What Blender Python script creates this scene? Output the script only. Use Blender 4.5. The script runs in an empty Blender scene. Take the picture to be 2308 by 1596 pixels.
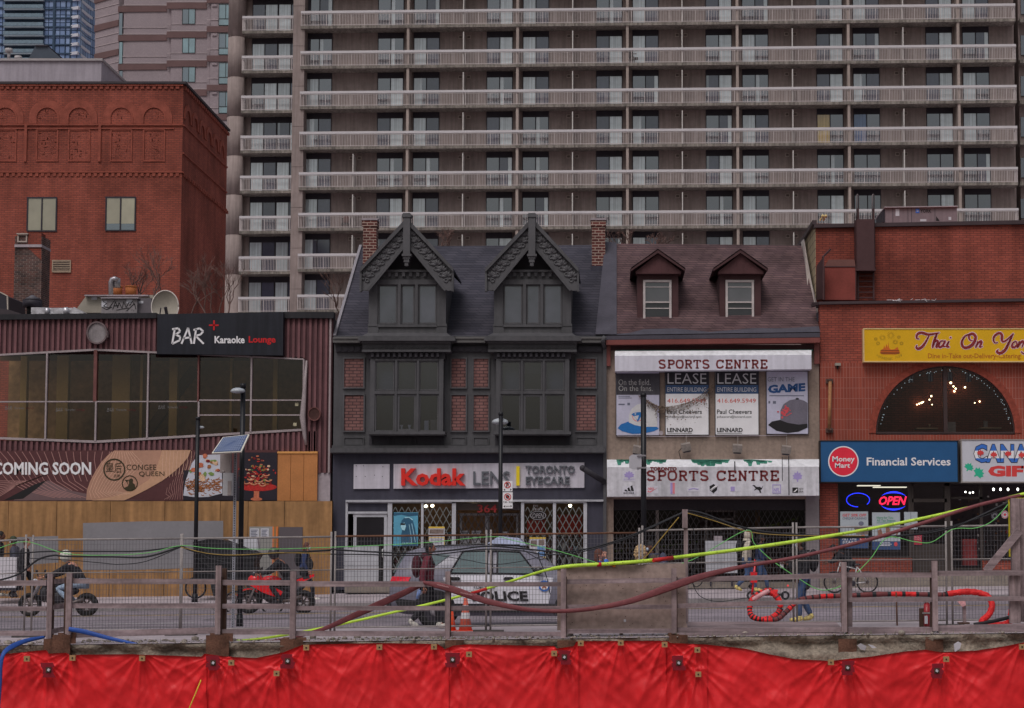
import bpy, bmesh, math, random
from mathutils import Vector, Matrix
D = bpy.data; SC = bpy.context.scene; COL = SC.collection; RAD = math.radians
random.seed(7)
# ---------------------------------------------------------------- camera, sky, sun
F = 4100.0; PU, PV = 1380.0, 924.0; PITCH = RAD(4.2); CZ = 1.72; UW, UH = 2308.0, 1596.0
cam = D.cameras.new('camera'); cob = D.objects.new('camera', cam); COL.objects.link(cob)
cob.location = (0, 0, CZ); cob.rotation_euler = (RAD(90) + PITCH, 0, 0)
cam.sensor_width = 36; cam.lens = F * 36 / UW
cam.shift_x = (UW / 2 - PU) / UW; cam.shift_y = (PV - UH / 2) / UW
cam.clip_start = 0.5; cam.clip_end = 6000; SC.camera = cob
w = D.worlds.new('World'); SC.world = w; w.use_nodes = True
nt = w.node_tree; bg = nt.nodes['Background']; sky = nt.nodes.new('ShaderNodeTexSky')
sky.sky_type = 'NISHITA'; sky.sun_disc = False; sky.sun_elevation = RAD(56); sky.sun_rotation = RAD(200)
sky.air_density = 1.6; sky.dust_density = 6.0; sky.ozone_density = 1.0
hs = nt.nodes.new('ShaderNodeHueSaturation'); hs.inputs['Saturation'].default_value = 0.42
nt.links.new(sky.outputs[0], hs.inputs['Color']); nt.links.new(hs.outputs[0], bg.inputs[0]); bg.inputs[1].default_value = 0.1
sl = D.lights.new('sun', 'SUN'); sl.energy = 1.15; sl.angle = RAD(26); sl.color = (1, .975, .985)
so = D.objects.new('sun', sl); COL.objects.link(so)
el, az = RAD(56), RAD(200)
dirv = Vector((math.sin(az) * math.cos(el), math.cos(az) * math.cos(el), math.sin(el)))
so.rotation_euler = dirv.to_track_quat('Z', 'Y').to_euler(); so.location = (0, -20, 60)
SC.view_settings.view_transform = 'Standard'; SC.view_settings.look = 'None'; SC.view_settings.gamma = 1
SC.view_settings.use_curve_mapping = False; SC.view_settings.exposure = -0.55
SC.cycles.max_bounces = 6; SC.cycles.transparent_max_bounces = 12; SC.cycles.diffuse_bounces = 3; SC.cycles.glossy_bounces = 3
# ---------------------------------------------------------------- photo ray -> world point on the plane Y
cP, sP = math.cos(PITCH), math.sin(PITCH)
def P(u, v, Y):
    b = -(v - PV) / F; t = Y / (cP - b * sP)
    return Vector(((u - PU) / F * t, Y, CZ + t * (sP + b * cP)))
def zY(v, Y): return P(0, v, Y).z
def xY(u, v, Y): return P(u, v, Y).x
# ---------------------------------------------------------------- materials
KA = 2.0
def lin(c):
    c /= 255.0
    return c / 12.92 if c <= .04045 else ((c + .055) / 1.055) ** 2.4
def C(r, g, b, k=None):
    k = KA if k is None else k
    return tuple(min(.88, lin(x) * k) for x in (r, g, b)) + (1,)
MATS = {}
def _base(n):
    m = D.materials.new(n); m.use_nodes = True; t = m.node_tree
    return m, t, t.nodes['Principled BSDF']
def _noise(t, sc, det=5, vec=None, scale=None):
    n = t.nodes.new('ShaderNodeTexNoise'); n.inputs['Scale'].default_value = sc; n.inputs['Detail'].default_value = det
    tc = None
    if vec is None:
        tc = t.nodes.new('ShaderNodeTexCoord'); vec = tc.outputs['Object']
    if scale:
        mp = t.nodes.new('ShaderNodeMapping'); mp.inputs['Scale'].default_value = scale
        t.links.new(vec, mp.inputs['Vector']); vec = mp.outputs[0]
    t.links.new(vec, n.inputs['Vector']); return n
def _rng(t, src, a, b, lo=.3, hi=.7):
    r = t.nodes.new('ShaderNodeMapRange'); r.inputs['From Min'].default_value = lo; r.inputs['From Max'].default_value = hi
    r.inputs['To Min'].default_value = a; r.inputs['To Max'].default_value = b; t.links.new(src, r.inputs['Value']); return r.outputs[0]
def _mul(t, ca, fb):
    x = t.nodes.new('ShaderNodeMix'); x.data_type = 'RGBA'; x.blend_type = 'MULTIPLY'; x.inputs['Factor'].default_value = 1
    if isinstance(ca, tuple): x.inputs[6].default_value = ca
    else: t.links.new(ca, x.inputs[6])
    t.links.new(fb, x.inputs[7]); return x.outputs[2]
def mat(n, col, rough=.75, var=.14, sc=2.5, streak=0, metal=0, spec=.3, bump=0, bsc=None, grain=0, gax=(1, 1, 1)):
    if n in MATS: return MATS[n]
    m, t, b = _base(n)
    b.inputs['Roughness'].default_value = rough; b.inputs['Metallic'].default_value = metal; b.inputs['Specular IOR Level'].default_value = spec
    out = col
    if var:
        nn = _noise(t, sc); out = _mul(t, out, _rng(t, nn.outputs[0], 1 - var, 1 + var * .8))
        n2 = _noise(t, sc * 9, 3); out = _mul(t, out, _rng(t, n2.outputs[0], 1 - var * .6, 1 + var * .5))
    if streak:
        n3 = _noise(t, 3.0, 4, scale=(2.2, 2.2, .16)); out = _mul(t, out, _rng(t, n3.outputs[0], 1 - streak, 1.05, .35, .62))
    if grain:
        n4 = _noise(t, 1.0, 6, scale=gax); out = _mul(t, out, _rng(t, n4.outputs[0], 1 - grain, 1 + grain * .6))
    if isinstance(out, tuple): b.inputs['Base Color'].default_value = out
    else: t.links.new(out, b.inputs['Base Color'])
    if bump:
        nb = _noise(t, bsc or sc * 4, 6); bp = t.nodes.new('ShaderNodeBump'); bp.inputs['Strength'].default_value = bump; bp.inputs['Distance'].default_value = .05
        t.links.new(nb.outputs[0], bp.inputs['Height']); t.links.new(bp.outputs[0], b.inputs['Normal'])
    MATS[n] = m; return m
def brick(n, c1, c2, mo, bw=.22, rh=.075, ms=.008, var=.2, rough=.85, off=.5, stain=.25, bias=0, vsc=.5):
    if n in MATS: return MATS[n]
    m, t, b = _base(n); b.inputs['Roughness'].default_value = rough; b.inputs['Specular IOR Level'].default_value = .2
    tc = t.nodes.new('ShaderNodeTexCoord'); sx = t.nodes.new('ShaderNodeSeparateXYZ'); cx = t.nodes.new('ShaderNodeCombineXYZ'); ad = t.nodes.new('ShaderNodeMath')
    t.links.new(tc.outputs['Object'], sx.inputs[0]); t.links.new(sx.outputs[0], ad.inputs[0]); t.links.new(sx.outputs[1], ad.inputs[1])
    t.links.new(ad.outputs[0], cx.inputs[0]); t.links.new(sx.outputs[2], cx.inputs[1])
    br = t.nodes.new('ShaderNodeTexBrick'); br.inputs['Scale'].default_value = 1; br.inputs['Brick Width'].default_value = bw; br.inputs['Row Height'].default_value = rh
    br.inputs['Mortar Size'].default_value = ms; br.inputs['Mortar Smooth'].default_value = .2; br.offset = off; br.inputs['Bias'].default_value = bias
    br.inputs['Color1'].default_value = c1; br.inputs['Color2'].default_value = c2; br.inputs['Mortar'].default_value = mo
    t.links.new(cx.outputs[0], br.inputs['Vector'])
    nn = _noise(t, vsc, 6); out = _mul(t, br.outputs['Color'], _rng(t, nn.outputs[0], 1 - var, 1 + var * .7))
    if stain:
        n3 = _noise(t, 1.4, 4, scale=(1.4, 1.4, .2)); out = _mul(t, out, _rng(t, n3.outputs[0], 1 - stain, 1.03, .32, .6))
    t.links.new(out, b.inputs['Base Color'])
    bp = t.nodes.new('ShaderNodeBump'); bp.inputs['Strength'].default_value = .35; bp.inputs['Distance'].default_value = .02; bp.invert = True
    t.links.new(br.outputs['Fac'], bp.inputs['Height']); t.links.new(bp.outputs[0], b.inputs['Normal'])
    MATS[n] = m; return m
def emit(n, col, s):
    if n in MATS: return MATS[n]
    m, t, b = _base(n); b.inputs['Base Color'].default_value = (.02, .02, .02, 1)
    b.inputs['Emission Color'].default_value = col; b.inputs['Emission Strength'].default_value = s; MATS[n] = m; return m
def glass(n, tint=(.55, .57, .56, 1), refl=.1, rough=.02):      # see-through pane with a mirror-like share
    if n in MATS: return MATS[n]
    m = D.materials.new(n); m.use_nodes = True; t = m.node_tree; t.nodes.remove(t.nodes['Principled BSDF'])
    o = t.nodes['Material Output']; tr = t.nodes.new('ShaderNodeBsdfTransparent'); tr.inputs[0].default_value = tint
    g = t.nodes.new('ShaderNodeBsdfGlossy'); g.inputs['Roughness'].default_value = rough; g.inputs[0].default_value = (.9, .93, .96, 1)
    fr = t.nodes.new('ShaderNodeFresnel'); fr.inputs[0].default_value = 1.5
    ad = t.nodes.new('ShaderNodeMath'); ad.operation = 'ADD'; ad.inputs[1].default_value = refl - .04; ad.use_clamp = True
    t.links.new(fr.outputs[0], ad.inputs[0])
    x = t.nodes.new('ShaderNodeMixShader'); t.links.new(ad.outputs[0], x.inputs[0]); t.links.new(tr.outputs[0], x.inputs[1]); t.links.new(g.outputs[0], x.inputs[2])
    t.links.new(x.outputs[0], o.inputs[0]); MATS[n] = m; return m
def pane(n, col, refl=.2, rough=.03, var=.2, stripes=0):       # opaque curtain or dark room behind reflecting glass
    if n in MATS: return MATS[n]
    m, t, b = _base(n); b.inputs['Roughness'].default_value = .9; b.inputs['Specular IOR Level'].default_value = 0
    nn = _noise(t, 1.3, 4); out = _mul(t, col, _rng(t, nn.outputs[0], 1 - var, 1 + var))
    if stripes:
        n3 = _noise(t, 1.0, 2, scale=(16, 16, .15)); out = _mul(t, out, _rng(t, n3.outputs[0], 1 - stripes, 1 + stripes * .4))
    oi = t.nodes.new('ShaderNodeObjectInfo'); out = _mul(t, out, _rng(t, oi.outputs['Random'], .72, 1.12, 0, 1))
    t.links.new(out, b.inputs['Base Color'])
    g = t.nodes.new('ShaderNodeBsdfGlossy'); g.inputs['Roughness'].default_value = rough; g.inputs[0].default_value = (.85, .92, 1, 1)
    x = t.nodes.new('ShaderNodeMixShader'); x.inputs[0].default_value = refl
    t.links.new(b.outputs[0], x.inputs[1]); t.links.new(g.outputs[0], x.inputs[2]); t.links.new(x.outputs[0], t.nodes['Material Output'].inputs[0])
    MATS[n] = m; return m
# ---------------------------------------------------------------- mesh builder
class MB:
    def __init__(s): s.v = []; s.f = []; s.mi = []; s.sm = []; s.sh = []
    def face(s, pts, m=0, smooth=False):
        s.sh.append(len(s.f)); b = len(s.v); s.v += [tuple(p) for p in pts]; s.f.append(list(range(b, b + len(pts)))); s.mi.append(m); s.sm.append(smooth)
    def raw(s, vs, fs, m=0, smooth=False):
        s.sh.append(len(s.f)); b = len(s.v); s.v += [tuple(p) for p in vs]
        for f in fs: s.f.append([i + b for i in f]); s.mi.append(m); s.sm.append(smooth)
    def hexa(s, a, bk, m=0):       # a: 4 front corners, bk: 4 back corners
        s.raw(list(a) + list(bk), [(0, 1, 2, 3), (7, 6, 5, 4), (0, 4, 5, 1), (1, 5, 6, 2), (2, 6, 7, 3), (3, 7, 4, 0)], m)
    def box(s, x0, y0, z0, x1, y1, z1, m=0):
        s.hexa([(x0, y0, z0), (x1, y0, z0), (x1, y0, z1), (x0, y0, z1)], [(x0, y1, z0), (x1, y1, z0), (x1, y1, z1), (x0, y1, z1)], m)
    def bp(s, u0, v0, u1, v1, Y, d, m=0):     # photo rectangle on plane Y, d metres thick; v may be (left, right)
        a0, a1 = v0 if isinstance(v0, tuple) else (v0, v0); b0, b1 = v1 if isinstance(v1, tuple) else (v1, v1)
        vm = (a0 + a1 + b0 + b1) / 4; x0, x1 = xY(u0, vm, Y), xY(u1, vm, Y)
        fr = [(x0, Y, zY(b0, Y)), (x1, Y, zY(b1, Y)), (x1, Y, zY(a1, Y)), (x0, Y, zY(a0, Y))]
        s.hexa(fr, [(x, y + d, z) for x, y, z in fr], m)
    def frame(s, u0, v0, u1, v1, Y, d, t, m=0):   # four bars round an opening, t px wide
        s.bp(u0, v0, u1, v0 + t, Y, d, m); s.bp(u0, v1 - t, u1, v1, Y, d, m)
        s.bp(u0, v0 + t, u0 + t, v1 - t, Y, d, m); s.bp(u1 - t, v0 + t, u1, v1 - t, Y, d, m)
    def poly(s, pts, Y, d=.004, m=0):         # photo polygon on plane Y, extruded back
        fr = [P(u, v, Y) for u, v in pts]; s.ext(fr, Vector((0, d, 0)), m)
    def ext(s, fr, dv, m=0):
        fr = [Vector(p) for p in fr]; n = len(fr); bk = [p + dv for p in fr]
        s.raw(fr + bk, [tuple(range(n)), tuple(range(2 * n - 1, n - 1, -1))] + [(i, n + i, n + (i + 1) % n, (i + 1) % n) for i in range(n)], m)
    def disc(s, u, v, ru, Y, d=.004, m=0, rv=None, n=24, a0=0, a1=360):
        rv = rv or ru; k = n if a1 - a0 >= 360 else n + 1
        s.poly([(u + ru * math.cos(RAD(a0 + (a1 - a0) * i / n)), v - rv * math.sin(RAD(a0 + (a1 - a0) * i / n))) for i in range(k)], Y, d, m)
    def ring(s, u, v, r, w, Y, d=.004, m=0, n=28, a0=0, a1=360, rv=None):
        q = (rv or r) / r
        for i in range(n):
            t0, t1 = RAD(a0 + (a1 - a0) * i / n), RAD(a0 + (a1 - a0) * (i + 1) / n)
            s.poly([(u + R_ * math.cos(t), v - R_ * math.sin(t) * q) for R_, t in ((r, t0), (r, t1), (r - w, t1), (r - w, t0))], Y, d, m)
    def line(s, pts, wd, Y, d=.004, m=0):     # photo polyline as a flat strip wd px wide
        for (a, b), (c, e) in zip(pts, pts[1:]):
            L = math.hypot(c - a, e - b) or 1; nx, ny = -(e - b) / L * wd / 2, (c - a) / L * wd / 2
            s.poly([(a + nx, b + ny), (c + nx, e + ny), (c - nx, e - ny), (a - nx, b - ny)], Y, d, m)
    def tube(s, pts, r, n=7, m=0, cap=True, ms=None, flat=1.0):
        pts = [Vector(p) for p in pts]; k = len(pts); rr = r if isinstance(r, (list, tuple)) else [r] * k
        rings = []; up = Vector((0, 0, 1))
        for i, p in enumerate(pts):
            t = (pts[min(i + 1, k - 1)] - pts[max(i - 1, 0)]).normalized()
            if abs(t.z) > .95: up = Vector((0, 1, 0))
            a = t.cross(up).normalized(); b = a.cross(t).normalized()
            rings.append([p + (a * math.cos(2 * math.pi * j / n) * flat + b * math.sin(2 * math.pi * j / n)) * rr[i] for j in range(n)])
        s.sh.append(len(s.f)); b0 = len(s.v)
        for q in rings: s.v += [tuple(x) for x in q]
        for i in range(k - 1):
            mm = ms[i] if ms else m
            for j in range(n):
                s.f.append([b0 + i * n + j, b0 + i * n + (j + 1) % n, b0 + (i + 1) * n + (j + 1) % n, b0 + (i + 1) * n + j]); s.mi.append(mm); s.sm.append(n > 4)
        if cap:
            s.f.append([b0 + j for j in range(n)][::-1]); s.mi.append(ms[0] if ms else m); s.sm.append(False)
            s.f.append([b0 + (k - 1) * n + j for j in range(n)]); s.mi.append(ms[-1] if ms else m); s.sm.append(False)
    def bar(s, p, q, wx, wz=None, m=0):       # square bar between two points
        p, q = Vector(p), Vector(q); t = (q - p).normalized(); up = Vector((0, 0, 1)) if abs(t.z) < .9 else Vector((0, 1, 0))
        a = t.cross(up).normalized() * wx / 2; b = a.cross(t).normalized() * (wz or wx) / 2
        s.hexa([p - a - b, p + a - b, p + a + b, p - a + b], [q - a - b, q + a - b, q + a + b, q - a + b], m)
    def ell(s, c, rx, ry, rz, n=12, k=8, m=0, rot=None, lo=-90, hi=90, fn=None):
        c = Vector(c); vs = []; fs = []
        for i in range(k + 1):
            ph = RAD(lo + (hi - lo) * i / k)
            for j in range(n):
                th = 2 * math.pi * j / n; q = Vector((rx * math.cos(ph) * math.cos(th), ry * math.cos(ph) * math.sin(th), rz * math.sin(ph)))
                if fn: q = fn(q)
                if rot: q = rot @ q
                vs.append(c + q)
        for i in range(k):
            for j in range(n): fs.append((i * n + j, i * n + (j + 1) % n, (i + 1) * n + (j + 1) % n, (i + 1) * n + j))
        s.raw(vs, fs, m, True)
    def cyl(s, p, q, r, n=16, m=0, r2=None): s.tube([p, q], [r, r if r2 is None else r2], n, m)
    def torus(s, c, ax, R_, r, n=28, k=8, m=0):
        c = Vector(c); ax = Vector(ax).normalized(); e = ax.orthogonal().normalized(); g = ax.cross(e); vs = []; fs = []
        for i in range(n):
            t = 2 * math.pi * i / n; d = e * math.cos(t) + g * math.sin(t)
            for j in range(k):
                a = 2 * math.pi * j / k; vs.append(c + d * (R_ + r * math.cos(a)) + ax * r * math.sin(a))
        for i in range(n):
            for j in range(k): fs.append((i * k + j, ((i + 1) % n) * k + j, ((i + 1) % n) * k + (j + 1) % k, i * k + (j + 1) % k))
        s.raw(vs, fs, m, True)
    def xf(s, M): s.v = [tuple(M @ Vector(p)) for p in s.v]; return s
    def text(s, tx, u0, v0, u1, v1, Y, d=.004, m=0, shear=0, bold=0, space=1):
        cu = D.curves.new('t', 'FONT'); cu.body = tx; cu.resolution_u = 2; cu.shear = shear; cu.offset = bold; cu.space_character = space
        o = D.objects.new('t', cu); COL.objects.link(o); me = D.meshes.new_from_object(o)
        xs = [q.co.x for q in me.vertices]; ys = [q.co.y for q in me.vertices]
        if xs:
            a, b, c, e = min(xs), max(xs), min(ys), max(ys); w0 = v0 if isinstance(v0, tuple) else (v0, v0); w1 = v1 if isinstance(v1, tuple) else (v1, v1)
            pos = []
            for q in me.vertices:
                fx = (q.co.x - a) / (b - a or 1); fy = (q.co.y - c) / (e - c or 1)
                vt = w0[0] + (w0[1] - w0[0]) * fx; vb = w1[0] + (w1[1] - w1[0]) * fx
                pos.append(P(u0 + (u1 - u0) * fx, vb + (vt - vb) * fy, Y))
            nb = len(pos); fs = [tuple(p.vertices) for p in me.polygons]; s.raw(pos, fs, m)
            if d > .006:      # raised letters get real sides
                cnt = {}
                for f in fs:
                    for i in range(len(f)):
                        k = (f[i], f[(i + 1) % len(f)]); cnt[tuple(sorted(k))] = cnt.get(tuple(sorted(k)), 0) + 1
                for (i, j), c_ in cnt.items():
                    if c_ == 1: s.face([pos[i], pos[j], pos[j] + Vector((0, d, 0)), pos[i] + Vector((0, d, 0))], m)
        D.objects.remove(o); D.curves.remove(cu); D.meshes.remove(me)
WM = {}
def tag(o, label=None, cat=None, group=None, kind=None):
    if label: o['label'] = label
    if cat: o['category'] = cat
    if group: o['group'] = group
    if kind: o['kind'] = kind
    return o
def thing(name, label, cat, loc=(0, 0, 0), group=None, rz=0):
    o = D.objects.new(name, None); COL.objects.link(o); o.location = loc; o.rotation_euler = (0, 0, rz); o.empty_display_size = .2
    WM[o.name] = Matrix.Translation(Vector(loc)) @ Matrix.Rotation(rz, 4, 'Z'); return tag(o, label, cat, group)
SPLIT = {'upright', 'pier_wall', 'roof_fascia', 'frieze', 'stall_riser', 'sticker', 'paint_patch', 'table', 'planter', 'bumper', 'string_light', 'fairy_light', 'ceiling_light', 'spot_lamp', 'strip_light', 'hand_rail', 'strap', 'added_beam', 'sill', 'angle_trim', 'armrest', 'rail', 'gutter', 'letter_band', 'tape', 'bolt_hole'}
def part(name, mb, mats, parent, label=None):
    if name in SPLIT and len(mb.sh) > 1:      # pieces that stand apart become parts of their own
        o = None; en = mb.sh[1:] + [len(mb.f)]
        for a, b in zip(mb.sh, en):
            x = MB(); mp = {}
            for f in mb.f[a:b]:
                for i in f:
                    if i not in mp: mp[i] = len(x.v); x.v.append(mb.v[i])
                x.f.append([mp[i] for i in f])
            x.mi = mb.mi[a:b]; x.sm = mb.sm[a:b]; o = part(name, x, mats, parent, label)
        return o
    me = D.meshes.new(name); inv = WM[parent.name].inverted()
    me.from_pydata([inv @ Vector(p) for p in mb.v], [], mb.f)
    for m in (mats if isinstance(mats, (list, tuple)) else [mats]): me.materials.append(m)
    me.polygons.foreach_set('material_index', mb.mi); me.polygons.foreach_set('use_smooth', mb.sm); me.update()
    bm = bmesh.new(); bm.from_mesh(me); bmesh.ops.recalc_face_normals(bm, faces=bm.faces); bm.to_mesh(me); bm.free()
    o = D.objects.new(name, me); COL.objects.link(o); o.parent = parent; WM[o.name] = WM[parent.name]
    if label: o['label'] = label
    return o
def solo(name, mb, mats, label=None, cat=None, group=None, kind=None):   # a thing that is one mesh
    xs = [p[0] for p in mb.v]; ys = [p[1] for p in mb.v]; zs = [p[2] for p in mb.v]
    loc = Vector(((min(xs) + max(xs)) / 2, (min(ys) + max(ys)) / 2, min(zs))); mb.v = [tuple(Vector(p) - loc) for p in mb.v]
    me = D.meshes.new(name); me.from_pydata(mb.v, [], mb.f)
    for m in (mats if isinstance(mats, (list, tuple)) else [mats]): me.materials.append(m)
    me.polygons.foreach_set('material_index', mb.mi); me.polygons.foreach_set('use_smooth', mb.sm); me.update()
    bm = bmesh.new(); bm.from_mesh(me); bmesh.ops.recalc_face_normals(bm, faces=bm.faces); bm.to_mesh(me); bm.free()
    o = D.objects.new(name, me); COL.objects.link(o); o.location = loc; WM[o.name] = Matrix.Translation(loc)
    return tag(o, label, cat, group, kind)
def kids(o): return [c for c in COL.objects if c.parent == o]
def dup(o, loc, label=None, parent=None):
    c = o.copy(); COL.objects.link(c); c.parent = parent
    if loc is not None: c.location = loc
    WM[c.name] = Matrix.Translation(Vector(loc)) if loc is not None else WM[parent.name]
    for k in kids(o): dup(k, None, None, c)
    if label: c['label'] = label
    return c
def skinmesh(vs, es, rad, sub=1):
    me = D.meshes.new('k'); me.from_pydata(vs, es, []); o = D.objects.new('k', me); COL.objects.link(o)
    o.modifiers.new('s', 'SKIN').use_smooth_shade = True
    for i, r in enumerate(rad):
        sv = me.skin_vertices[0].data[i]; sv.radius = r if isinstance(r, tuple) else (r, r); sv.use_root = (i == 0)
    ss = o.modifiers.new('b', 'SUBSURF'); ss.levels = sub; ss.render_levels = sub
    dg = bpy.context.evaluated_depsgraph_get(); m2 = D.meshes.new_from_object(o.evaluated_get(dg))
    r = MB(); r.raw([tuple(q.co) for q in m2.vertices], [tuple(p.vertices) for p in m2.polygons], 0, True)
    D.objects.remove(o); D.meshes.remove(me); D.meshes.remove(m2); return r
def clipz(mb, z0, z1):          # keep only the slice of a flat mesh between two heights
    me = D.meshes.new('c'); me.from_pydata(mb.v, [], mb.f); bm = bmesh.new(); bm.from_mesh(me); bmesh.ops.remove_doubles(bm, verts=bm.verts, dist=1e-5)
    for z, n in ((z0, -1), (z1, 1)): bmesh.ops.bisect_plane(bm, geom=bm.verts[:] + bm.edges[:] + bm.faces[:], plane_co=(0, 0, z), plane_no=(0, 0, n), clear_outer=True)
    bm.verts.index_update(); r = MB(); r.raw([tuple(v.co) for v in bm.verts], [tuple(v.index for v in f.verts) for f in bm.faces]); bm.free(); D.meshes.remove(me); return r
def lattice(mb, u0, v0, u1, v1, Y, pw, ph, wd, m=0):    # folding scissor gate
    k = ph / pw
    for sg in (1, -1):
        c = -(v1 - v0) / k
        while c < (u1 - u0) + (v1 - v0) / k:
            a = u0 + c; pts = []
            x0, y0 = (a, v0); x1, y1 = (a + sg * (v1 - v0) / k, v1)
            t0, t1 = 0.0, 1.0; dx = x1 - x0
            for lo, hi in ((u0, u1),):
                ta, tb = (lo - x0) / dx, (hi - x0) / dx
                if ta > tb: ta, tb = tb, ta
                t0, t1 = max(t0, ta), min(t1, tb)
            if t1 - t0 > .02:
                mb.line([(x0 + dx * t0, y0 + (y1 - y0) * t0), (x0 + dx * t1, y0 + (y1 - y0) * t1)], wd, Y + (.01 if sg > 0 else 0), .004, m)
            c += pw
SY = 59.0     # plane of the shop fronts
# ---------------------------------------------------------------- ground, road, pavements (the street climbs gently to the right)
GX = .012; KN, KF = 38.8, 55.0
def gz(x, y):
    if y < KN: z = 0
    elif y < KF: z = -.13 + .11 * (1 - ((y - (KN + KF) / 2) / ((KF - KN) / 2)) ** 2)
    elif y < 60: z = .02 + .23 * (y - KF) / 4.6
    else: z = .22
    return z + GX * max(-60, min(60, x))
def strip(name, ys, m, dz=0, x0=-60, x1=60, nx=60):
    mb = MB(); vs = [(x0 + (x1 - x0) * i / nx, y, gz(x0 + (x1 - x0) * i / nx, y + (1e-4 if k == 0 else -1e-4)) + dz) for k, y in enumerate(ys) for i in range(nx + 1)]
    fs = [(k * (nx + 1) + i, k * (nx + 1) + i + 1, (k + 1) * (nx + 1) + i + 1, (k + 1) * (nx + 1) + i) for k in range(len(ys) - 1) for i in range(nx)]
    mb.raw(vs, fs, 0, True); return solo(name, mb, m, kind='structure')
m_conc = mat('pavement_concrete', C(128, 119, 124), .9, .2, .8, bump=.15, bsc=14)
m_asph = mat('road_asphalt', C(104, 96, 103), .85, .22, .5, bump=.2, bsc=30, grain=.25, gax=(.12, 1.6, 1))
m_kerb = mat('kerb_concrete', C(104, 99, 100), .9, .2, 2)
m_soil = mat('soil', C(92, 82, 76), .95, .45, 3, bump=.6, bsc=9)
g = MB(); g.raw([(-3000, -3000, -4.6), (3000, -3000, -4.6), (3000, 3000, -4.6), (-3000, 3000, -4.6)], [(0, 1, 2, 3)])
solo('ground', g, m_soil, kind='structure')
g = MB(); g.raw([(-60, 60, gz(-60, 61)), (60, 60, gz(60, 61)), (60, 900, gz(60, 61)), (-60, 900, gz(-60, 61)), (-600, 60, -.6), (-600, 900, -.6), (600, 60, .9), (600, 900, .9)],
              [(0, 1, 2, 3), (4, 0, 3, 5), (1, 6, 7, 2)]); solo('city_ground', g, m_conc, kind='structure')
g = MB(); g.box(-60, -40, -4.6, 60, 3.5, -.02); solo('near_bank', g, m_soil, kind='structure')
strip('near_pavement', [33.45, 35, 37, KN - .15], m_conc)
strip('road', [KN + .005, 40, 42, 44, 46, 48, 50, 52, 54, KF - .005], m_asph)
strip('far_pavement', [KF + .15, 57, 59.6], m_conc)
for nm, ya, yb in (('near_kerb', KN - .15, KN), ('far_kerb', KF, KF + .15)):
    g = MB()
    for i in range(40):
        xa, xb = -60 + 3 * i, -60 + 3 * i + 2.985; zt = .003 if ya < 45 else .024
        a, b = zt + GX * xa, zt + GX * xb
        g.hexa([(xa, ya, a - .4), (xb, ya, b - .4), (xb, ya, b), (xa, ya, a)], [(xa, yb, a - .4), (xb, yb, b - .4), (xb, yb, b), (xa, yb, a)])
    solo(nm, g, m_kerb, kind='structure')
m_yel = mat('road_paint_yellow', C(140, 118, 70), .8, .3, 3); m_wht = mat('road_paint_white', C(150, 146, 148), .8, .3, 3)
strip('centre_line', [47.9, 48.02], m_yel, .005); strip('second_centre_line', [48.2, 48.32], m_yel, .005)
for i, x in enumerate((-30, -21, -12.3, -3, 6, 15)): strip('lane_dash', [43.3, 43.42], m_wht, .005, x, x + 2.4, 4)
m_patch = mat('asphalt_patch', C(86, 80, 85), .85, .2, 1)
strip('asphalt_repair', [44.6, 45.5], m_patch, .006, -10, -4.5, 6); strip('asphalt_repair', [50.1, 51.4], m_patch, .006, 2, 9, 6); strip('asphalt_repair', [41.6, 42.1], m_patch, .006, -14, -9, 6)
for i, (y, x0, x1) in enumerate(((45.9, -40, 40), (52.6, -16, 3), (41.2, -9, 14), (49.4, -2, 12))): strip('tar_seam', [y, y + .05], mat('tar', C(58, 54, 58), .8, .2, 3), .004 + .0015 * i, x0, x1, 20)
# cut bank of soil and broken slab above the tarpaulins
mb = MB(); NU, NV = 300, 14; vs = []
rr = random.Random(3)
from mathutils import noise as NZ
for j in range(NV + 1):
    for i in range(NU + 1):
        x = -14.5 + 27 * i / NU; f = j / NV; z = .0 - f * 4.6 if j > 9 else -.012 - .06 * j
        q = Vector((x * 1.9, z * 4, 3)); n = NZ.noise(q) * .16 + NZ.noise(q * 3.1) * .07
        y = 33.46 + (n if j > 0 else .04 * NZ.noise(Vector((x * 2, 0, 0)))) - .02 * j + (.10 if 2 <= j <= 4 else 0)
        vs.append((x, y, z + GX * x + (.02 * NZ.noise(q * 2) if j > 1 else 0)))
mb.raw(vs, [(j * (NU + 1) + i, j * (NU + 1) + i + 1, (j + 1) * (NU + 1) + i + 1, (j + 1) * (NU + 1) + i) for j in range(NV) for i in range(NU)], 0, True)
solo('cut_bank', mb, mat('bank_soil', C(104, 95, 86), .95, .5, 2.2, bump=.9, bsc=12), kind='structure')
# ================================================================ far towers
m_twall = mat('tower_render', C(112, 101, 99), .9, .13, .35, streak=.16)
m_tslab = mat('tower_slab_concrete', C(112, 106, 101), .9, .25, 1.2, streak=.45)
m_trail = mat('tower_rail_paint', C(150, 146, 149), .6, .06, 1)
m_tbar = mat('tower_baluster', C(150, 142, 142), .6, .05, 1)
m_dark = mat('dark_frame', C(38, 35, 42), .6, .1, 2)
m_cur = pane('curtain_behind_glass', C(164, 172, 186), .18, stripes=.25); m_scr = pane('screened_glass', C(56, 56, 70), .12, .1)
m_drk = pane('dark_glass', C(46, 46, 56), .22); m_yelc = pane('yellow_curtain', C(140, 118, 70), .12, stripes=.2); m_bluc = pane('blue_curtain', C(62, 82, 118), .12, stripes=.2)
TO = P(1480, 0, 125); TO.z = 0; PSI = RAD(2.1)
tw = thing('apartment_tower', 'wide beige high-rise apartment tower with long white balcony railings on every floor', 'apartment building', TO, rz=-PSI)
TM = WM[tw.name]; TI = TM.inverted(); CAM = Vector((0, 0, CZ))
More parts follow.
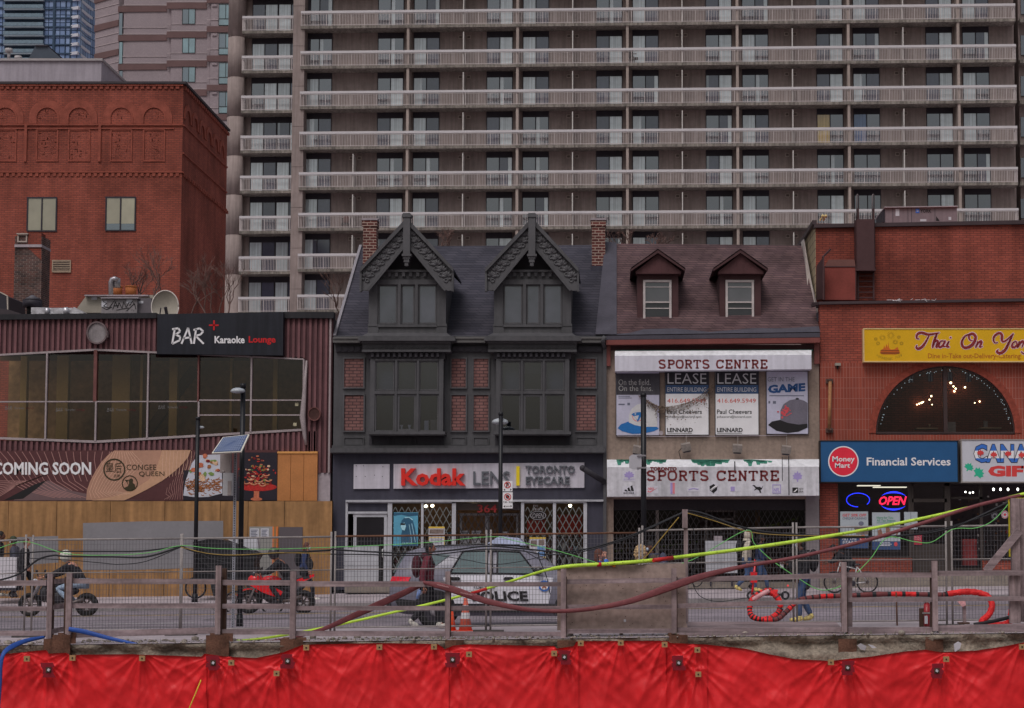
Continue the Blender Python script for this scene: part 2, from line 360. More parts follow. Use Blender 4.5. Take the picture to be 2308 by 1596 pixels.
def PT(u, v, dep=0):
    d = P(u, v, 1.0) - CAM; a = TI @ CAM; b = (TI @ (CAM + d)) - a; s = (dep - a.y) / b.y; return a + b * s
def tp(name, mb, m, parent=None, loc=None, label=None):
    o = part(name, mb.xf(TM), m, parent or tw, label)
    if loc: o.location = loc
    return o
X0, X1 = PT(674, 350).x, PT(2294, 350).x; zt = PT(670, 25).z; zb = PT(670, 664).z; FP = (zt - zb) / 7
lev = [zt - FP * k for k in range(-1, 8)]          # rail-top heights
mb = MB(); mb.box(X0 - .3, 1.3, -1, X1 + .1, 16, zt + 6); tp('wall', mb, m_twall)
XL0, XL1 = PT(541, 350, 1).x, PT(662, 350, 1).x
mb = MB(); mb.box(XL0 - .2, 2.4, -1, XL1, 16, zt + 6); tp('stair_wing_wall', mb, m_twall)
mb = MB(); c = PT(531, 300, 2.0); zs = [zt + 6] + [PT(531, v, 1.4).z for v in (81, 172, 261, 350, 438, 528, 618)] + [-1]
for a, b in zip(zs, zs[1:]): mb.cyl((c.x, 2.0, b + .02), (c.x, 2.0, a - .02), .62, 28); mb.cyl((c.x, 2.0, a - .03), (c.x, 2.0, a + .03), .60, 28)
tp('round_column', mb, m_twall)
mb = MB(); xa, xb = PT(658, 350, .3).x, PT(684, 350, .3).x
for k in range(-1, 9):
    za = zt + .4 - FP * k; mb.box(xa, .16, za - FP + .03, xb, 1.296, za); mb.box(xa + .02, .19, za - .002, xb - .02, 1.29, za + .034)
tp('pier', mb, m_twall)
def railing(x0, x1, d0, ret=True):
    mb = MB(); mb.box(x0, d0, -.175, x1, d0 + .09, 0); n = int((x1 - x0) / .112); bx = MB()
    bx.box(x0, d0 + .03, -1.02, x1, d0 + .07, -.99); bx.box(x0, d0 + .03, -.24, x1, d0 + .06, -.215)
    for i in range(n + 1):
        x = x0 + .03 + (x1 - x0 - .06) * i / n; wd = .022 if i % 8 == 0 else .011; bx.box(x - wd, d0 + .035, -1.06, x + wd, d0 + .06, -.175)
    if ret:
        for x in (x0, x1 - .05):
            mb.box(x, d0 + .09, -.175, x + .05, d0 + 1.2, 0)
            for i in range(11): y = d0 + .1 + i * .11; bx.box(x + .01, y, -1.06, x + .035, y + .02, -.175)
    return mb, bx
def slab(x0, x1, d0, d1):
    mb = MB(); mb.box(x0, d0 + .02, -1.26, x1, d1, -1.07); n = int((x1 - x0) / .24)
    for i in range(n): x = x0 + (i + .25) * (x1 - x0) / n; mb.box(x, d0, -1.17, x + .12, d0 + .018, -1.085)   # drip stains' cast ribs
    return mb
a, b = railing(X0, X1, 0); r0 = tp('balcony_railing', a, m_trail, loc=(0, 0, lev[0])); tp('baluster_row', b, m_tbar, r0)
s0 = tp('balcony_slab', slab(X0, X1, 0, 1.3), m_tslab, loc=(0, 0, lev[0]))
a, b = railing(XL0, XL1, 1.05); r1 = tp('balcony_railing', a, m_trail, loc=(0, 0, lev[0])); tp('baluster_row', b, m_tbar, r1)
s1 = tp('balcony_slab', slab(XL0, XL1, 1.05, 2.4), m_tslab, loc=(0, 0, lev[0]))
for z in lev[1:]:
    for o in (r0, s0, r1, s1): dup(o, (0, 0, z), None, tw)
cols = [917, 1165, 1414, 1663, 1915, 2164]; divs = [1042.5, 1290, 1538, 1788, 2039]
for u in cols:
    mb = MB(); x = PT(u, 350).x; mb.box(x - .09, .1, -1, x + .09, 1.297, zt + 5); tp('party_fin', mb, mat('tower_fin', C(128, 117, 112), .85, .1, .6, streak=.15))
m_div = mat('divider_metal', C(150, 146, 144), .5, .05, 1); m_vent = mat('vent_grille', C(84, 74, 72), .8, .1, 2)
for u in divs + [795]:
    mb = MB(); x = PT(u, 350).x; zl = lev[1:] if u != 795 else lev[5:]
    for z in zl: mb.box(x - .035, .11, z - 1.07, x + .035, .16, z + 1.3); mb.box(x - .015, .16, z - 1.07, x + .015, 1.29, z + 1.3)
    tp('balcony_divider', mb, m_div)
    for z in zl:
        for sx in (-.34, .24):
            if 'gr0' not in globals(): mb = MB(); mb.box(-.14, 0, 0, .14, .027, .24, 0); mb.box(-.1, -.015, .04, .1, -.002, .2, 1); gr0 = tp('air_grille', mb, [mat('vent_frame', C(140, 130, 124), .8, .1, 2), m_vent]); gr0.location = (x + sx, 1.27, z + 1.12)
            else: dup(gr0, (x + sx, 1.27, z + 1.12), None, tw)
DW = 1.86
def door(kind):      # sliding balcony door: dark header and frame, two panes
    mb = MB(); mb.box(0, 0, 2.3, DW, .06, 2.68); mb.box(0, 0, 0, .05, .06, 2.3); mb.box(DW - .05, 0, 0, DW, .06, 2.3); mb.box(.05, 0, 2.26, DW - .05, .06, 2.3)
    mb.box(DW / 2 - .035, 0, 0, DW / 2 + .035, .055, 2.26); o = tp('balcony_door', mb, m_dark)
    for i, (xa, xb) in enumerate(((.05, DW / 2 - .035), (DW / 2 + .035, DW - .05))):
        mm = kind[i]
        if isinstance(mm, tuple):
            xm = xa + (xb - xa) * mm[0]; p = MB(); p.box(xa, .02, 0, xm, .04, 2.26); tp('curtain_pane', p, mm[1], o); xa, mm = xm, mm[2]
        p = MB(); p.box(xa, .02, 0, xb, .04, 2.26); tp('curtain_pane' if mm in (m_cur, m_yelc, m_bluc) else 'glass_pane', p, mm, o)
    return o
kinds = {'cs': (m_cur, m_scr), 'sc': (m_scr, m_cur), 'dc': (m_drk, m_cur), 'cd': (m_cur, m_drk), 'dd': (m_drk, m_drk), 'c2': ((.68, m_cur, m_drk), m_scr), 'd2': (m_drk, (.3, m_cur, m_drk)), 'd3': ((.2, m_drk, m_scr), (.35, m_cur, m_cur)), 'yd': (m_yelc, m_drk), 'bd': (m_bluc, m_drk), 'ds': (m_drk, (.7, m_scr, m_cur))}
protos = {}
rr = random.Random(11)
plan = []
for k, z in enumerate(lev[1:], 0):
    for ci, u in enumerate([None] + cols):
        for side in ((1,) if u is None else (-1, 1)):
            if k == 7 and u is not None: continue
            if u is None: x = PT(684, 350, 1.29).x + .12
            else: x = PT(u, 350, .7).x; x = x + .34 if side > 0 else x - .36 - DW
            kd = rr.choice(['cs', 'cs', 'cs', 'cd', 'c2', 'cd', 'd2', 'ds'] if side > 0 else ['sc', 'sc', 'dc', 'dc', 'd3', 'sc', 'ds', 'd2'])
            if (k, ci, side) == (3, 5, -1): kd = 'yd'
            if (k, ci, side) == (3, 5, 1): kd = 'bd'
            if k >= 4 and ci >= 5: kd = rr.choice(['dd', 'ds', 'd2', 'dc'])
            plan.append((x, 1.236, z - 1.07, kd))
for k, z in enumerate(lev[1:]): plan.append((XL0 + .42, 2.335, z - 1.07, ('sc', 'cs', 'dc', 'cs')[k % 4])); plan.append((XL0 + .42 + DW + .02, 2.335, z - 1.07, 'cs' if k != 3 else 'd3'))
for x, y, z, kd in plan[:100]:
    if kd not in protos: protos[kd] = door(kinds[kd]); protos[kd].location = (x, y, z)
    else: dup(protos[kd], (x, y, z), None, tw)
for x, y, z, kd in plan[100:]: dup(protos['cs'], (x, y, z), None, tw)
tw2 = thing('apartment_wing', 'neighbouring wing of beige flats with dark windows at the far right edge', 'apartment building', P(2400, 900, 127))
mb = MB(); mb.bp(2299, -40, 2420, 700, 127.5, 10); part('wall', mb, m_twall, tw2)
for k in range(9):
    mb = MB(); v = -20 + 92 * k; mb.bp(2301, v + 8, 2400, v + 52, 127.4, .08); part('window', mb, m_drk, tw2)
    mb = MB(); mb.bp(2299, v + 62, 2420, v + 70, 126.8, .6); part('balcony_slab', mb, m_tslab, tw2)
# office chair and folding chair left on balconies
p = TM @ PT(1430, 134, .7); z0 = lev[2] - 1.07; mkb = mat('black_plastic', C(28, 28, 31), .5, .1, 3)
def ch(x, y, z): return (p.x + x, p.y + y, z0 + z)
t = thing('office_chair', 'black high-backed office chair turned sideways on an upper tower balcony', 'chair', (p.x, p.y, z0))
mb = MB(); mb.bar(ch(-.28, 0, .5), ch(-.42, 0, 1.2), .5, .07); part('backrest', mb, mkb, t)
mb = MB(); mb.box(*ch(-.26, -.25, .44), *ch(.25, .25, .52)); part('seat', mb, mkb, t)
mb = MB(); mb.bar(ch(-.1, -.27, .5), ch(-.1, -.27, .75), .05); mb.bar(ch(-.2, -.27, .76), ch(.16, -.27, .76), .07, .04); part('armrest', mb, mkb, t)
mb = MB(); mb.cyl(ch(0, 0, .08), ch(0, 0, .44), .03, 8)
for k in range(5): a = k * 1.2566; mb.bar(ch(0, 0, .1), ch(.3 * math.cos(a), .3 * math.sin(a), .05), .05)
part('star_base', mb, mkb, t)
p = TM @ PT(779, 505, .7); z0 = lev[6] - 1.07
t = thing('patio_chair', 'dark patio chair with a brown cushion beside a balcony divider', 'chair', (p.x, p.y, z0))
mb = MB(); mb.box(*ch(-.28, -.28, .36), *ch(.28, .28, .42)); part('seat', mb, mkb, t)
mb = MB(); mb.bar(ch(-.28, .26, .42), ch(-.3, .3, .85), .05); mb.bar(ch(.28, .26, .42), ch(.3, .3, .85), .05); mb.bar(ch(-.3, .3, .82), ch(.3, .3, .82), .05); part('backrest', mb, mkb, t)
for sx in (-.26, .26):
    for sy in (-.25, .25): mb = MB(); mb.bar(ch(sx, sy, 0), ch(sx, sy, .36), .04); part('leg', mb, mkb, t)
mb = MB(); mb.ell(ch(.02, .16, .72), .24, .1, .3); part('cushion', mb, mat('brown_cloth', C(70, 45, 42), .9, .2, 4), t)
# ---------------------------------------------------------------- stepped pinkish-beige tower
m_pk = mat('beige_precast', C(116, 106, 110), .9, .1, .5, grain=.1, gax=(9, 9, 9)); m_bn = mat('brown_band', C(82, 64, 64), .9, .1, .6); m_gr = mat('groove_line', C(140, 130, 132), .9, .05, 1)
m_tgl = pane('teal_glass', C(70, 96, 102), .25, stripes=.15); m_tgd = pane('teal_dark_glass', C(42, 56, 66), .25); m_fr = mat('dark_green_frame', C(34, 42, 44), .5, .1, 2)
bt = thing('stepped_tower', 'pinkish-beige stepped tower with brown stone bands between the glass tower and balcony tower', 'apartment building', P(370, 900, 180))
Y = 180
def bx_(name, u0, v0, u1, v1, yy, d, m): q = MB(); q.bp(u0, v0, u1, v1, yy, d); return part(name, q, m, bt)
bx_('wall', 276, -40, 376, 1215, Y, 14, m_pk); bx_('wall', 376.3, -40, 466, 1215, Y - .25, 14, m_pk); bx_('wall', 466.3, -40, 560, 1215, Y - .5, 14, m_pk)
q = MB()
def sideq(va, vb, off, thick):        # on the angled left face from u=217 (far) to u=268 (near)
    A0, A1 = P(214, va[0], Y + 2.35), P(268, va[1], Y + .02); B0, B1 = P(214, vb[0], Y + 2.35), P(268, vb[1], Y + .02)
    n = Vector((-.72, -.69, 0)) * -off
    fr = [B0 + n * -1, B1 + n * -1, A1 + n * -1, A0 + n * -1]; return fr
fr = sideq((-40, -40), (1215, 1215), 0, 0); q.ext(fr, Vector((6, 9, 0))); part('angled_wall', q, m_pk, bt)
q = MB(); q.bp(268, -40, 276, 1215, Y + .03, 8); part('corner_wall', q, m_pk, bt)
bands = MB(); gl = MB()
for k in range(5):
    o = 65.4 * k
    bands.bp(266, (14 + o, 13 + o), 376, (27 + o, 26 + o), Y - .1, .1); gl.bp(276, 11 + o, 376, 12.2 + o, Y - .06, .06); gl.bp(276, 61.5 + o, 376, 62.5 + o, Y - .06, .06)
    bands.bp(375.6, 5.5 + o, 466, 19.5 + o, Y - .36, .11); gl.bp(376.6, 3.8 + o, 466, 5 + o, Y - .3, .05); gl.bp(376.6, 54 + o, 466, 55 + o, Y - .3, .05)
    bands.bp(465.8, -7 + 66 * k, 560, 6.5 + 66 * k, Y - .6, .1); gl.bp(466.6, 44 + 66 * k, 493, 45.2 + 66 * k, Y - .56, .06)
    fr = sideq((58 + 64.3 * k - 64.3, 45 + 65.4 * k - 65.4), (72.5 + 64.3 * k - 64.3, 58 + 65.4 * k - 65.4), .1, 0); bands.ext(fr, Vector((.07, .07, 0)))
    for sh in (-17, 28):
        fr = sideq((58 + sh + 64.3 * (k - 1), 45 + sh + 65.4 * (k - 1)), (59.2 + sh + 64.3 * (k - 1), 46.2 + sh + 65.4 * (k - 1)), .05, 0); gl.ext(fr, Vector((.04, .04, 0)))
part('stone_band', bands, m_bn, bt); part('groove_line', gl, m_gr, bt)
for k in range(4):
    o = 65.4 * k; q = MB(); q.frame(410.5, 19.5 + o, 440, 54.5 + o, Y - .33, .1, 1.2); q.bp(424.5, 20.5 + o, 425.8, 53.5 + o, Y - .33, .1); f = part('window', q, m_fr, bt)
    for (a, b, mm) in ((411.7, 424.5, m_tgd if k % 2 == 0 else m_tgl), (425.8, 438.8, m_tgl)): q = MB(); q.bp(a, 20.7 + o, b, 53.3 + o, Y - .29, .05); part('pane', q, mm, f)
    o = 66 * k; q = MB(); q.frame(492.5, 9 + o, 519, 57.5 + o, Y - .58, .1, 1.2); q.bp(508, 10 + o, 509.2, 42 + o, Y - .58, .1); q.bp(493, 41.5 + o, 519, 43 + o, Y - .585, .1); f = part('window', q, m_fr, bt)
    for (a, b, c1, c2, mm) in ((493.7, 508, 10, 41.5, m_tgd if k in (1, 3) else m_tgl), (509.2, 518, 10, 41.5, m_tgl), (493.7, 518, 43, 56.5, m_tgl)): q = MB(); q.bp(a, c1 + o, b, c2 + o, Y - .54, .05); part('pane', q, mm, f)
    q = MB(); q.bp(478, 9.5 + o, 489, 15 + o, Y - .6, .1); q.bp(479.5, 10.7 + o, 487.5, 13.8 + o, Y - .62, .02); part('air_vent', q, m_pk, bt)
    q = MB(); q.bp(268.8, 30 + 65 * k, 275.6, 78.5 + 65 * k, Y - .02, .06); part('corner_window', q, m_tgl if k == 1 else m_tgd, bt)
# ---------------------------------------------------------------- far blue glass tower
gt = thing('glass_tower', 'distant blue glass high-rise with stacked balconies at the top left corner', 'high-rise', P(90, 900, 590)); Y = 590
m_bgl = brick('blue_glass_panels', C(106, 122, 150), C(74, 90, 120), C(30, 42, 62), 1.9, 2.6, .16, .25, .25, .0, 0, vsc=.03)
m_bfl = mat('floor_band_dark', C(36, 52, 70), .5, .1, .05); m_wsl = mat('white_slab', C(150, 150, 158), .8, .08, .1); m_gsl = mat('grey_slab', C(96, 104, 112), .8, .1, .1)
q = MB(); q.bp(-60, -40, 169, 1215, Y, 16); part('curtain_wall', q, m_bgl, gt)
fl = MB(); mu = MB(); bal = MB(); brl = MB()
for k in range(13):
    v = -4 + 20 * k; fl.bp(98, v + 3, 169, v + 5.6, Y - .4, .4); fl.bp(-60, v + 1, 10, v + 3.4, Y - .4, .4)
    bal.bp(8, v + 2.6, 98, v + 6, Y - 1.6, 1.6); brl.bp(7, v - 6, 97, v + 2, Y - 1.7, .1); fl.bp(10, v + 7, 98, v + 13, Y - .2, .2)
for u in (10, 30, 54, 77, 98, 123, 146, 157): mu.bp(u - .8, -40, u + .8, 260, Y - .35, .35)
mu.bp(117.5, -40, 122, 260, Y - .5, .5)
part('floor_band', fl, m_bfl, gt); part('mullion', mu, m_bfl, gt); part('balcony_slab', bal, m_gsl, gt); part('glass_balustrade', brl, pane('balustrade_glass', C(70, 86, 98), .12), gt)
q = MB(); a0, a1, b0, b1 = P(169, -60, Y), P(169, 1215, Y), P(219, -60, Y + 22), P(219, 1215, Y + 22); q.ext([a1, b1, Vector((b1.x, b1.y, a0.z)), a0], Vector((-4, 8, 0))); part('side_wall', q, m_bgl, gt)
q = MB()
for k in range(-3, 14):
    v = -4 + 20.3 * k; za = zY(v, Y); zh = zY(v + 6.5, Y)
    fr = [(xY(178, 100, Y) , Y - 1.5, zh), (xY(215.5, 100, Y + 20) + 2, Y + 20, zh), (xY(215.5, 100, Y + 20) + 2, Y + 20, za), (xY(178, 100, Y), Y - 1.5, za)]
    q.ext(fr, Vector((-4.5, 2.2, 0)))
part('side_balcony_slab', q, m_wsl, gt)
# ================================================================ left red brick building
m_rb = brick('red_brick', C(124, 65, 53), C(109, 56, 47), C(90, 52, 47), .23, .078, .012, .3, stain=.24)
m_rbk = mat('red_brick_trim', C(112, 59, 49), .9, .25, 3); m_rbd = mat('red_brick_recess', C(92, 42, 40), .9, .25, 8)
m_cop = mat('dark_coping', C(48, 42, 46), .6, .15, 2)
RY = 75.0; rb = thing('brick_warehouse', 'tall red brick building with blind arches and two plain windows', 'building', P(200, 1215, RY))
q = MB(); xr = xY(409, 450, RY); xl = xY(-60, 450, RY); zt_ = zY(190, RY); q.box(xl, RY, -.5, xr, 83.7, zt_); part('wall', q, m_rb, rb)
q = MB(); q.box(xl, RY - .1, zt_ + .002, xr + .12, 83.8, zt_ + .1); part('coping', q, m_cop, rb)
q = MB()
q.bp(-60, 191, 412, 193, RY - .09, .09)
for k in range(-4, 31): q.bp(13.2 * k, 193.5, 13.2 * k + 8, 200, RY - .055, .055)
q.bp(-60, 279.5, 412, 282.5, RY - .06, .06); q.bp(-60, 288, 392, 291, RY - .05, .05); q.bp(-60, 386, 410, 389, RY - .05, .05)
for k in range(-4, 31): q.bp(13.2 * k, 390, 13.2 * k + 7, 397, RY - .04, .04)
for k in range(26):          # dentils along the receding side wall
    y = RY + .1 + k * .34
    for zz in (zY(197, RY), zY(393, RY)): q.box(xr + .002, y, zz - .07, xr + .09, y + .18, zz + .07)
for zz in (zY(282, RY), zY(388, RY), zY(345, RY)): q.box(xr + .002, RY, zz - .03, xr + .07, 83.6, zz + .03)
part('brick_corbelling', q, m_rbk, rb)
for ci_, c in enumerate((-69, 12, 106, 178, 273, 347)):
    q = MB(); q.ring(c, 266, 41, 14, RY - .026 - .005 * (ci_ % 2), .02, 0, 20, 0, 180); q.ring(c, 266, 27, 3.5, RY - .045, .04, 0, 16, 0, 180); q.bp(c - 41, 266, c - 27, 279, RY - .024 - .005 * (ci_ % 2), .02); q.bp(c + 27, 266, c + 41, 279, RY - .024 - .005 * (ci_ % 2), .02); q.bp(c - 27, 266, c - 23.5, 279, RY - .044, .04); q.bp(c + 23.5, 266, c + 27, 279, RY - .044, .04)
    part('blind_arch', q, m_rbk, rb)
    q = MB(); q.frame(c - 25, 291, c + 25, 364, RY - .035, .03, 3); part('blind_panel', q, m_rbk, rb)
    q = MB(); rr = random.Random(c)
    for i in range(90):
        a, b = rr.uniform(-20, 20), rr.uniform(-18, 62)
        if b < 0 and math.hypot(a, b) > 20: continue
        a, b = round(a / 4) * 4, round(b / 4) * 4 + 296 if b > 3 else round(b / 4) * 4 + 266
        if rr.random() < .5: q.bp(c + a - 3, b, c + a + 3, b + 1.1, RY - .008, .007)
        else: q.bp(c + a, b - 3, c + a + 1.1, b + 3, RY - .008, .007)
    part('basketweave_brick', q, mat('pale_brick', C(122, 68, 58), .9, .15, 6), rb)
for u in (57, 224): q = MB(); q.bp(u - 3, 282, u + 3, 364, RY - .07, .07); part('brick_pilaster', q, m_rbk, rb)
for k in range(6):
    y = RY + .75 + k * 1.35; q = MB(); zc = zY(266, RY)
    for i in range(12):
        t0, t1 = math.pi * i / 12, math.pi * (i + 1) / 12
        q.ext([(xr + .06, y + r_ * math.cos(t), zc + r_ * 1.15 * math.sin(t)) for r_, t in ((.62, t0), (.62, t1), (.42, t1), (.42, t0))], Vector((-.058, 0, 0)))
    part('blind_arch', q, m_rbk, rb)
m_blind = pane('roller_blind', C(132, 126, 108), .12, .05, .12)
for (a, b, c, d) in ((60, 444, 128, 522), (237, 443, 306, 521)):
    q = MB(); q.frame(a, b, c, d, RY - .04, .06, 3); q.bp((a + c) / 2 - 1.5, b + 3, (a + c) / 2 + 1.5, d - 3, RY - .04, .06); f = part('window', q, m_dark, rb)
    for x0, x1 in ((a + 3, (a + c) / 2 - 1.5), ((a + c) / 2 + 1.5, c - 3)):
        e = d - 3 if a < 100 else d - 17
        q = MB(); q.bp(x0, b + 3, x1, e, RY - .015, .02); part('blind', q, m_blind, f)
        if e < d - 3: q = MB(); q.bp(x0, e, x1, d - 3, RY - .012, .02); part('pane', q, m_tgd, f)
m_lou = mat('louvre_metal', C(128, 112, 98), .6, .1, 2); q = MB(); q.frame(117, 586, 159.5, 614, RY - .06, .06, 2.2); q.bp(119, 588, 157, 612, RY - .015, .01, 1)
for k in range(6): q.bp(119.2, 589.5 + 4 * k, 157.3, 591.3 + 4 * k, RY - .05, .035)
part('louvre_vent', q, [m_lou, m_dark], rb)
# penthouse behind the parapet, hood and pipes on it
m_pent = mat('grey_metal_cladding', C(122, 116, 124), .7, .08, 1, streak=.1)
t = thing('roof_penthouse', 'plain grey metal-clad plant room rising behind the red brick parapet', 'plant room', P(120, 190, 95)); Yp = 95
q = MB(); q.bp(-60, 137, 226, 420, Yp, 11.5); part('wall', q, m_pent, t); q = MB(); x1 = xY(226, 200, Yp); z1 = zY(137, Yp); q.box(xY(-60, 200, Yp), Yp - .12, z1 - .02, x1 + .12, Yp + 11.6, z1 + .1); part('coping', q, mat('grey_coping', C(124, 119, 121), .6, .05, 1), t)
t = thing('cooling_hood', 'dark slate-grey tapered hood on top of the grey plant room', 'roof vent', P(95, 132, 98))
q = MB(); a = [P(65, 131, 97), P(134, 131, 97), P(106, 103, 97), P(80, 103, 97)]; q.hexa(a, [a[0] + Vector((0, 3.5, 0)), a[1] + Vector((0, 3.5, 0)), a[2] + Vector((0, 2.6, 0)), a[3] + Vector((0, 2.6, 0))]); part('hood', q, mat('slate_metal', C(52, 58, 68), .5, .1, 1), t)
q = MB(); q.bp(79, 101, 107, 104, 96.9, 2.8); part('cap', q, m_dark, t)
q = MB(); q.cyl(P(20, 134, 97), P(20, 114, 97), .09, 10); q.cyl(P(20, 118, 97), P(20, 110, 97), .2, 12); solo('roof_pipe', q, mat('pale_pipe', C(130, 126, 128), .6, .1, 2), 'pale capped vent pipe beside the slate hood on the plant room', 'pipe')
q = MB(); q.cyl(P(41, 134, 97), P(41, 127, 97), .2, 12); solo('roof_pipe', q, MATS['pale_pipe'], 'short white vent stub between the capped pipe and slate hood', 'pipe')
# ================================================================ bar building
def box_part(t, name, u0, v0, u1, v1, Y, d, m, label=None): q = MB(); q.bp(u0, v0, u1, v1, Y, d); return part(name, q, m, t, label)
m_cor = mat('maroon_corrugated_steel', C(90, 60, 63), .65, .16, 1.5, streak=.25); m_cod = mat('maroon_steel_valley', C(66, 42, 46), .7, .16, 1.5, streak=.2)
m_bfas = mat('black_fascia', C(30, 29, 33), .5, .12, 2, streak=.2); m_mul = mat('aluminium_mullion', C(122, 112, 114), .45, .15, 3); m_brm = mat('brown_mullion', C(84, 52, 50), .6, .2, 3)
bb = thing('bar_building', 'two-storey maroon corrugated steel building with a wide angled band of dark windows', 'building', P(350, 1345, SY))
def lp(pts, u):
    for (a, b), (c, d) in zip(pts, pts[1:]):
        if a <= u <= c: return b + (d - b) * (u - a) / (c - a)
    return pts[0][1] if u < pts[0][0] else pts[-1][1]
topw = [(-60, 803), (215, 788), (684, 809)]; botw = [(-60, 984), (215, 994), (684, 966)]
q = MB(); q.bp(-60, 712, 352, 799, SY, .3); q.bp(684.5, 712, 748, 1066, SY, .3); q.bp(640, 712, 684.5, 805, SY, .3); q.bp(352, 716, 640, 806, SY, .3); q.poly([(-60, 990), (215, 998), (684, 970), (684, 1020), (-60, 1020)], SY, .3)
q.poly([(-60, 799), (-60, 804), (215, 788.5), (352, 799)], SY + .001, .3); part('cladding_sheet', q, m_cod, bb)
q = MB(); k = -5
while k < 63:
    u = 12.05 * k + 8
    if u < 352: q.bp(u, 716, u + 5.6, lp(topw, u + 3) - 2, SY - .055, .055); 
    if 640 < u < 742: q.bp(u, 716, u + 5.6, 1066 if u > 684 else lp(topw, u) - 1, SY - .055, .055)
    if u < 712: q.bp(u, lp(botw, min(u, 684)) + 6, u + 5.6, 1018, SY - .055, .055)
    k += 1
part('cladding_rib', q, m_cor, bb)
q = MB(); q.bp(-60, (709, 705), 352, (721, 717), SY - .16, .4); q.bp(640, 703, 752, 717, SY - .16, .4); part('roof_fascia', q, m_bfas, bb)
q = MB(); q.bp(741, 717, 745, 1066, SY - .07, .1); part('corner_trim', q, m_mul, bb)
q = MB(); q.bp(716, 1066, 744, 1130, SY, .3); part('concrete_block', q, m_conc, bb)
q = MB(); x0, x1 = xY(-60, 900, SY), xY(748, 900, SY); zr = zY(716, SY); q.box(x0, SY + 4.2, .1, x1, SY + 9, zr); q.box(x0, SY + .31, zr - .2, x1, SY + 4.2, zr); q.box(x1 - .25, SY + .31, .1, x1, SY + 4.2, zr - .21); q.box(x0, SY + .31, zY(1012, SY) - .3, x1 - .26, SY + 4.19, zY(1012, SY)); part('roof_and_rear_wall', q, mat('dark_roofing', C(58, 54, 56), .9, .15, 1), bb)
q = MB(); q.box(x0, SY + 3.4, zY(1000, SY), x1 - .3, SY + 3.5, zr - .25); part('room_wall', q, mat('brown_room_wall', C(122, 98, 70), .9, .45, .6), bb)
for u, wd in ((620, 10), (520, 5), (140, 26), (52, 14), (272, 40), (390, 18), (318, 6)):
    q = MB(); q.bp(u - wd / 2, 790, u + wd / 2, 1000, SY + 1.6, .25); part('real_and_added_column', q, mat('cream_column', C(150, 128, 84), .9, .1, 2), bb)  # most columns added to vary the panes in place of street reflections
q = MB(); q.bar(P(330, 980, SY + 2.4), P(440, 830, SY + 2.4), .3); q.bp(0, 800, 560, 812, SY + 2.6, .2); part('added_beam', q, mat('interior_brown', C(64, 50, 42), .9, .2, 1), bb)  # beams added as stand-ins for reflections in the window band
m_bgls = glass('tinted_glass', (.74, .68, .62, 1), .07)
wb = part('window_band', (lambda q: (q.poly([(-60, 988), (215, 998.5), (684, 971), (684, 966), (215, 993), (-60, 983)], SY - .08, .16), q.poly([(-60, 805), (215, 790.5), (684, 811), (684, 808), (215, 786), (-60, 801)], SY - .08, .16), q)[-1])(MB()), m_mul, bb)
ce = [-60, 104, 215, 333, 447, 566, 684]
for i, u in enumerate(ce[1:]):
    q = MB(); wd = 4.5 if u == 215 else 2.2
    q.bp(u - wd, lp(topw, u) + 1, u + wd * .6, 905 if u in (215, 447) else lp(botw, u), SY - .1, .14, 1 if u in (215, 447) else 0)
    if u in (215, 447): q.bp(u - 1.8, 905, u + 1.8, lp(botw, u), SY - .1, .14)
    part('mullion', q, [m_mul, m_brm], wb)
q = MB(); q.bp(-60, (904, 903.5), 447, (907, 906), SY - .09, .12); q.bp(449, 900.5, 684, 903.3, SY - .09, .12); q.bp(449, 934.2, 684, 936.8, SY - .09, .12); part('transom', q, m_mul, wb)
for a, b in zip(ce, ce[1:]):
    for k_, (e0, e1) in enumerate(((None, 904), (906, None)) if b <= 447 else ((None, 901), (903, 934), (937, None))):
        t0 = (lp(topw, a) + 2, lp(topw, b) + 2) if e0 is None else (e0, e0); t1 = (lp(botw, a), lp(botw, b)) if e1 is None else (e1, e1)
        q = MB(); q.face([P(a + 1, t1[0], SY), P(b - 1, t1[1], SY), P(b - 1, t0[1], SY), P(a + 1, t0[0], SY)]); part('pane', q, m_bgls, wb)
m_dimw = mat('dim_white_print', C(86, 84, 84), .7, .1, 3); m_dimr = mat('dim_red_print', C(74, 30, 32), .7, .1, 3)
for i, u in enumerate((11, 125.5, 241, 356.5)):
    v = 923 - (4 if i in (0,) else 0) - (6 if i == 3 else 0)
    q = MB(); q.text('BAR', u, v - 4, u + 15.5, v + 5, SY - .012, .003, 0, .25); q.text('Karaoke', u + 22, v - 2.4, u + 44, v + 3.4, SY - .012, .003); part('lettering', q, m_dimw, wb); q = MB(); q.text('Lounge', u + 47, v - 2, u + 66, v + 4, SY - .012, .003); part('lettering', q, m_dimr, wb)
q = MB()
for u, v in ((665, 908), (661, 953)): q.bp(u, v, u + 7.5, v + 7, SY - .012, .004)
part('paper_note', q, mat('cream_paper', C(140, 134, 112), .8, .1, 3), wb)
t = thing('round_lamp_casing', 'round grey lamp casing without its lens, bolted high on the maroon cladding', 'lamp casing', P(218, 772, SY - .1)); m_lamp = mat('grey_casing', C(104, 98, 100), .6, .2, 4, streak=.2)
q = MB(); q.disc(218, 750, 21, SY - .17, .1, 0, 23); part('back_disc', q, m_lamp, t); q = MB(); q.ring(218, 750, 23.5, 3, SY - .22, .16, 0, 32, 0, 360, 25.5); part('rim', q, mat('rim_metal', C(82, 70, 72), .5, .2, 4), t)
q = MB(); q.bp(239, 746, 243.5, 760, SY - .2, .14); part('hinge', q, MATS['rim_metal'], t)
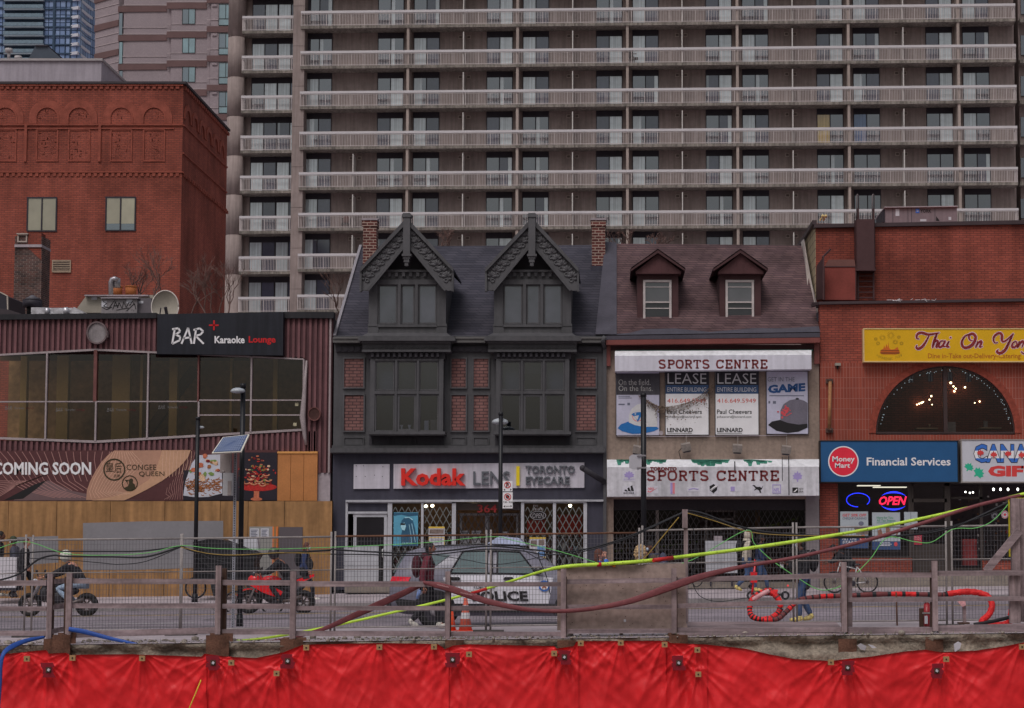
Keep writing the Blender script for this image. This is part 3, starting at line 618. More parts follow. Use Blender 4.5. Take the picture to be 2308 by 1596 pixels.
t = thing('rusty_wall_disc', 'small rusty brown disc on the maroon cladding near the dark corner', 'lamp casing', P(708, 948, SY - .1)); q = MB(); q.disc(708, 933, 14, SY - .2, .14, 0, 15); part('disc', q, mat('rust_disc', C(58, 38, 36), .9, .3, 5), t); q = MB(); q.ring(708, 933, 14.5, 2, SY - .23, .05, 0, 24, 0, 360, 15.5); part('rim', q, m_brm, t)
q = MB(); q.tube([P(691, 813, SY - .12), P(687, 870, SY - .14), P(682, 940, SY - .16), P(687, 985, SY - .14), P(690, 1003, SY - .1)], [.03, .06, .1, .06, .04], 8); solo('bent_trim_strip', q, m_mul, 'bent aluminium strip hanging loose beside the right end of the window band', 'trim strip')
# sign: BAR
t = thing('bar_sign', 'black sign board with brushed white bar lettering and a red cross', 'sign', P(496, 800, SY - .2)); q = MB(); q.bp(354, (708, 703), 638, (798, 801), SY - .3, .3); part('board', q, mat('black_sign_board', C(26, 27, 34), .45, .12, 2, streak=.3), t)
m_sw = mat('sign_white', C(176, 174, 178), .7, .05, 3); m_sr = mat('sign_red', C(150, 24, 28), .6, .08, 3); m_bk = mat('print_black', C(26, 24, 26), .7, .05, 3)
q = MB(); Yb = SY - .31
for st in ([(394, 741), (388, 775)], [(388, 742), (402, 740), (406, 747), (396, 754), (406, 759), (405, 767), (388, 775)], [(409, 775), (424, 739), (432, 775)], [(413, 763), (430, 760)], [(442, 741), (437, 775)], [(436, 744), (450, 740), (458, 747), (452, 754), (441, 757), (459, 775)]): q.line(st, 4.2, Yb, .008)
q.text('Karaoke', 483.5, 757.5, 551.5, 774, Yb, .008, 0, 0, .028); part('lettering', q, m_sw, t)
q = MB(); q.text('Lounge', 560.5, 757.5, 621, 777, Yb, .008, 0, 0, .028); q.bp(471, 731.5, 493, 734.8, Yb, .008); q.bp(480.5, 722, 484, 744.5, Yb, .008); part('lettering', q, m_sr, t)
# banner: coming soon
t = thing('coming_soon_banner', 'printed maroon and beige banner announcing a restaurant, with food photos', 'banner', P(312, 1128, SY - .1)); Yb = SY - .10
q = MB(); q.bp(-60, (1016, 1014), 625, 1129, Yb, .03); part('sheet', q, mat('banner_maroon', C(66, 38, 40), .5, .12, 1.2), t)
m_lf = mat('banner_beige', C(150, 116, 94), .5, .1, 1); m_lf2 = mat('banner_tan', C(138, 104, 88), .5, .08, 1); m_gy = mat('banner_grey', C(86, 68, 70), .5, .08, 1); m_ln = mat('banner_line', C(130, 96, 92), .5, .08, 1)
q = MB(); q.poly([(108, 1083), (160, 1106), (260, 1126), (340, 1128), (-20, 1128), (30, 1128), (70, 1100)], Yb - .004); part('print', q, m_gy, t)
q = MB(); q.poly([(30, 1126), (8, 1128), (52, 1105), (78, 1092), (106, 1082), (80, 1104), (52, 1124)], Yb - .006); part('print', q, m_bk, t)
q = MB()
for i in range(26):
    u = -6 + 14.5 * i; c = max(-1, min(1, (u - 190) / 190.)); pts = [(u + 26 * c + 0, 1018), (u + 8 * c, 1036), (u - 4 * c + 6 * (1 - abs(c)), 1060), (u + 14 - 10 * c, 1085), (u + 44 - 20 * c, 1106), (u + 90 - 40 * c, 1122)]
    pts = [p for p in pts if p[0] < 255 - (p[1] - 1018) * .55]
    if len(pts) > 1: q.line(pts, 1.3, Yb - .005)
for i in range(9): q.line([(-10, 1104 - 5 * i + 20), (40 + 3 * i, 1090 - i * 1.2 + 4), (90 + i * 2, 1076 - i)], 1.4, Yb - .005)
part('print', q, m_ln, t)
leaf = [(194, 1127), (196, 1105), (203, 1085), (215, 1062), (228, 1042), (243, 1026), (258, 1015.5), (430, 1014.5), (424, 1030), (412, 1045), (392, 1064), (365, 1084), (330, 1104), (300, 1119), (280, 1128)]
q = MB(); q.poly(leaf, Yb - .008); part('print', q, m_lf2, t)
q = MB(); q.poly([(365, 1015), (430, 1014.5), (424, 1030), (412, 1045), (392, 1064), (365, 1084), (330, 1104), (300, 1119), (280, 1128), (205, 1128), (250, 1121), (300, 1104), (335, 1082), (352, 1056), (360, 1034)], Yb - .012); part('print', q, m_lf, t)
q = MB()
for i in range(11): q.line([(252 + 9 * i * .5, 1018), (232 + 9 * i, 1045), (212 + 7.5 * i, 1080), (202 + 6 * i, 1108), (206 + 9 * i, 1124 - i)], 1.0, Yb - .014)
for i in range(9): q.line([(432 - 8 * i, 1017), (430 - 8 * i, 1045), (424 - 7 * i, 1064 + 2 * i)], .9, Yb - .014)
part('print', q, mat('banner_pale', C(166, 134, 116), .5, .08, 1), t)
q = MB()
for i in range(10): q.line([(440 - 7 * i + 0, 1018 + 9 * i), (428 - 6 * i, 1060 + 6 * i), (418 - 4 * i, 1092 + 3 * i), (424 - 6 * i, 1126)], .8, Yb - .006)
part('print', q, m_ln, t)
q = MB(); q.text('COMING SOON', -16, 1041.5, 205.5, 1070.5, Yb - .02, .004, 0, 0, .03); part('lettering', q, m_sw, t)
m_ol = mat('print_olive', C(44, 38, 24), .6, .05, 3); q = MB(); q.text('CONGEE', 285, 1047, 352, 1059.5, Yb - .02); q.text('QUEEN', 313, 1062.5, 370.5, 1075, Yb - .02); part('lettering', q, m_ol, t)
q = MB(); q.ring(257.5, 1058.5, 25, 3.2, Yb - .02, .004, 0, 36); q.text('皇', 238, 1042, 256, 1063, Yb - .02); q.text('后', 258, 1043, 274, 1066, Yb - .02); q.text('名粥', 256, 1069, 270.5, 1076, Yb - .02)
q.ring(292.5, 1089.5, 18, 2.2, Yb - .02, .004, 0, 30); q.poly([(279, 1100), (288, 1096), (291, 1090), (290, 1082), (296, 1078), (300, 1081), (299, 1088), (304, 1092), (305, 1100), (299, 1105), (288, 1105)], Yb - .02); q.poly([(281, 1081.5), (290, 1081.5), (287, 1085.5), (284, 1085.5)], Yb - .021); q.line([(285, 1085), (289, 1092)], 1.2, Yb - .022)
part('emblem', q, m_ol, t)
# the two food photographs
q = MB(); q.bp(413, 1060, 502, 1128, Yb - .016, .004); q.poly([(545, 1020), (624.5, 1020), (624.5, 1128), (500, 1128), (500, 1108), (530, 1108)], Yb - .017); part('print', q, mat('food_dark', C(30, 26, 34), .5, .1, 2), t)
q = MB(); q.poly([(413, 1117), (418, 1085), (432, 1045), (446, 1026), (499, 1024), (501, 1112), (470, 1120), (440, 1121)], Yb - .021); part('print', q, mat('plate_white', C(150, 150, 160), .5, .08, 3), t)
fm = [mat('food_%s' % n, C(*c), .4, .25, 20) for n, c in (('orange', (150, 84, 62)), ('red', (140, 34, 32)), ('green', (92, 110, 60)), ('cream', (170, 140, 116)), ('brown', (120, 74, 44)), ('glaze', (92, 22, 26)))]
rr = random.Random(5); q = MB()
for i in range(150): a = rr.uniform(417, 494); b = rr.gauss(1094, 8); L = rr.uniform(5, 13); g_ = rr.uniform(-.8, .8); q.line([(a, b), (a + L * .5, b + L * g_ * .5 + 2), (a + L, b + L * g_)], 1.6, Yb - .026 - .0004 * (i % 5), .004, 4)
for i, (u, v, r, m_) in enumerate(((452, 1048, 12, 0), (440, 1058, 10, 0), (462, 1030, 9, 0), (468, 1038, 8, 3), (482, 1042, 11, 2), (470, 1052, 9, 4), (490, 1060, 8, 3), (462, 1068, 8, 2), (455, 1078, 12, 3), (478, 1068, 9, 2), (430, 1062, 6, 2), (446, 1068, 9, 0), (486, 1046, 6, 3), (498, 1054, 3, 2))):
    for k in range(7): a_ = rr.uniform(0, 6.28); q.disc(u + rr.random() * r * .55 * math.cos(a_), v + rr.random() * r * .45 * math.sin(a_), rr.uniform(.28, .66) * r, Yb - .031 - .0004 * k - .0006 * (i % 5), .003, m_ if rr.random() < .72 else rr.choice([0, 3, 4, 5]), r * rr.uniform(.2, .44), 9)
for i in range(170): a = rr.gauss(578, 18); b = 1092 - abs(rr.gauss(0, 27)); b = max(b, 1024 + abs(a - 576) * .9); q.disc(a, b, rr.uniform(1.2, 4.2), Yb - .027 - .0003 * (i % 20), .003, rr.choice([1, 5, 5, 5, 0, 5, 3, 4, 1, 2]), rr.uniform(.8, 3), 8)
for (u, v) in ((565, 1078), (585, 1082), (605, 1080), (572, 1088), (600, 1068), (556, 1086), (592, 1091)): q.ring(u, v, 9, 4, Yb - .034, .003, 0, 10, 190, 350, 6); q.ring(u, v - .5, 8, .8, Yb - .036, .003, 3, 10, 200, 340, 5)
q.disc(581, 1098, 43, Yb - .022, .004, 1, 9, 24); q.bp(572, 1106, 584, 1124, Yb - .022, .004, 0); q.disc(578, 1125, 13, Yb - .023, .004, 0, 4)
part('food_print', q, fm, t)
# orange plywood board, plywood hoarding with grey paint patches, notices
t = thing('orange_boarding', 'orange-stained three-board panel between the food banner and corrugated cladding', 'panel', P(670, 1128, SY - .1)); m_or = mat('orange_board', C(140, 92, 54), .7, .12, 2)
for a, b in ((625.5, 654.5), (655.3, 684), (684.8, 715)): q = MB(); q.bp(a, 1022, b, 1129, SY - .14, .1); part('board', q, m_or, t)
q = MB(); q.bp(625, 1017.5, 715.5, 1022, SY - .17, .13); part('cap_strip', q, mat('orange_cap', C(164, 116, 66), .6, .1, 2), t)
m_ply = mat('plywood_hoarding', C(121, 90, 59), .75, .16, .8, grain=.3, gax=(5, 5, .5), streak=.12)
t = thing('plywood_hoarding', 'long tan plywood hoarding along the pavement with grey painted-out patches', 'hoarding', P(370, 1347, SY - .35)); Yh = SY - .35
us = [-60, 17, 126, 247, 370, 495, 558, 640, 748]
for a, b in zip(us, us[1:]): q = MB(); q.bp(a + .5, (1130, 1129.5), b - .5, (1352, 1349), Yh - .003 * (a % 2), .04); part('plywood_sheet', q, m_ply, t)
m_gp = mat('grey_paint', C(100, 98, 102), .8, .08, 1); q = MB(); q.poly([(187, 1179), (330, 1175), (503, 1174), (503, 1280), (430, 1280), (300, 1285), (187, 1285)], Yh - .004); q.poly([(33, 1211), (131, 1208), (131, 1268), (80, 1272), (33, 1270)], Yh - .004); part('paint_patch', q, m_gp, t)
t2 = thing('hoarding_door', 'grey and dark double door set into the tan hoarding with orange tape', 'door', P(640, 1345, Yh - .03)); q = MB(); q.bp(561, 1187, 619, 1346, Yh - .03, .024); part('door_leaf', q, mat('grey_door', C(112, 110, 108), .7, .06, 1), t2)
q = MB(); q.bp(628, 1188, 681, 1346, Yh - .03, .024); part('door_leaf', q, mat('charcoal_door', C(70, 64, 68), .7, .06, 1), t2); q = MB(); q.bp(613.5, 1187, 616.5, 1320, Yh - .05, .016); q.bp(622, 1187, 625, 1320, Yh - .05, .016); part('tape', q, mat('orange_tape', C(210, 96, 50), .5, .05, 3), t2); q = MB(); q.bp(616.6, 1187, 621.9, 1320, Yh - .048, .018); part('door_post', q, m_ply, t2)
m_pap = mat('white_paper', C(150, 149, 156), .8, .06, 3); m_gt = mat('grey_print', C(84, 86, 100), .8, .08, 3)
for (a, b, c, d, lb) in ((563.5, 1191, 584, 1212, 'white notice with a table of dates, left on the grey hoarding door'), (587.5, 1191, 606, 1213, 'white notice with bold grey words, right on the grey hoarding door')):
    t2 = thing('paper_notice', lb, 'notice', P((a + c) / 2, d, Yh - .04)); q = MB(); q.bp(a, b, c, d, Yh - .04, .006); part('sheet', q, m_pap, t2); q = MB()
    for k in range(5): q.bp(a + 2, b + 3 + 3.4 * k, c - 3 - (k * 7 % 5), b + 4.6 + 3.4 * k, Yh - .045, .003)
    part('print', q, m_gt, t2)
# rooftop plant of the bar building
m_gal = mat('galvanised', C(128, 124, 130), .35, .2, 3, metal=.6); m_gryu = mat('unit_grey', C(102, 97, 100), .6, .1, 1.5, streak=.15); m_beig = mat('unit_beige', C(118, 112, 104), .6, .1, 1.5)
t = thing('graffiti_air_unit', 'grey rooftop air handling unit with black graffiti on its front', 'air conditioner', P(290, 705, 62))
q = MB(); q.poly([(166, 705), (192, 670), (192, 666), (345, 665), (350, 705)], 62.8, 2.5); part('sloped_casing', q, m_beig, t); q = MB(); q.bp(228.5, 672, 309, 706, 61.8, 1); part('casing', q, m_gryu, t); q = MB(); q.bp(309.3, 672, 341, 706, 61.95, .8); part('side_panel', q, mat('unit_dark', C(78, 73, 78), .6, .1, 2), t)
q = MB(); q.bp(190, 664.5, 334, 667, 62.6, 2.8); q.bp(227, 670, 312, 672.5, 61.7, 1.2); part('lid', q, m_conc, t)
q = MB(); Yg = 61.79
for st in ([(230, 678), (240, 684), (233, 690), (246, 694), (258, 677)], [(254, 697), (260, 680), (265, 694), (268, 682), (275, 695), (279, 680), (284, 693)], [(256, 690), (268, 688)], [(284, 693), (291, 681), (297, 681), (292, 689), (298, 679), (305, 690)], [(230, 692), (240, 698), (252, 692)], [(285, 701), (303, 684), (306, 697)], [(262, 699), (290, 694)], [(297, 698), (298, 699)], [(301, 700), (302, 701)]): q.line(st, 1.5, Yg)
part('graffiti', q, m_bk, t); q = MB(); q.bp(229, 679, 240, 692, 61.795, .003); q.bp(285, 675, 298, 684, 61.795, .003); q.bp(206, 668.5, 219, 676, 62.79, .003); q.bp(312, 678, 323, 684, 61.94, .003); part('sticker', q, m_pap, t)
t = thing('foil_duct', 'shiny foil-wrapped ventilation duct lying along the roof edge', 'duct', P(128, 706, 61)); q = MB()
for a, b in ((70, 105), (106, 146), (147, 166)): q.bp(a, 693 + (a > 100) * 1, b, 708, 60.8, .9)
q.poly([(166, 692), (188, 704), (188, 708), (166, 708)], 60.8, .9); q.tube([P(106, 695, 60.75), P(106, 708, 60.75)], .08, 8); q.tube([P(147, 694, 60.75), P(150, 708, 60.75)], .1, 8); part('duct', q, mat('foil', C(150, 148, 154), .3, .3, 4, metal=.5, bump=.5, bsc=6), t)
t = thing('chimney_cowl', 'black metal vent cowl with a conical grey cap on the roof', 'roof vent', P(74, 706, 61.5)); q = MB(); q.cyl(P(66, 708, 61.5), P(66, 690, 61.5), .09, 10); part('stem', q, m_bk, t); q = MB(); q.cyl(P(73, 692, 61.5), P(73, 676, 61.5), .32, 18); part('drum', q, m_dark, t); q = MB(); q.tube([P(73, 677, 61.5), P(73, 665, 61.5)], [.33, .03], 18); part('cone_cap', q, mat('cone_grey', C(70, 68, 74), .5, .1, 2), t)
t = thing('satellite_dish', 'large pale satellite dish facing up beside the black bar sign', 'satellite dish', P(371, 706, 61.3)); q = MB(); cdish = P(372, 692, 61.3)
vs = [cdish + Vector((.46 * r * math.cos(t * .2618), .22 * (r * r - 1) * -1, .56 * r * math.sin(t * .2618))) for r in (.02, .3, .6, .85, 1) for t in range(24)]
q.raw(vs, [(i * 24 + j, i * 24 + (j + 1) % 24, (i + 1) * 24 + (j + 1) % 24, (i + 1) * 24 + j) for i in range(4) for j in range(24)], 0, True); part('dish', q, mat('dish_white', C(134, 128, 120), .6, .12, 2), t)
q = MB(); q.tube([cdish + Vector((.46 * math.cos(t * .2094), 0, .56 * math.sin(t * .2094))) for t in range(31)], .02, 6); part('rim', q, mat('dish_rim', C(168, 160, 156), .5, .05, 2), t); q = MB(); q.bar(cdish + Vector((0, .05, 0)), cdish + Vector((.05, .3, -.5)), .08); q.tube([cdish + Vector((-.2, 0, -.5)), cdish + Vector((-.02, -.5, -.1))], .02, 6); part('mount', q, m_dark, t)
t = thing('goose_neck_flue', 'galvanised goose-neck flue pipe rising behind the graffiti unit', 'flue pipe', P(253, 665, 63.5)); q = MB(); q.tube([P(250, 666, 63.5), P(250, 636, 63.5), P(252, 630, 63.5), P(258, 628, 63.5), P(265, 631, 63.5)], .085, 10); part('pipe', q, m_gal, t); q = MB(); q.tube([P(262, 628, 63.7), P(262, 648, 63.7)], .15, 12); part('cap', q, m_gal, t)
for u, lb in ((263, 'orange-brown chimney pot beside the goose-neck flue'), (295, 'orange-brown chimney pot standing alone right of the flue')): q = MB(); q.tube([P(u, 666, 64.5), P(u, 646, 64.5)], [.19, .2], 14); q.torus(P(u, 646.5, 64.5), (0, 0, 1), .2, .025, 14, 6); solo('chimney_pot', q, mat('terracotta', C(132, 78, 46), .8, .12, 3), lb, 'chimney pot')
t = thing('brick_chimney', 'old soot-blackened brick chimney with a patched orange shaft in front of the red wall', 'chimney', P(64, 706, 67)); m_old = brick('sooty_brick', C(86, 58, 54), C(50, 40, 42), C(96, 84, 80), .22, .075, .014, .5, stain=.35, vsc=1.2); q = MB(); q.bp(32, 532, 93, 712, 67, 1); part('stack', q, m_old, t)
q = MB(); q.bp(63, 525, 93, 560, 66.98, .5); q.poly([(63, 560), (93, 560), (93, 586), (82, 577), (70, 565)], 66.985, .012); part('rebuilt_shaft', q, m_rb, t); q = MB(); q.bp(32.5, 551, 94, 557, 66.93, 1.1); part('ledge', q, m_conc, t)
q = MB(); q.frame(39, 527.5, 61, 546, 66.95, .5, 3); q.bp(37, 525.5, 63, 528, 66.9, .6); part('cowl_box', q, mat('cowl_white', C(134, 122, 116), .7, .1, 2), t); q = MB(); q.bp(43, 533, 58, 552, 67.1, .3); part('clay_pot', q, mat('clay_pot', C(140, 108, 70), .8, .1, 2), t)
t = thing('roof_hatch', 'dark slope-topped roof structure cut by the left photo edge', 'roof structure', P(10, 705, 64)); q = MB(); q.poly([(-40, 650), (0, 660), (15, 668), (17, 700), (-40, 710)], 64, 2); part('casing', q, m_dark, t); q = MB(); q.poly([(-40, 690), (20, 698), (50, 708), (-40, 712)], 63.5, 1.5); part('roof_slope', q, m_cop, t); q = MB(); q.line([(-40, 648), (0, 658.5), (16, 667), (17, 700)], 2, 63.98, .1); part('edge_trim', q, mat('pale_trim', C(150, 140, 132), .6, .1, 2), t)
# ================================================================ gabled shop building (dark painted timber and brick)
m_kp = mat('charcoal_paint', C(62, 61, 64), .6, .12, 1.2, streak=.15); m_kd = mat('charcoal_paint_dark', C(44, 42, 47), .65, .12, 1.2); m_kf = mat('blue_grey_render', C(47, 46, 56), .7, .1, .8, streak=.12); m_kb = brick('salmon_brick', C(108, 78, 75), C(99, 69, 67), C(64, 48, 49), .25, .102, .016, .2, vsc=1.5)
m_sla = brick('slate_roof', C(56, 54, 62), C(45, 44, 52), C(36, 35, 42), .42, .11, .012, .3, stain=0, vsc=.5)
kb = thing('gabled_shop', 'narrow charcoal-painted shop building with two steep ornate gables and pink brick panels', 'building', P(1060, 1325, SY))
q = MB(); q.bp(752, 757, 1361, 1022, SY, .35); part('wall', q, m_kp, kb)
q = MB(); q.bp(750, 1022, 1361.5, 1129, SY - .06, .4); q.bp(750, 1129, 778, 1330, SY - .06, .4); q.bp(1322, 1129, 1361.5, 1330, SY - .06, .4); part('shopfront_wall', q, m_kf, kb)
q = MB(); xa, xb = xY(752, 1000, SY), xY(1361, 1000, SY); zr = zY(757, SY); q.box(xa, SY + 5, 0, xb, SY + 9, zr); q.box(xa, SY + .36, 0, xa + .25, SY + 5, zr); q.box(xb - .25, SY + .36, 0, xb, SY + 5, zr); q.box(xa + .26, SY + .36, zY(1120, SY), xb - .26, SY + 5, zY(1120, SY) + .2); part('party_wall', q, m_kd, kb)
# roof: steep front slope from the eaves to the ridge
Yr = 65.0; e0, e1, r0_, r1_ = P(754, 760, SY + .1), P(1366, 756, SY + .1), P(813, 556, Yr), P(1372, 552, Yr); q = MB(); q.ext([e0, e1, r1_, r0_], Vector((0, .25, -.05))); part('roof', q, m_sla, kb)
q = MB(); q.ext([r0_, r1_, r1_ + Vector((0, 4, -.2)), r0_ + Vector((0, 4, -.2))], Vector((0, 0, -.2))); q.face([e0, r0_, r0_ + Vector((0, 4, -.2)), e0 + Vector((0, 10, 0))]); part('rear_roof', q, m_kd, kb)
q = MB(); q.bar(e0 + Vector((0, -.02, .02)), r0_ + Vector((0, -.02, .02)), .09, .1); part('verge_trim', q, mat('lead_trim', C(110, 106, 112), .5, .1, 2), kb)
# eaves gutter and bay cornices
q = MB(); q.bp(750, 763, 1362, 772, SY - .35, .5); q.bp(750, 760, 1362, 763.2, SY - .4, .5); part('eaves_gutter', q, mat('gutter_paint', C(76, 74, 74), .5, .1, 2), kb)
for o in (0, 284):
    bay = MB(); bay.bp(834 + o, 809, 844.5 + o, 976, SY - .5, .5); bay.bp(989 + o, 809, 999 + o, 976, SY - .5, .5); bay.bp(844.5 + o, 809, 989 + o, 813, SY - .5, .48); bay.bp(844.5 + o, 881, 989 + o, 888, SY - .5, .2); bay.bp(844.5 + o, 973, 989 + o, 976, SY - .5, .5)
    for a in (889.5, 938.8): bay.bp(a + o, 813, a + 5.2 + o, 973, SY - .51, .22)
    f = part('bay_window', bay, m_kp, kb)
    for ci, (a, b) in enumerate(((845, 889), (895, 938.5), (944.5, 988.5))):
        for ri, (c, d) in enumerate(((813.5, 880.5), (888.5, 972.5))):
            q = MB(); tk = 3 if not (ci == 1 and ri == 1) else 5.5; q.frame(a + o, c, b + o, d, SY - .46, .08, tk); s_ = part('sash', q, m_kp, f)
            q = MB(); q.face([P(a + tk + o, d - tk, SY - .41), P(b - tk + o, d - tk, SY - .41), P(b - tk + o, c + tk, SY - .41), P(a + tk + o, c + tk, SY - .41)]); part('pane', q, glass('old_glass', (.56, .6, .7, 1), .13), s_)
    q = MB(); q.bp(844 + o, 812, 990 + o, 882, SY - .2, .02); part('roller_blind', q, mat('grey_blind', C(62, 62, 70), .9, .12, 1), f)
    q = MB(); q.bp(844 + o, 888, 990 + o, 974, SY - .02, .015); part('dark_interior', q, mat('interior_dark', C(27, 29, 40), .9, .2, .8), f)
    q = MB(); q.bp(829 + o, 972.5, 1003 + o, 979, SY - .62, .62); q.bp(832 + o, 979, 1000 + o, 981.5, SY - .56, .55); part('sill', q, m_kp, f)
    q = MB()
    for a, b in ((837, 878), (885, 928), (936, 996)): q.frame(a + o, 985, b + o, 1003, SY - .1, .1, 2)
    q.bp(832 + o, 982, 1000 + o, 1003.5, SY - .05, .05); part('apron_panel', q, m_kd, kb)
    q = MB(); q.bp(809 + o, 757, 1024 + o, 761, SY - .8, .8); q.bp(807 + o, 761, 1026 + o, 768, SY - .85, .85); q.bp(816 + o, 768, 1016 + o, 774, SY - .7, .7); q.bp(817 + o, 774, 1015 + o, 788, SY - .6, .6); q.bp(816 + o, 788, 1016 + o, 793, SY - .68, .68)
    for k in range(14): q.ring(824 + o + 14 * k, 779, 7, 1.6, SY - .64, .05, 0, 10, 180, 360); q.disc(824 + o + 14 * k, 780, 3, SY - .63, .04, 0, 3, 8)
    part('bay_cornice', q, m_kp, kb)
    q = MB(); q.bp(830 + o, 793.5, 1003 + o, 809, SY - .47, .47)
    for k in range(13): q.bp(836 + o + 12.3 * k, 795, 842 + o + 12.3 * k, 804, SY - .6, .13)
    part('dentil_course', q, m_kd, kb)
# items standing in the bay windows
t = thing('window_mugs', 'pair of white cups on the sill inside the left bay window', 'cups', P(915, 972, SY - .3)); q = MB()
for u in (905, 923): q.tube([P(u, 971, SY - .3), P(u, 965, SY - .3), P(u, 958, SY - .3)], [.05, .03, .06], 10)
q.bp(899, 967, 933, 969, SY - .32, .12); part('cup', q, m_sw, t)
q = MB(); q.bp(956, 948, 966, 972, SY - .3, .12); solo('paper_carton', q, m_pap, 'tall white carton in the right lower pane of the left bay window', 'carton')
q = MB(); q.bp(970, 946, 985, 971, SY - .24, .15); solo('cardboard_box', q, mat('card_grey', C(104, 96, 92), .8, .1, 2), 'brownish cardboard box behind the white carton in the left bay window', 'box')
q = MB(); q.bp(1178, 842, 1222, 880, SY - .37, .1); part('board_patch', q, m_kd, kb)
for (a, b) in ((775.5, 819), (1017.5, 1049.5), (1067.5, 1100.5), (1299.5, 1342.5)):
    for c, d in ((808.5, 873), (890.5, 971)):
        q = MB(); q.bp(a, c, b, d, SY - .02, .02); part('brick_panel', q, m_kb, kb); q = MB(); q.frame(a - 3, c - 3, b + 3, d + 3, SY - .07, .07, 3); part('panel_frame', q, m_kp, kb)
    q = MB(); q.frame(a - 1, 985, b + 1, 1003, SY - .06, .06, 2); q.bp(a + 2, 987, b - 2, 1001, SY - .03, .03); part('panel_frame', q, m_kp, kb)
q = MB(); q.bp(757, 780, 816, 793, SY - .1, .1); q.bp(1017, 780, 1100, 793, SY - .1, .1); q.bp(1301, 780, 1358, 793, SY - .1, .1)
for a, b in ((757, 816), (1017, 1100), (1301, 1358)):
    for k in range(int((b - a) / 14)): q.disc(a + 8 + 14 * k, 786, 5.5, SY - .13, .03, 0, 5.5, 12)
part('frieze', q, m_kd, kb)
q = MB(); q.bp(748, 1004, 1362, 1010, SY - .3, .3); q.bp(744, 1010, 1364, 1020, SY - .42, .42); q.bp(748, 1020, 1362, 1022.5, SY - .3, .3); part('string_course', q, m_kp, kb)
q = MB(); q.bp(1359.5, 775, 1367, 1330, SY - .14, .14); q.tube([P(1363, 758, SY - .5), P(1359, 768, SY - .45), P(1362, 785, SY - .1)], .07, 8); part('downpipe', q, m_kp, kb)
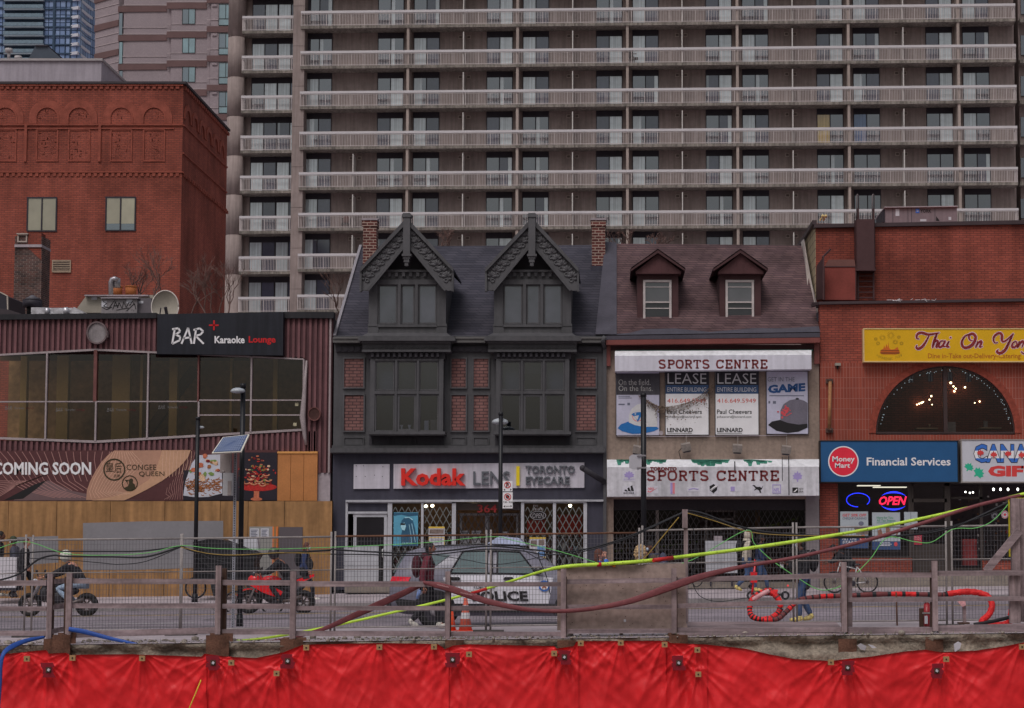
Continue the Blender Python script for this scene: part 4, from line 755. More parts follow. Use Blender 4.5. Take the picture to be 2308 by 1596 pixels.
# gabled dormers
m_orn = mat('carved_board', C(66, 65, 68), .6, .1, 2)
for o in (0, 282.5):
    Yd = SY - .15; q = MB(); q.bp(831 + o, 636, 851 + o, 757, Yd, .6); q.bp(985 + o, 636, 1005 + o, 757, Yd, .6); q.bp(851 + o, 630, 985 + o, 641, Yd - .02, .6); q.bp(851 + o, 731, 985 + o, 737, Yd - .06, .6); q.bp(851 + o, 737, 985 + o, 757, Yd, .6); q.bp(829 + o, 730, 852 + o, 735, Yd - .06, .1); q.bp(984 + o, 730, 1007 + o, 735, Yd - .06, .1); q.bp(829 + o, 735, 853 + o, 757, Yd - .04, .1); q.bp(983 + o, 735, 1007 + o, 757, Yd - .04, .1)
    q.bp(896 + o, 641, 903 + o, 731, Yd - .03, .2); q.bp(935 + o, 641, 942 + o, 731, Yd - .03, .2); dm = part('gable_dormer', q, m_kp, kb)
    for a, b in ((852, 895.5), (903.5, 934.5), (942.5, 984.5)):
        q = MB(); q.frame(a + o, 641.5, b + o, 730.5, Yd + .05, .06, 3.5); part('window_frame', q, m_kp, dm); q = MB(); q.bp(a + 3.5 + o, 645, b - 3.5 + o, 727, Yd + .09, .03); part('pane', q, pane('dusty_glass', C(52, 52, 60), .14, .12, .3), dm)
    q = MB(); q.poly([(838 + o, 632), (916.5 + o, 540), (996 + o, 632)], Yd + .3, .3); part('gable_recess', q, m_kd, dm)
    q = MB(); q.bp(846 + o, 608, 990 + o, 613, Yd - .05, .35); q.bp(846 + o, 613, 990 + o, 630, Yd + .06, .25)
    for k in range(8): q.bp(858 + o + 16 * k, 614, 865 + o + 16 * k, 623, Yd - .04, .1)
    part('gable_cornice', q, m_kp, dm)
    for sg in (-1, 1):
        X = lambda d: 916.5 + o + sg * d
        q = MB(); q.poly([(X(2), 497), (X(103), 610), (X(103), 655), (X(86), 655), (X(2), 553)], Yd - .3, .1); part('bargeboard', q, m_orn, dm)
        q = MB(); q.poly([(X(0), 490), (X(105), 604), (X(105), 613), (X(2), 505)], Yd - .45, .3); q.poly([(X(2), 547), (X(90), 653), (X(85), 656), (X(2), 555)], Yd - .38, .1); q.bp(min(X(101.5), X(106)), 606, max(X(101.5), X(106)), 657, Yd - .4, .2); part('bargeboard_moulding', q, m_kp, dm)
        q = MB()
        for k in range(8):      # carved scrolls running down the board
            d = 12 + 11.4 * k; cu, cv = X(d), 527 + (d - 10) * 1.15 + 6; r_ = 8.5
            for i in range(5): a_ = .5 + i * .62; q.ell(P(cu + sg * r_ * math.cos(a_) * .9, cv - r_ * math.sin(a_) * .9 - 3, Yd - .31), .06, .05, .095, 7, 4, 0, Matrix.Rotation(-sg * (a_ - 1.57), 3, 'Y'))
            q.torus(P(cu - sg * 3, cv + 5, Yd - .31), (0, 1, 0), .06, .025, 10, 5); q.ell(P(cu + sg * 6, cv + 2, Yd - .31), .05, .05, .05, 7, 5)
        part('carving', q, m_orn, dm)
        # roof of the gable running back into the main slope
        a0, a1 = P(916.5 + o, 492, Yd - .44), P(X(106), 606, Yd - .44); q = MB(); q.ext([a0, a1, a1 + Vector((0, 3.0, 0)), a0 + Vector((0, 4.6, 0))], Vector((0, 0, -.08))); part('gable_roof', q, m_sla, dm)
    q = MB(); q.bp(908.5 + o, 486, 924 + o, 572, Yd - .52, .25); q.bp(906 + o, 482, 926.5 + o, 489, Yd - .55, .3); q.bp(908 + o, 480, 924.5 + o, 482, Yd - .53, .26); q.bp(905.5 + o, 572, 927 + o, 577, Yd - .56, .3); q.bp(908 + o, 577, 924 + o, 583, Yd - .52, .25); q.bp(910 + o, 583, 922 + o, 591, Yd - .5, .2); q.bp(912 + o, 591, 920 + o, 599, Yd - .48, .16); part('finial_post', q, m_orn, dm)
    q = MB(); x0_, x1_ = xY(831 + o, 700, Yd), xY(1005 + o, 700, Yd); zb_, zt2 = zY(757, Yd), zY(612, Yd)
    for x in (x0_, x1_ - .06): q.ext([(x, Yd + .3, zb_), (x, Yd + .2 + 2.6, zt2), (x, Yd + .3, zt2)], Vector((.06, 0, 0)))
    part('dormer_cheek', q, m_kp, dm); q = MB(); q.ext([P(814 + o, 758, SY - .5), P(1018 + o, 758, SY - .5), P(1006 + o, 750, Yd), P(830 + o, 750, Yd)], Vector((0, .2, -.02))); part('skirt', q, m_kp, dm)
# chimneys of the gabled shop
m_cb = brick('chimney_brick', C(86, 46, 43), C(62, 34, 34), C(132, 114, 106), .24, .1, .016, .25, stain=.15, vsc=1.5)
for u, Y_, v1, lb in ((833, 63.0, 598, 'dark red brick chimney with white mortar left of the gables'), (1349, 63.2, 602, 'dark red brick chimney with white mortar between the slate and brown roofs')):
    t = thing('roof_chimney', lb, 'chimney', P(u, v1, Y_), 'brick chimneys on the shop roofs'); q = MB(); q.bp(u - 15, 510, u + 15, v1 + 12, Y_, .5); part('stack', q, m_cb, t); q = MB(); q.bp(u - 17, 502, u + 17, 510, Y_ - .03, .56); q.bp(u - 17, 496, u + 17, 502, Y_ - .03, .56); part('corbel', q, m_cb, t); q = MB(); q.bp(u - 18, 491.5, u + 18, 496, Y_ - .06, .62); part('cap', q, m_conc, t); q = MB(); q.bp(u - 18, v1 - 3, u + 18, v1 + 20, Y_ - .04, .58); part('flashing', q, m_kf, t)
# ================================================================ shopfront of the gabled shop
m_alu = mat('white_aluminium', C(136, 136, 142), .45, .1, 3, streak=.1); m_pg = glass('shop_glass', (.86, .88, .88, 1), .05); m_int = mat('shop_interior', C(110, 86, 66), .9, .35, .9)
m_gw = mat('white_gate', C(205, 203, 205), .5, .05, 3); m_gb = mat('black_gate', C(30, 26, 28), .6, .1, 3); m_cl = emit('ceiling_lamp', (1, .82, .55, 1), 14)
sf = part('shopfront_frame', (lambda q: (q.bp(779, (1127, 1126), 1360, (1131.5, 1130.5), SY - .18, .15), q.bp(778, 1131.5, 783, 1322, SY - .12, .12), q.bp(873, 1131.5, 883, 1322, SY - .12, .12), q.bp(783, 1153, 873, 1158, SY - .12, .12), q.bp(783, 1131.5, 873, 1134, SY - .12, .12), q.bp(883, 1131.5, 1027, 1134, SY - .12, .12), q.bp(948.5, 1134, 954, 1322, SY - .12, .12), q.bp(1018, 1131.5, 1027, 1322, SY - .12, .12), q.bp(1174, 1131.5, 1181, 1322, SY - .12, .12), q.bp(1181, 1131.5, 1322, 1134, SY - .12, .12), q.bp(1246, 1134, 1253, 1322, SY - .12, .12), q.bp(1315, 1134, 1323, 1322, SY - .12, .12), q)[-1])(MB()), m_alu, kb)
q = MB(); q.bp(784, 1135, 873, 1152.5, SY - .05, .04); part('transom_panel', q, m_kf, kb)
dr = part('shop_door', (lambda q: (q.frame(796, 1158.5, 872, 1320, SY - .08, .08, 7), q.bp(803, 1230, 853, 1234, SY - .08, .08), q)[-1])(MB()), m_alu, kb)
q = MB(); q.bp(803, 1166, 865, 1230, SY - .05, .02); part('door_glass', q, pane('door_dark', C(34, 32, 36), .08), dr); q = MB(); q.bp(775, 1234, 853, 1274, SY - .15, .05); q.bp(775, 1274.8, 853, 1317, SY - .15, .05); part('white_panel', q, m_alu, dr); q = MB(); q.tube([P(864, 1238, SY - .1), P(862, 1239, SY - .2), P(862, 1255, SY - .2), P(866, 1257, SY - .1)], .02, 6); part('handle', q, m_gw, dr)
q = MB(); q.bp(853, 1234, 865, 1318, SY - .03, .02); part('door_gap', q, m_bk, dr)
q = MB(); q.bp(776, (1322, 1321), 1330, (1336, 1334), SY - .5, .5); part('plinth_step', q, mat('step_concrete', C(104, 96, 90), .9, .2, 2), kb)
q = MB(); q.bp(883, 1300, 1027, 1322, SY - .1, .08); q.bp(1181, 1300, 1322, 1322, SY - .1, .08); part('stall_riser', q, m_alu, kb)
for a, b in ((883, 948.5), (954, 1018), (1181, 1246), (1253, 1315)):
    q = MB(); q.face([P(a, 1300, SY - .06), P(b, 1300, SY - .06), P(b, 1134, SY - .06), P(a, 1134, SY - .06)]); part('shop_window', q, m_pg, kb)
    q = MB(); lattice(q, a + 3, 1143, b - 2, 1298, SY + .02, 14.6, 27.4, 1.9); part('scissor_gate', q, m_gw, kb)
q = MB(); lattice(q, 1030, 1156, 1172, 1318, SY - .02, 15, 28, 1.9); q.bp(1029, 1150, 1031, 1318, SY - .03, .03); q.bp(1171, 1140, 1174, 1318, SY - .03, .03); q.bp(1100, 1160, 1102.5, 1318, SY - .03, .03); part('entrance_gate', q, m_gb, kb)
q = MB(); q.bp(1027, 1134, 1174, 1150, SY + .02, .03); part('entrance_transom', q, pane('entrance_glass', C(48, 40, 40), .1), kb); q = MB(); q.text('364', 1076, 1137, 1120, 1155.5, SY - .06, .008, 0, 0, .02); part('house_number', q, mat('dark_red_number', C(100, 26, 28), .6, .1, 3), kb)
q = MB(); q.frame(1036, 1157, 1168, 1320, SY + .9, .08, 5); q.bp(1093, 1160, 1103, 1320, SY + .9, .08); part('inner_door', q, m_alu, kb)
q = MB(); q.box(xY(780, 1200, SY), SY + 2.6, .2, xY(1322, 1200, SY), SY + 2.7, zY(1131, SY)); part('shop_back_wall', q, m_int, kb)
q = MB(); q.box(xY(780, 1200, SY), SY + .1, zY(1133, SY) + .02, xY(1322, 1200, SY), SY + 2.7, zY(1133, SY) + .1); q.box(xY(780, 1200, SY), SY + .05, gz(-5, 59) + .1, xY(1322, 1200, SY), SY + 2.7, gz(-5, 59) + .18); part('shop_ceiling_and_floor', q, mat('ceiling_grey', C(96, 90, 84), .9, .1, 1), kb)
for u, v in ((960, 1142), (974.5, 1141), (1071, 1143), (1285, 1141)):
    q = MB(); q.ell(P(u, v - 1, SY + 1.6), .06, .06, .05, 10, 6); part('ceiling_light', q, m_cl, kb)
rr = random.Random(8); cc = [mat('stock_%d' % i, C(*c), .8, .2, 4) for i, c in enumerate(((150, 50, 42), (160, 112, 54), (96, 124, 140), (170, 166, 158), (60, 44, 38), (44, 60, 52)))]
q = MB()
for zi, v in enumerate((1210, 1240, 1268, 1292)):
    q.bp(1183, v, 1316, v + 2.5, SY + 1.0, .5, 4); q.bp(884, v, 1020, v + 2.5, SY + 1.6, .5, 4)
    for k in range(11): u = 1184 + 12 * k; q.bp(u, v - rr.uniform(6, 18), u + rr.uniform(6, 11), v, SY + 1.1, .2, rr.randrange(6))
    for k in range(9): u = 890 + 15 * k; q.bp(u, v - rr.uniform(5, 16), u + rr.uniform(5, 12), v, SY + 1.7, .2, rr.randrange(6))
q.bp(1188, 1172, 1230, 1200, SY + .5, .1, 0); q.bp(1258, 1160, 1312, 1200, SY + .9, .1, 0); part('stocked_shelving', q, cc, kb)
def bill(name, lb, a, b, c, d, Y_, base, bits, cat='poster'):
    t = thing(name, lb, cat, P((a + c) / 2, d, Y_)); q = MB(); q.bp(a, b, c, d, Y_, .008); part('sheet', q, base, t)
    for m_, fn in bits: q = MB(); fn(q); part('print', q, m_, t)
    return t
m_tl = mat('teal_print', C(70, 122, 144), .4, .15, 2); m_tl2 = mat('teal_dark_print', C(38, 70, 92), .4, .2, 3); m_tl3 = mat('teal_pale_print', C(128, 164, 176), .4, .12, 3)
Yp = SY - .07
bill('fashion_poster', 'tall teal-tinted poster of a woman with sunglasses in the shop window', 887, 1155, 942, 1231, Yp, m_tl, [
    (m_tl2, lambda q: (q.poly([(905, 1231), (903, 1212), (906, 1196), (903, 1186), (905, 1174), (912, 1166), (922, 1165), (930, 1171), (934, 1185), (938, 1205), (941, 1231)], Yp - .005), q.poly([(887, 1156), (942, 1156), (942, 1162), (920, 1164), (905, 1160), (887, 1163)], Yp - .004))),
    (m_tl3, lambda q: (q.poly([(905, 1180), (903, 1186), (906, 1194), (912, 1196), (915, 1186), (912, 1178)], Yp - .009), q.line([(912, 1167), (922, 1166), (930, 1172)], 2, Yp - .009), q.line([(928, 1180), (932, 1200), (936, 1222)], 1.2, Yp - .009), q.line([(922, 1182), (926, 1205), (928, 1226)], 1, Yp - .009), q.text('GUCCI', 906, 1222, 930, 1227, Yp - .009))),
    (m_bk, lambda q: q.bp(902.5, 1179.5, 913, 1183.5, Yp - .013, .004))])
m_yo = mat('yellow_print', C(164, 138, 60), .6, .1, 3); m_ph = mat('photo_print', C(96, 84, 80), .6, .4, 12)
bill('discount_poster', 'white window poster with yellow edge offering fifteen and thirty percent off', 966, 1187, 1002, 1233, Yp, m_pap, [(m_yo, lambda q: (q.bp(966, 1187, 1002, 1191, Yp - .005, .004), q.bp(966, 1211, 1002, 1212.5, Yp - .005, .004), q.bp(966, 1212.5, 967.3, 1233, Yp - .005, .004), q.bp(1000.7, 1212.5, 1002, 1233, Yp - .005, .004))), (m_ph, lambda q: q.bp(968, 1193, 1000, 1203, Yp - .005, .004)), (m_gt, lambda q: (q.text('GET 15% OFF', 971, 1214.5, 996, 1218, Yp - .005), q.text('GET 30% OFF', 971, 1222, 997, 1225.5, Yp - .005)))])
bill('offer_poster', 'white and yellow poster with two portraits in the right shop window', 1193, 1211, 1230, 1258, Yp, m_pap, [(m_yo, lambda q: (q.bp(1193, 1211, 1230, 1215, Yp - .005, .004), q.bp(1193, 1255.5, 1230, 1258, Yp - .005, .004))), (m_ph, lambda q: (q.bp(1196, 1218, 1210, 1232, Yp - .005, .004), q.bp(1214, 1217, 1227, 1229, Yp - .005, .004), q.bp(1198, 1243, 1209, 1253, Yp - .005, .004))), (mat('blue_print', C(80, 110, 150), .6, .1, 3), lambda q: (q.bp(1211, 1231, 1228, 1241, Yp - .005, .004), q.bp(1212, 1244, 1228, 1254, Yp - .005, .004)))])
for (a, b, c, d, lb) in ((1037, 1196, 1058, 1225, 'white notice behind the black entrance gate, left of the pair'), (1063, 1196, 1084, 1225, 'white notice behind the black entrance gate, nearer the lamp post'), (1133, 1198, 1146, 1220, 'narrow white notice behind the gate just right of the lamp post')): bill('paper_notice', lb, a, b, c, d, SY + .85, m_pap, [(m_gt, lambda q: [q.bp(a + 2, b + 4 + 4 * i, c - 3, b + 5.5 + 4 * i, SY + .845, .003) for i in range(5)])], 'notice')
t = thing('unlit_open_sign', 'unlit oval neon open sign hanging in the right shop window', 'neon sign', P(1213, 1172, SY - .07)); m_ud = mat('unlit_tube', C(116, 112, 116), .4, .1, 3); q = MB(); q.ring(1213, 1162, 18, 1.6, SY - .08, .01, 0, 28, 0, 360, 10); q.text('OPEN', 1200, 1157, 1226, 1168, SY - .08, .01, 0, .2); q.text('EYE', 1202, 1138, 1213, 1143, SY - .08); q.text('EXAMS', 1202, 1145, 1225, 1150.5, SY - .08); part('tube', q, m_ud, t); q = MB(); q.disc(1213, 1162, 19, SY - .065, .01, 0, 11); part('backing', q, m_bk, t)
# signs over the shop
m_sb = mat('sign_panel_white', C(150, 146, 155), .5, .07, 1, streak=.12)
t = thing('blank_shop_sign', 'blank white sign panel left of the red lettered shop sign', 'sign', P(837, 1102, SY - .12)); q = MB(); q.bp(797, (1046.5, 1046), 878, (1102, 1101.5), SY - .12, .06); part('panel', q, m_sb, t); q = MB()
for u, v in ((803, 1050), (819, 1050), (863, 1052), (803, 1074), (823, 1074), (844, 1071), (862, 1074)): q.disc(u, v, 1, SY - .124, .004)
part('bolt_hole', q, m_dark, t)
t = thing('optician_sign', 'long white shop sign with raised red, grey and yellow lettering', 'sign', P(1100, 1101, SY - .12)); q = MB(); q.bp(887, (1046, 1042.5), 1317, (1101.5, 1099.5), SY - .12, .06); part('panel', q, m_sb, t)
q = MB(); q.text('Kodak', 904, 1055.5, 1049, 1095, SY - .28, .15, 0, 0, .032); part('lettering', q, mat('letter_red', C(168, 34, 28), .5, .06, 3), t)
m_lg = mat('letter_grey', C(72, 74, 80), .5, .06, 3); q = MB(); q.text('LENS', 1066.5, 1062, 1149, 1093.5, SY - .2, .08, 0, 0, .012); q.text('TORONTO', 1184.5, 1049.5, 1296, 1067.5, SY - .2, .08, 0, 0, .025); q.text('EYECARE', 1185, 1074, 1284, 1093, SY - .2, .08, 0, 0, .025); part('lettering', q, m_lg, t); q = MB(); q.bp(1163.5, 1051, 1171, 1094.5, SY - .2, .08); part('accent_bar', q, mat('letter_yellow', C(186, 156, 30), .5, .06, 3), t)
q = MB(); q.tube([P(1314, 1056, SY - .7), P(1362, 1086, SY - .15)], .09, 10); q.ell(P(1313, 1055, SY - .7), .1, .1, .1, 10, 6); solo('awning_roller', q, m_kd, 'dark diagonal tube arm at the right end of the white optician sign', 'bracket')
# ================================================================ sports shop building
m_st = mat('beige_stucco', C(112, 98, 90), .9, .18, .9, streak=.08, grain=.12, gax=(12, 12, 12)); m_std = mat('grey_stucco', C(104, 97, 100), .9, .12, .9); m_rs = brick('brown_roof_shingle', C(80, 62, 63), C(66, 50, 53), C(48, 38, 41), .36, .095, .012, .3, stain=.2, vsc=.9); m_rw = mat('dark_red_wood', C(56, 36, 38), .7, .15, 2); m_gut = mat('red_brown_gutter', C(92, 50, 47), .5, .15, 2); m_felt = mat('roof_felt', C(58, 56, 64), .9, .15, 2)
sb = thing('sports_shop', 'shuttered beige stucco shop building with a brown shingled mansard roof and two dormers', 'building', P(1605, 1325, SY))
q = MB(); q.bp(1363, 785, 1847, 1125, SY, .35); q.bp(1363, 1125, 1383, 1330, SY, .35); part('wall', q, m_st, sb); q = MB(); q.bp(1817, 1115, 1847, 1330, SY - .02, .37); part('wall_pier', q, m_std, sb)
q = MB(); xa, xb = xY(1364, 1000, SY), xY(1847, 1000, SY); zr = zY(757, SY); q.box(xa, SY + 5, 0, xb, SY + 9, zr); q.box(xa, SY + .36, 0, xa + .2, SY + 5, zr); q.box(xb - .2, SY + .36, 0, xb, SY + 5, zr); part('party_wall', q, m_std, sb)
e0, e1, r0_, r1_ = P(1364, 755, SY), P(1850, 747, SY), P(1366, 549, 64), P(1806, 553, 64); q = MB(); q.ext([e0, e1, r1_, r0_], Vector((0, .25, -.05))); part('roof', q, m_rs, sb)
q = MB(); q.ext([r0_, r1_, r1_ + Vector((0, 5, -.2)), r0_ + Vector((0, 5, -.2))], Vector((0, 0, -.2))); part('rear_roof', q, m_felt, sb)
n_ = Vector((0, -.05, .02)); a = P(1342, 755, SY), P(1390, 755, SY), P(1390, 549, 64), P(1364, 546, 64); q = MB(); q.ext([p + n_ for p in a], Vector((0, .1, -.02))); part('felt_strip', q, m_felt, sb)
q = MB(); q.ext([P(1366, 757, SY) + n_, P(1848, 750, SY) + n_, P(1848, 737, SY + .3) + n_, P(1760, 742, SY + .2) + n_, P(1700, 741, SY + .2) + n_, P(1600, 750, SY + .1) + n_, P(1520, 742, SY + .2) + n_, P(1450, 744, SY + .2) + n_, P(1420, 752, SY + .1) + n_], Vector((0, .05, 0))); part('eaves_felt', q, m_felt, sb)
q = MB(); q.bp(1366, (757, 750), 1848, (766, 760), SY - .3, .35); part('eaves_edge', q, m_felt, sb); q = MB(); q.bp(1366, (766.5, 761), 1848, (777, 772), SY - .4, .4); q.bp(1366, 777, 1376, 825, SY - .12, .12); q.bp(1835, 772, 1847, 820, SY - .12, .12); part('gutter', q, m_gut, sb); q = MB(); q.bp(1376, 777, 1835, 790, SY - .05, .05); part('shaded_recess_strip', q, m_rw, sb)  # last dark strip stands in for the shaded recess under the gutter
for uc, o in ((1483, 0), (1669, 0)):
    Yd = SY + .9; q = MB(); q.bp(uc - 47, 618, uc - 34, 735, Yd, .3); q.bp(uc + 31, 618, uc + 46, 735, Yd, .3); q.bp(uc - 34, 616, uc + 31, 631, Yd, .3); q.bp(uc - 36, 736, uc + 34, 742, Yd - .02, .3); dm = part('dormer', q, m_rw, sb)
    x0_, x1_ = xY(uc - 47, 680, Yd), xY(uc + 46, 680, Yd); q = MB()
    for x in (x0_, x1_ - .06): q.ext([(x, Yd + .3, zY(735, Yd)), (x, Yd + 4, zY(616, Yd)), (x, Yd + .3, zY(616, Yd))], Vector((.06, 0, 0)))
    part('dormer_cheek', q, m_rs, dm)
    q = MB(); q.frame(uc - 33.5, 631, uc + 30.5, 736, Yd - .04, .12, 5); q.bp(uc - 28.5, 646, uc + 25.5, 647.8, Yd + .02, .04); q.bp(uc - 28.5, 679.5, uc + 25.5, 682.5, Yd - .02, .06); q.bp(uc - 28.5, 694, uc + 25.5, 696, Yd + .02, .04); f = part('sash_window', q, mat('weathered_white_frame', C(146, 138, 138), .7, .2, 4), dm)
    q = MB(); q.bp(uc - 28.5, 636, uc + 25.5, 680, Yd + .05, .02); part('pane', q, pane('grey_pane', C(64, 62, 66), .14), f); q = MB(); q.bp(uc - 28.5, 682, uc + 25.5, 731, Yd + .04, .02); part('pane', q, pane('black_pane', C(30, 29, 32), .08), f)
    q = MB(); q.poly([(uc - 50, 612), (uc, 572), (uc + 52, 612), (uc + 52, 617), (uc - 50, 617)], Yd - .25, .5)
    for k in range(6): q.line([(uc - 38 + 15 * k, 616), (uc - 38 + 15 * k, 582 + abs(-38 + 15 * k) * .72)], .8, Yd - .262, .012)
    part('pediment', q, mat('pediment_board', C(62, 38, 40), .7, .2, 2), dm)
    for sg in (-1, 1):
        q = MB(); q.ext([P(uc, 561, Yd - .4), P(uc + sg * 61, 604, Yd - .4), P(uc + sg * 61, 611, Yd - .4), P(uc, 570, Yd - .4)], Vector((0, .2, 0))); part('pediment_moulding', q, m_rw, dm)
        a0, a1 = P(uc, 560, Yd - .4), P(uc + sg * 62, 604, Yd - .4); q = MB(); q.ext([a0, a1, a1 + Vector((0, 2.6, 0)), a0 + Vector((0, 4.2, 0))], Vector((0, 0, -.05))); part('dormer_roof', q, m_rs, dm)
# upper awning sign
m_aw = mat('awning_white', C(158, 156, 166), .6, .08, .8, streak=.07); m_rd = mat('maroon_letters', C(88, 34, 36), .7, .15, 4)
def slabtext(q, s, u0, v0, u1, v1, Y, d=.004):     # block capitals with slab serifs, drawn stroke by stroke
    G = {'S': [[(.86, .2), (.7, .06), (.3, .06), (.12, .2), (.2, .42), (.8, .58), (.88, .8), (.7, .94), (.3, .94), (.12, .8)]], 'P': [[(.25, 0), (.25, 1)], [(.1, .07), (.7, .07), (.9, .2), (.9, .4), (.7, .52), (.25, .52)], [(.05, .95), (.5, .95)]], 'O': [[(.5, .06), (.2, .12), (.08, .35), (.08, .65), (.2, .88), (.5, .94), (.8, .88), (.92, .65), (.92, .35), (.8, .12), (.5, .06)]],
         'R': [[(.22, 0), (.22, 1)], [(.06, .07), (.66, .07), (.84, .18), (.84, .38), (.66, .5), (.22, .5)], [(.55, .5), (.82, .94), (.98, .94)], [(.04, .95), (.42, .95)]], 'T': [[(.5, 0), (.5, 1)], [(.06, .07), (.94, .07)], [(.09, .03), (.09, .28)], [(.91, .03), (.91, .28)], [(.28, .95), (.72, .95)]], 'C': [[(.9, .3), (.78, .1), (.45, .06), (.18, .15), (.08, .4), (.08, .62), (.2, .88), (.5, .94), (.8, .86), (.92, .7)], [(.9, .02), (.9, .32)]],
         'E': [[(.25, 0), (.25, 1)], [(.06, .06), (.88, .06), (.88, .28)], [(.25, .48), (.66, .48)], [(.66, .36), (.66, .62)], [(.06, .95), (.9, .95), (.9, .72)]], 'N': [[(.2, 1), (.2, .05), (.8, .95), (.8, 0)], [(.02, .05), (.3, .05)], [(.62, .05), (.98, .05)], [(.03, .95), (.38, .95)]], ' ': []}
    W = {' ': .55}; tot = sum(W.get(c, 1) for c in s) + .16 * (len(s) - 1); cw = (u1 - u0) / tot; x = u0
    for c in s:
        for st in G[c]:
            L = len(st); q.line([(x + a * cw * W.get(c, 1), (v0 + (v1 - v0) * b)) for a, b in st], (v1 - v0) * (.2 if L != 2 or abs(st[0][0] - st[1][0]) < .05 else .13), Y, d)
            for a, b in st[1:-1]: q.disc(x + a * cw, v0 + (v1 - v0) * b, (v1 - v0) * .1, Y - .001, d, 0, None, 8)
        x += cw * (W.get(c, 1) + .16)
t = thing('upper_awning_sign', 'weathered white awning box lettered sports centre above the row of posters', 'sign', P(1608, 836, SY - .2)); q = MB(); q.bp(1386, (802, 800), 1829, (836.5, 832), SY - .6, .6); part('front_panel', q, m_aw, t)
fr = [P(1386, 802, SY - .6), P(1829, 800, SY - .6), P(1829, 789, SY - .25), P(1386, 791, SY - .25)]; q = MB(); q.ext(fr, Vector((0, .25, 0))); part('sloped_top', q, mat('awning_pale', C(172, 172, 182), .6, .08, 2, streak=.12), t); q = MB(); q.bp(1388, (789, 787.5), 1832, (792, 791), SY - .22, .2); part('rear_edge', q, mat('green_edge', C(40, 72, 66), .7, .3, 5), t)
q = MB(); slabtext(q, 'SPORTS CENTRE', 1484, 811, 1730, 830.5, SY - .606); part('lettering', q, m_rd, t)
# the four boards
m_cap1 = mat('navy_grey_print', C(56, 54, 60), .6, .15, 2, streak=.3); m_lv = mat('pale_lilac', C(146, 144, 160), .6, .1, 1.5); m_bl = mat('cap_blue', C(28, 84, 138), .6, .12, 2); m_cw = mat('cap_white', C(156, 154, 156), .7, .1, 2); m_navy = mat('navy_band', C(42, 62, 92), .6, .12, 2, streak=.2); m_blk2 = mat('board_black', C(34, 32, 38), .6, .15, 2, streak=.3); m_org = mat('phone_red', C(162, 72, 64), .6, .1, 4)
Yq = SY - .08
def board(name, lb, a, b, c, d, base): t = thing(name, lb, 'poster', P((a + c) / 2, d, Yq)); q = MB(); q.bp(a, b, c, d, Yq, .07); part('board', q, base, t); q = MB(); q.frame(a - 1.2, b - 1, c + 1.2, d + 1.2, Yq - .01, .08, 1.4); part('frame', q, m_dark, t); return t
t = board('cap_poster', 'poster of a white and blue baseball cap under a dark headline, partly behind a post', 1389, 838, 1486, 981, m_lv); q = MB(); q.bp(1389.5, 842, 1485.5, 890, Yq - .005, .005); part('print', q, m_cap1, t)
q = MB(); q.text('On the field.', 1394, 855, 1466, 868, Yq - .01); q.text('On the fans.', 1394, 869, 1471, 881.5, Yq - .01); part('lettering', q, mat('dim_letters', C(138, 136, 136), .7, .25, 3), t)
q = MB(); q.poly([(1392, 965), (1400, 956), (1417, 950), (1440, 953), (1480, 962), (1485, 966), (1474, 972), (1450, 977), (1425, 978), (1402, 972)], Yq - .009); part('print', q, m_bl, t)
q = MB(); q.poly([(1417, 952), (1418, 935), (1424, 921), (1436, 912), (1452, 908), (1468, 911), (1479, 922), (1481, 940), (1481, 962), (1450, 962), (1430, 958)], Yq - .013); part('print', q, m_cw, t)
q = MB(); q.poly([(1423, 934), (1428, 931), (1438, 929), (1449, 929), (1445, 938), (1441, 946), (1437, 951), (1434, 943), (1428, 938)], Yq - .017); part('emblem', q, m_bl, t); q = MB(); q.ring(1437, 938, 12, 1.2, Yq - .016, .003, 0, 20, 150, 330); part('emblem', q, m_org, t); q = MB(); q.disc(1432, 933, 2, Yq - .021, .004, 0, 1.6, 8); q.poly([(1429, 938), (1440, 936), (1437, 946)], Yq - .021); part('emblem', q, m_cw, t)
q = MB(); q.bp(1394, 893, 1420, 894.2, Yq - .006, .006); q.bp(1394, 896.5, 1424, 897.8, Yq - .006, .006); q.bp(1394, 910, 1408, 913, Yq - .006, .006); q.bp(1414, 908, 1420, 913.5, Yq - .006, .006); part('small_print', q, m_gt, t)
for a, lb in ((1500, 'lease board with stained lower half, draped with dirty netting'), (1612.5, 'cleaner lease board with a full phone number, right of the netted board')):
    t = board('lease_board', lb, a, 837, a + 97, 980, m_sw); t['group'] = 'lease boards on the stucco wall'; q = MB(); q.bp(a + .3, 837.5, a + 96.7, 868, Yq - .005, .005); part('print', q, m_blk2, t); q = MB(); q.bp(a + .3, 868, a + 96.7, 887.5, Yq - .005, .005); part('print', q, m_navy, t)
    q = MB(); q.text('LEASE', a + 4.5, 841.5, a + 92, 865, Yq - .01, .004, 0, 0, -.005); q.text('ENTIRE BUILDING', a + 4, 873, a + 92, 883, Yq - .01); part('lettering', q, mat('board_white', C(150, 148, 152), .7, .15, 4), t)
    q = MB(); q.text('416.649.5949', a + 4, 898.5, a + 91, 908, Yq - .006); part('lettering', q, m_org, t); q = MB(); q.text('Paul Cheevers', a + 3.5, 923, a + 82, 933, Yq - .006, .004, 0, 0, .012); q.text('pcheevers@lennard.com', a + 3.5, 936.5, a + 81, 943.5, Yq - .006); q.text('LENNARD', a + 3.5, 964.5, a + 61.5, 974, Yq - .006, .004, 0, 0, .03); q.bp(a + 4, 976, a + 60, 977, Yq - .006, .004); part('lettering', q, m_bk, t)
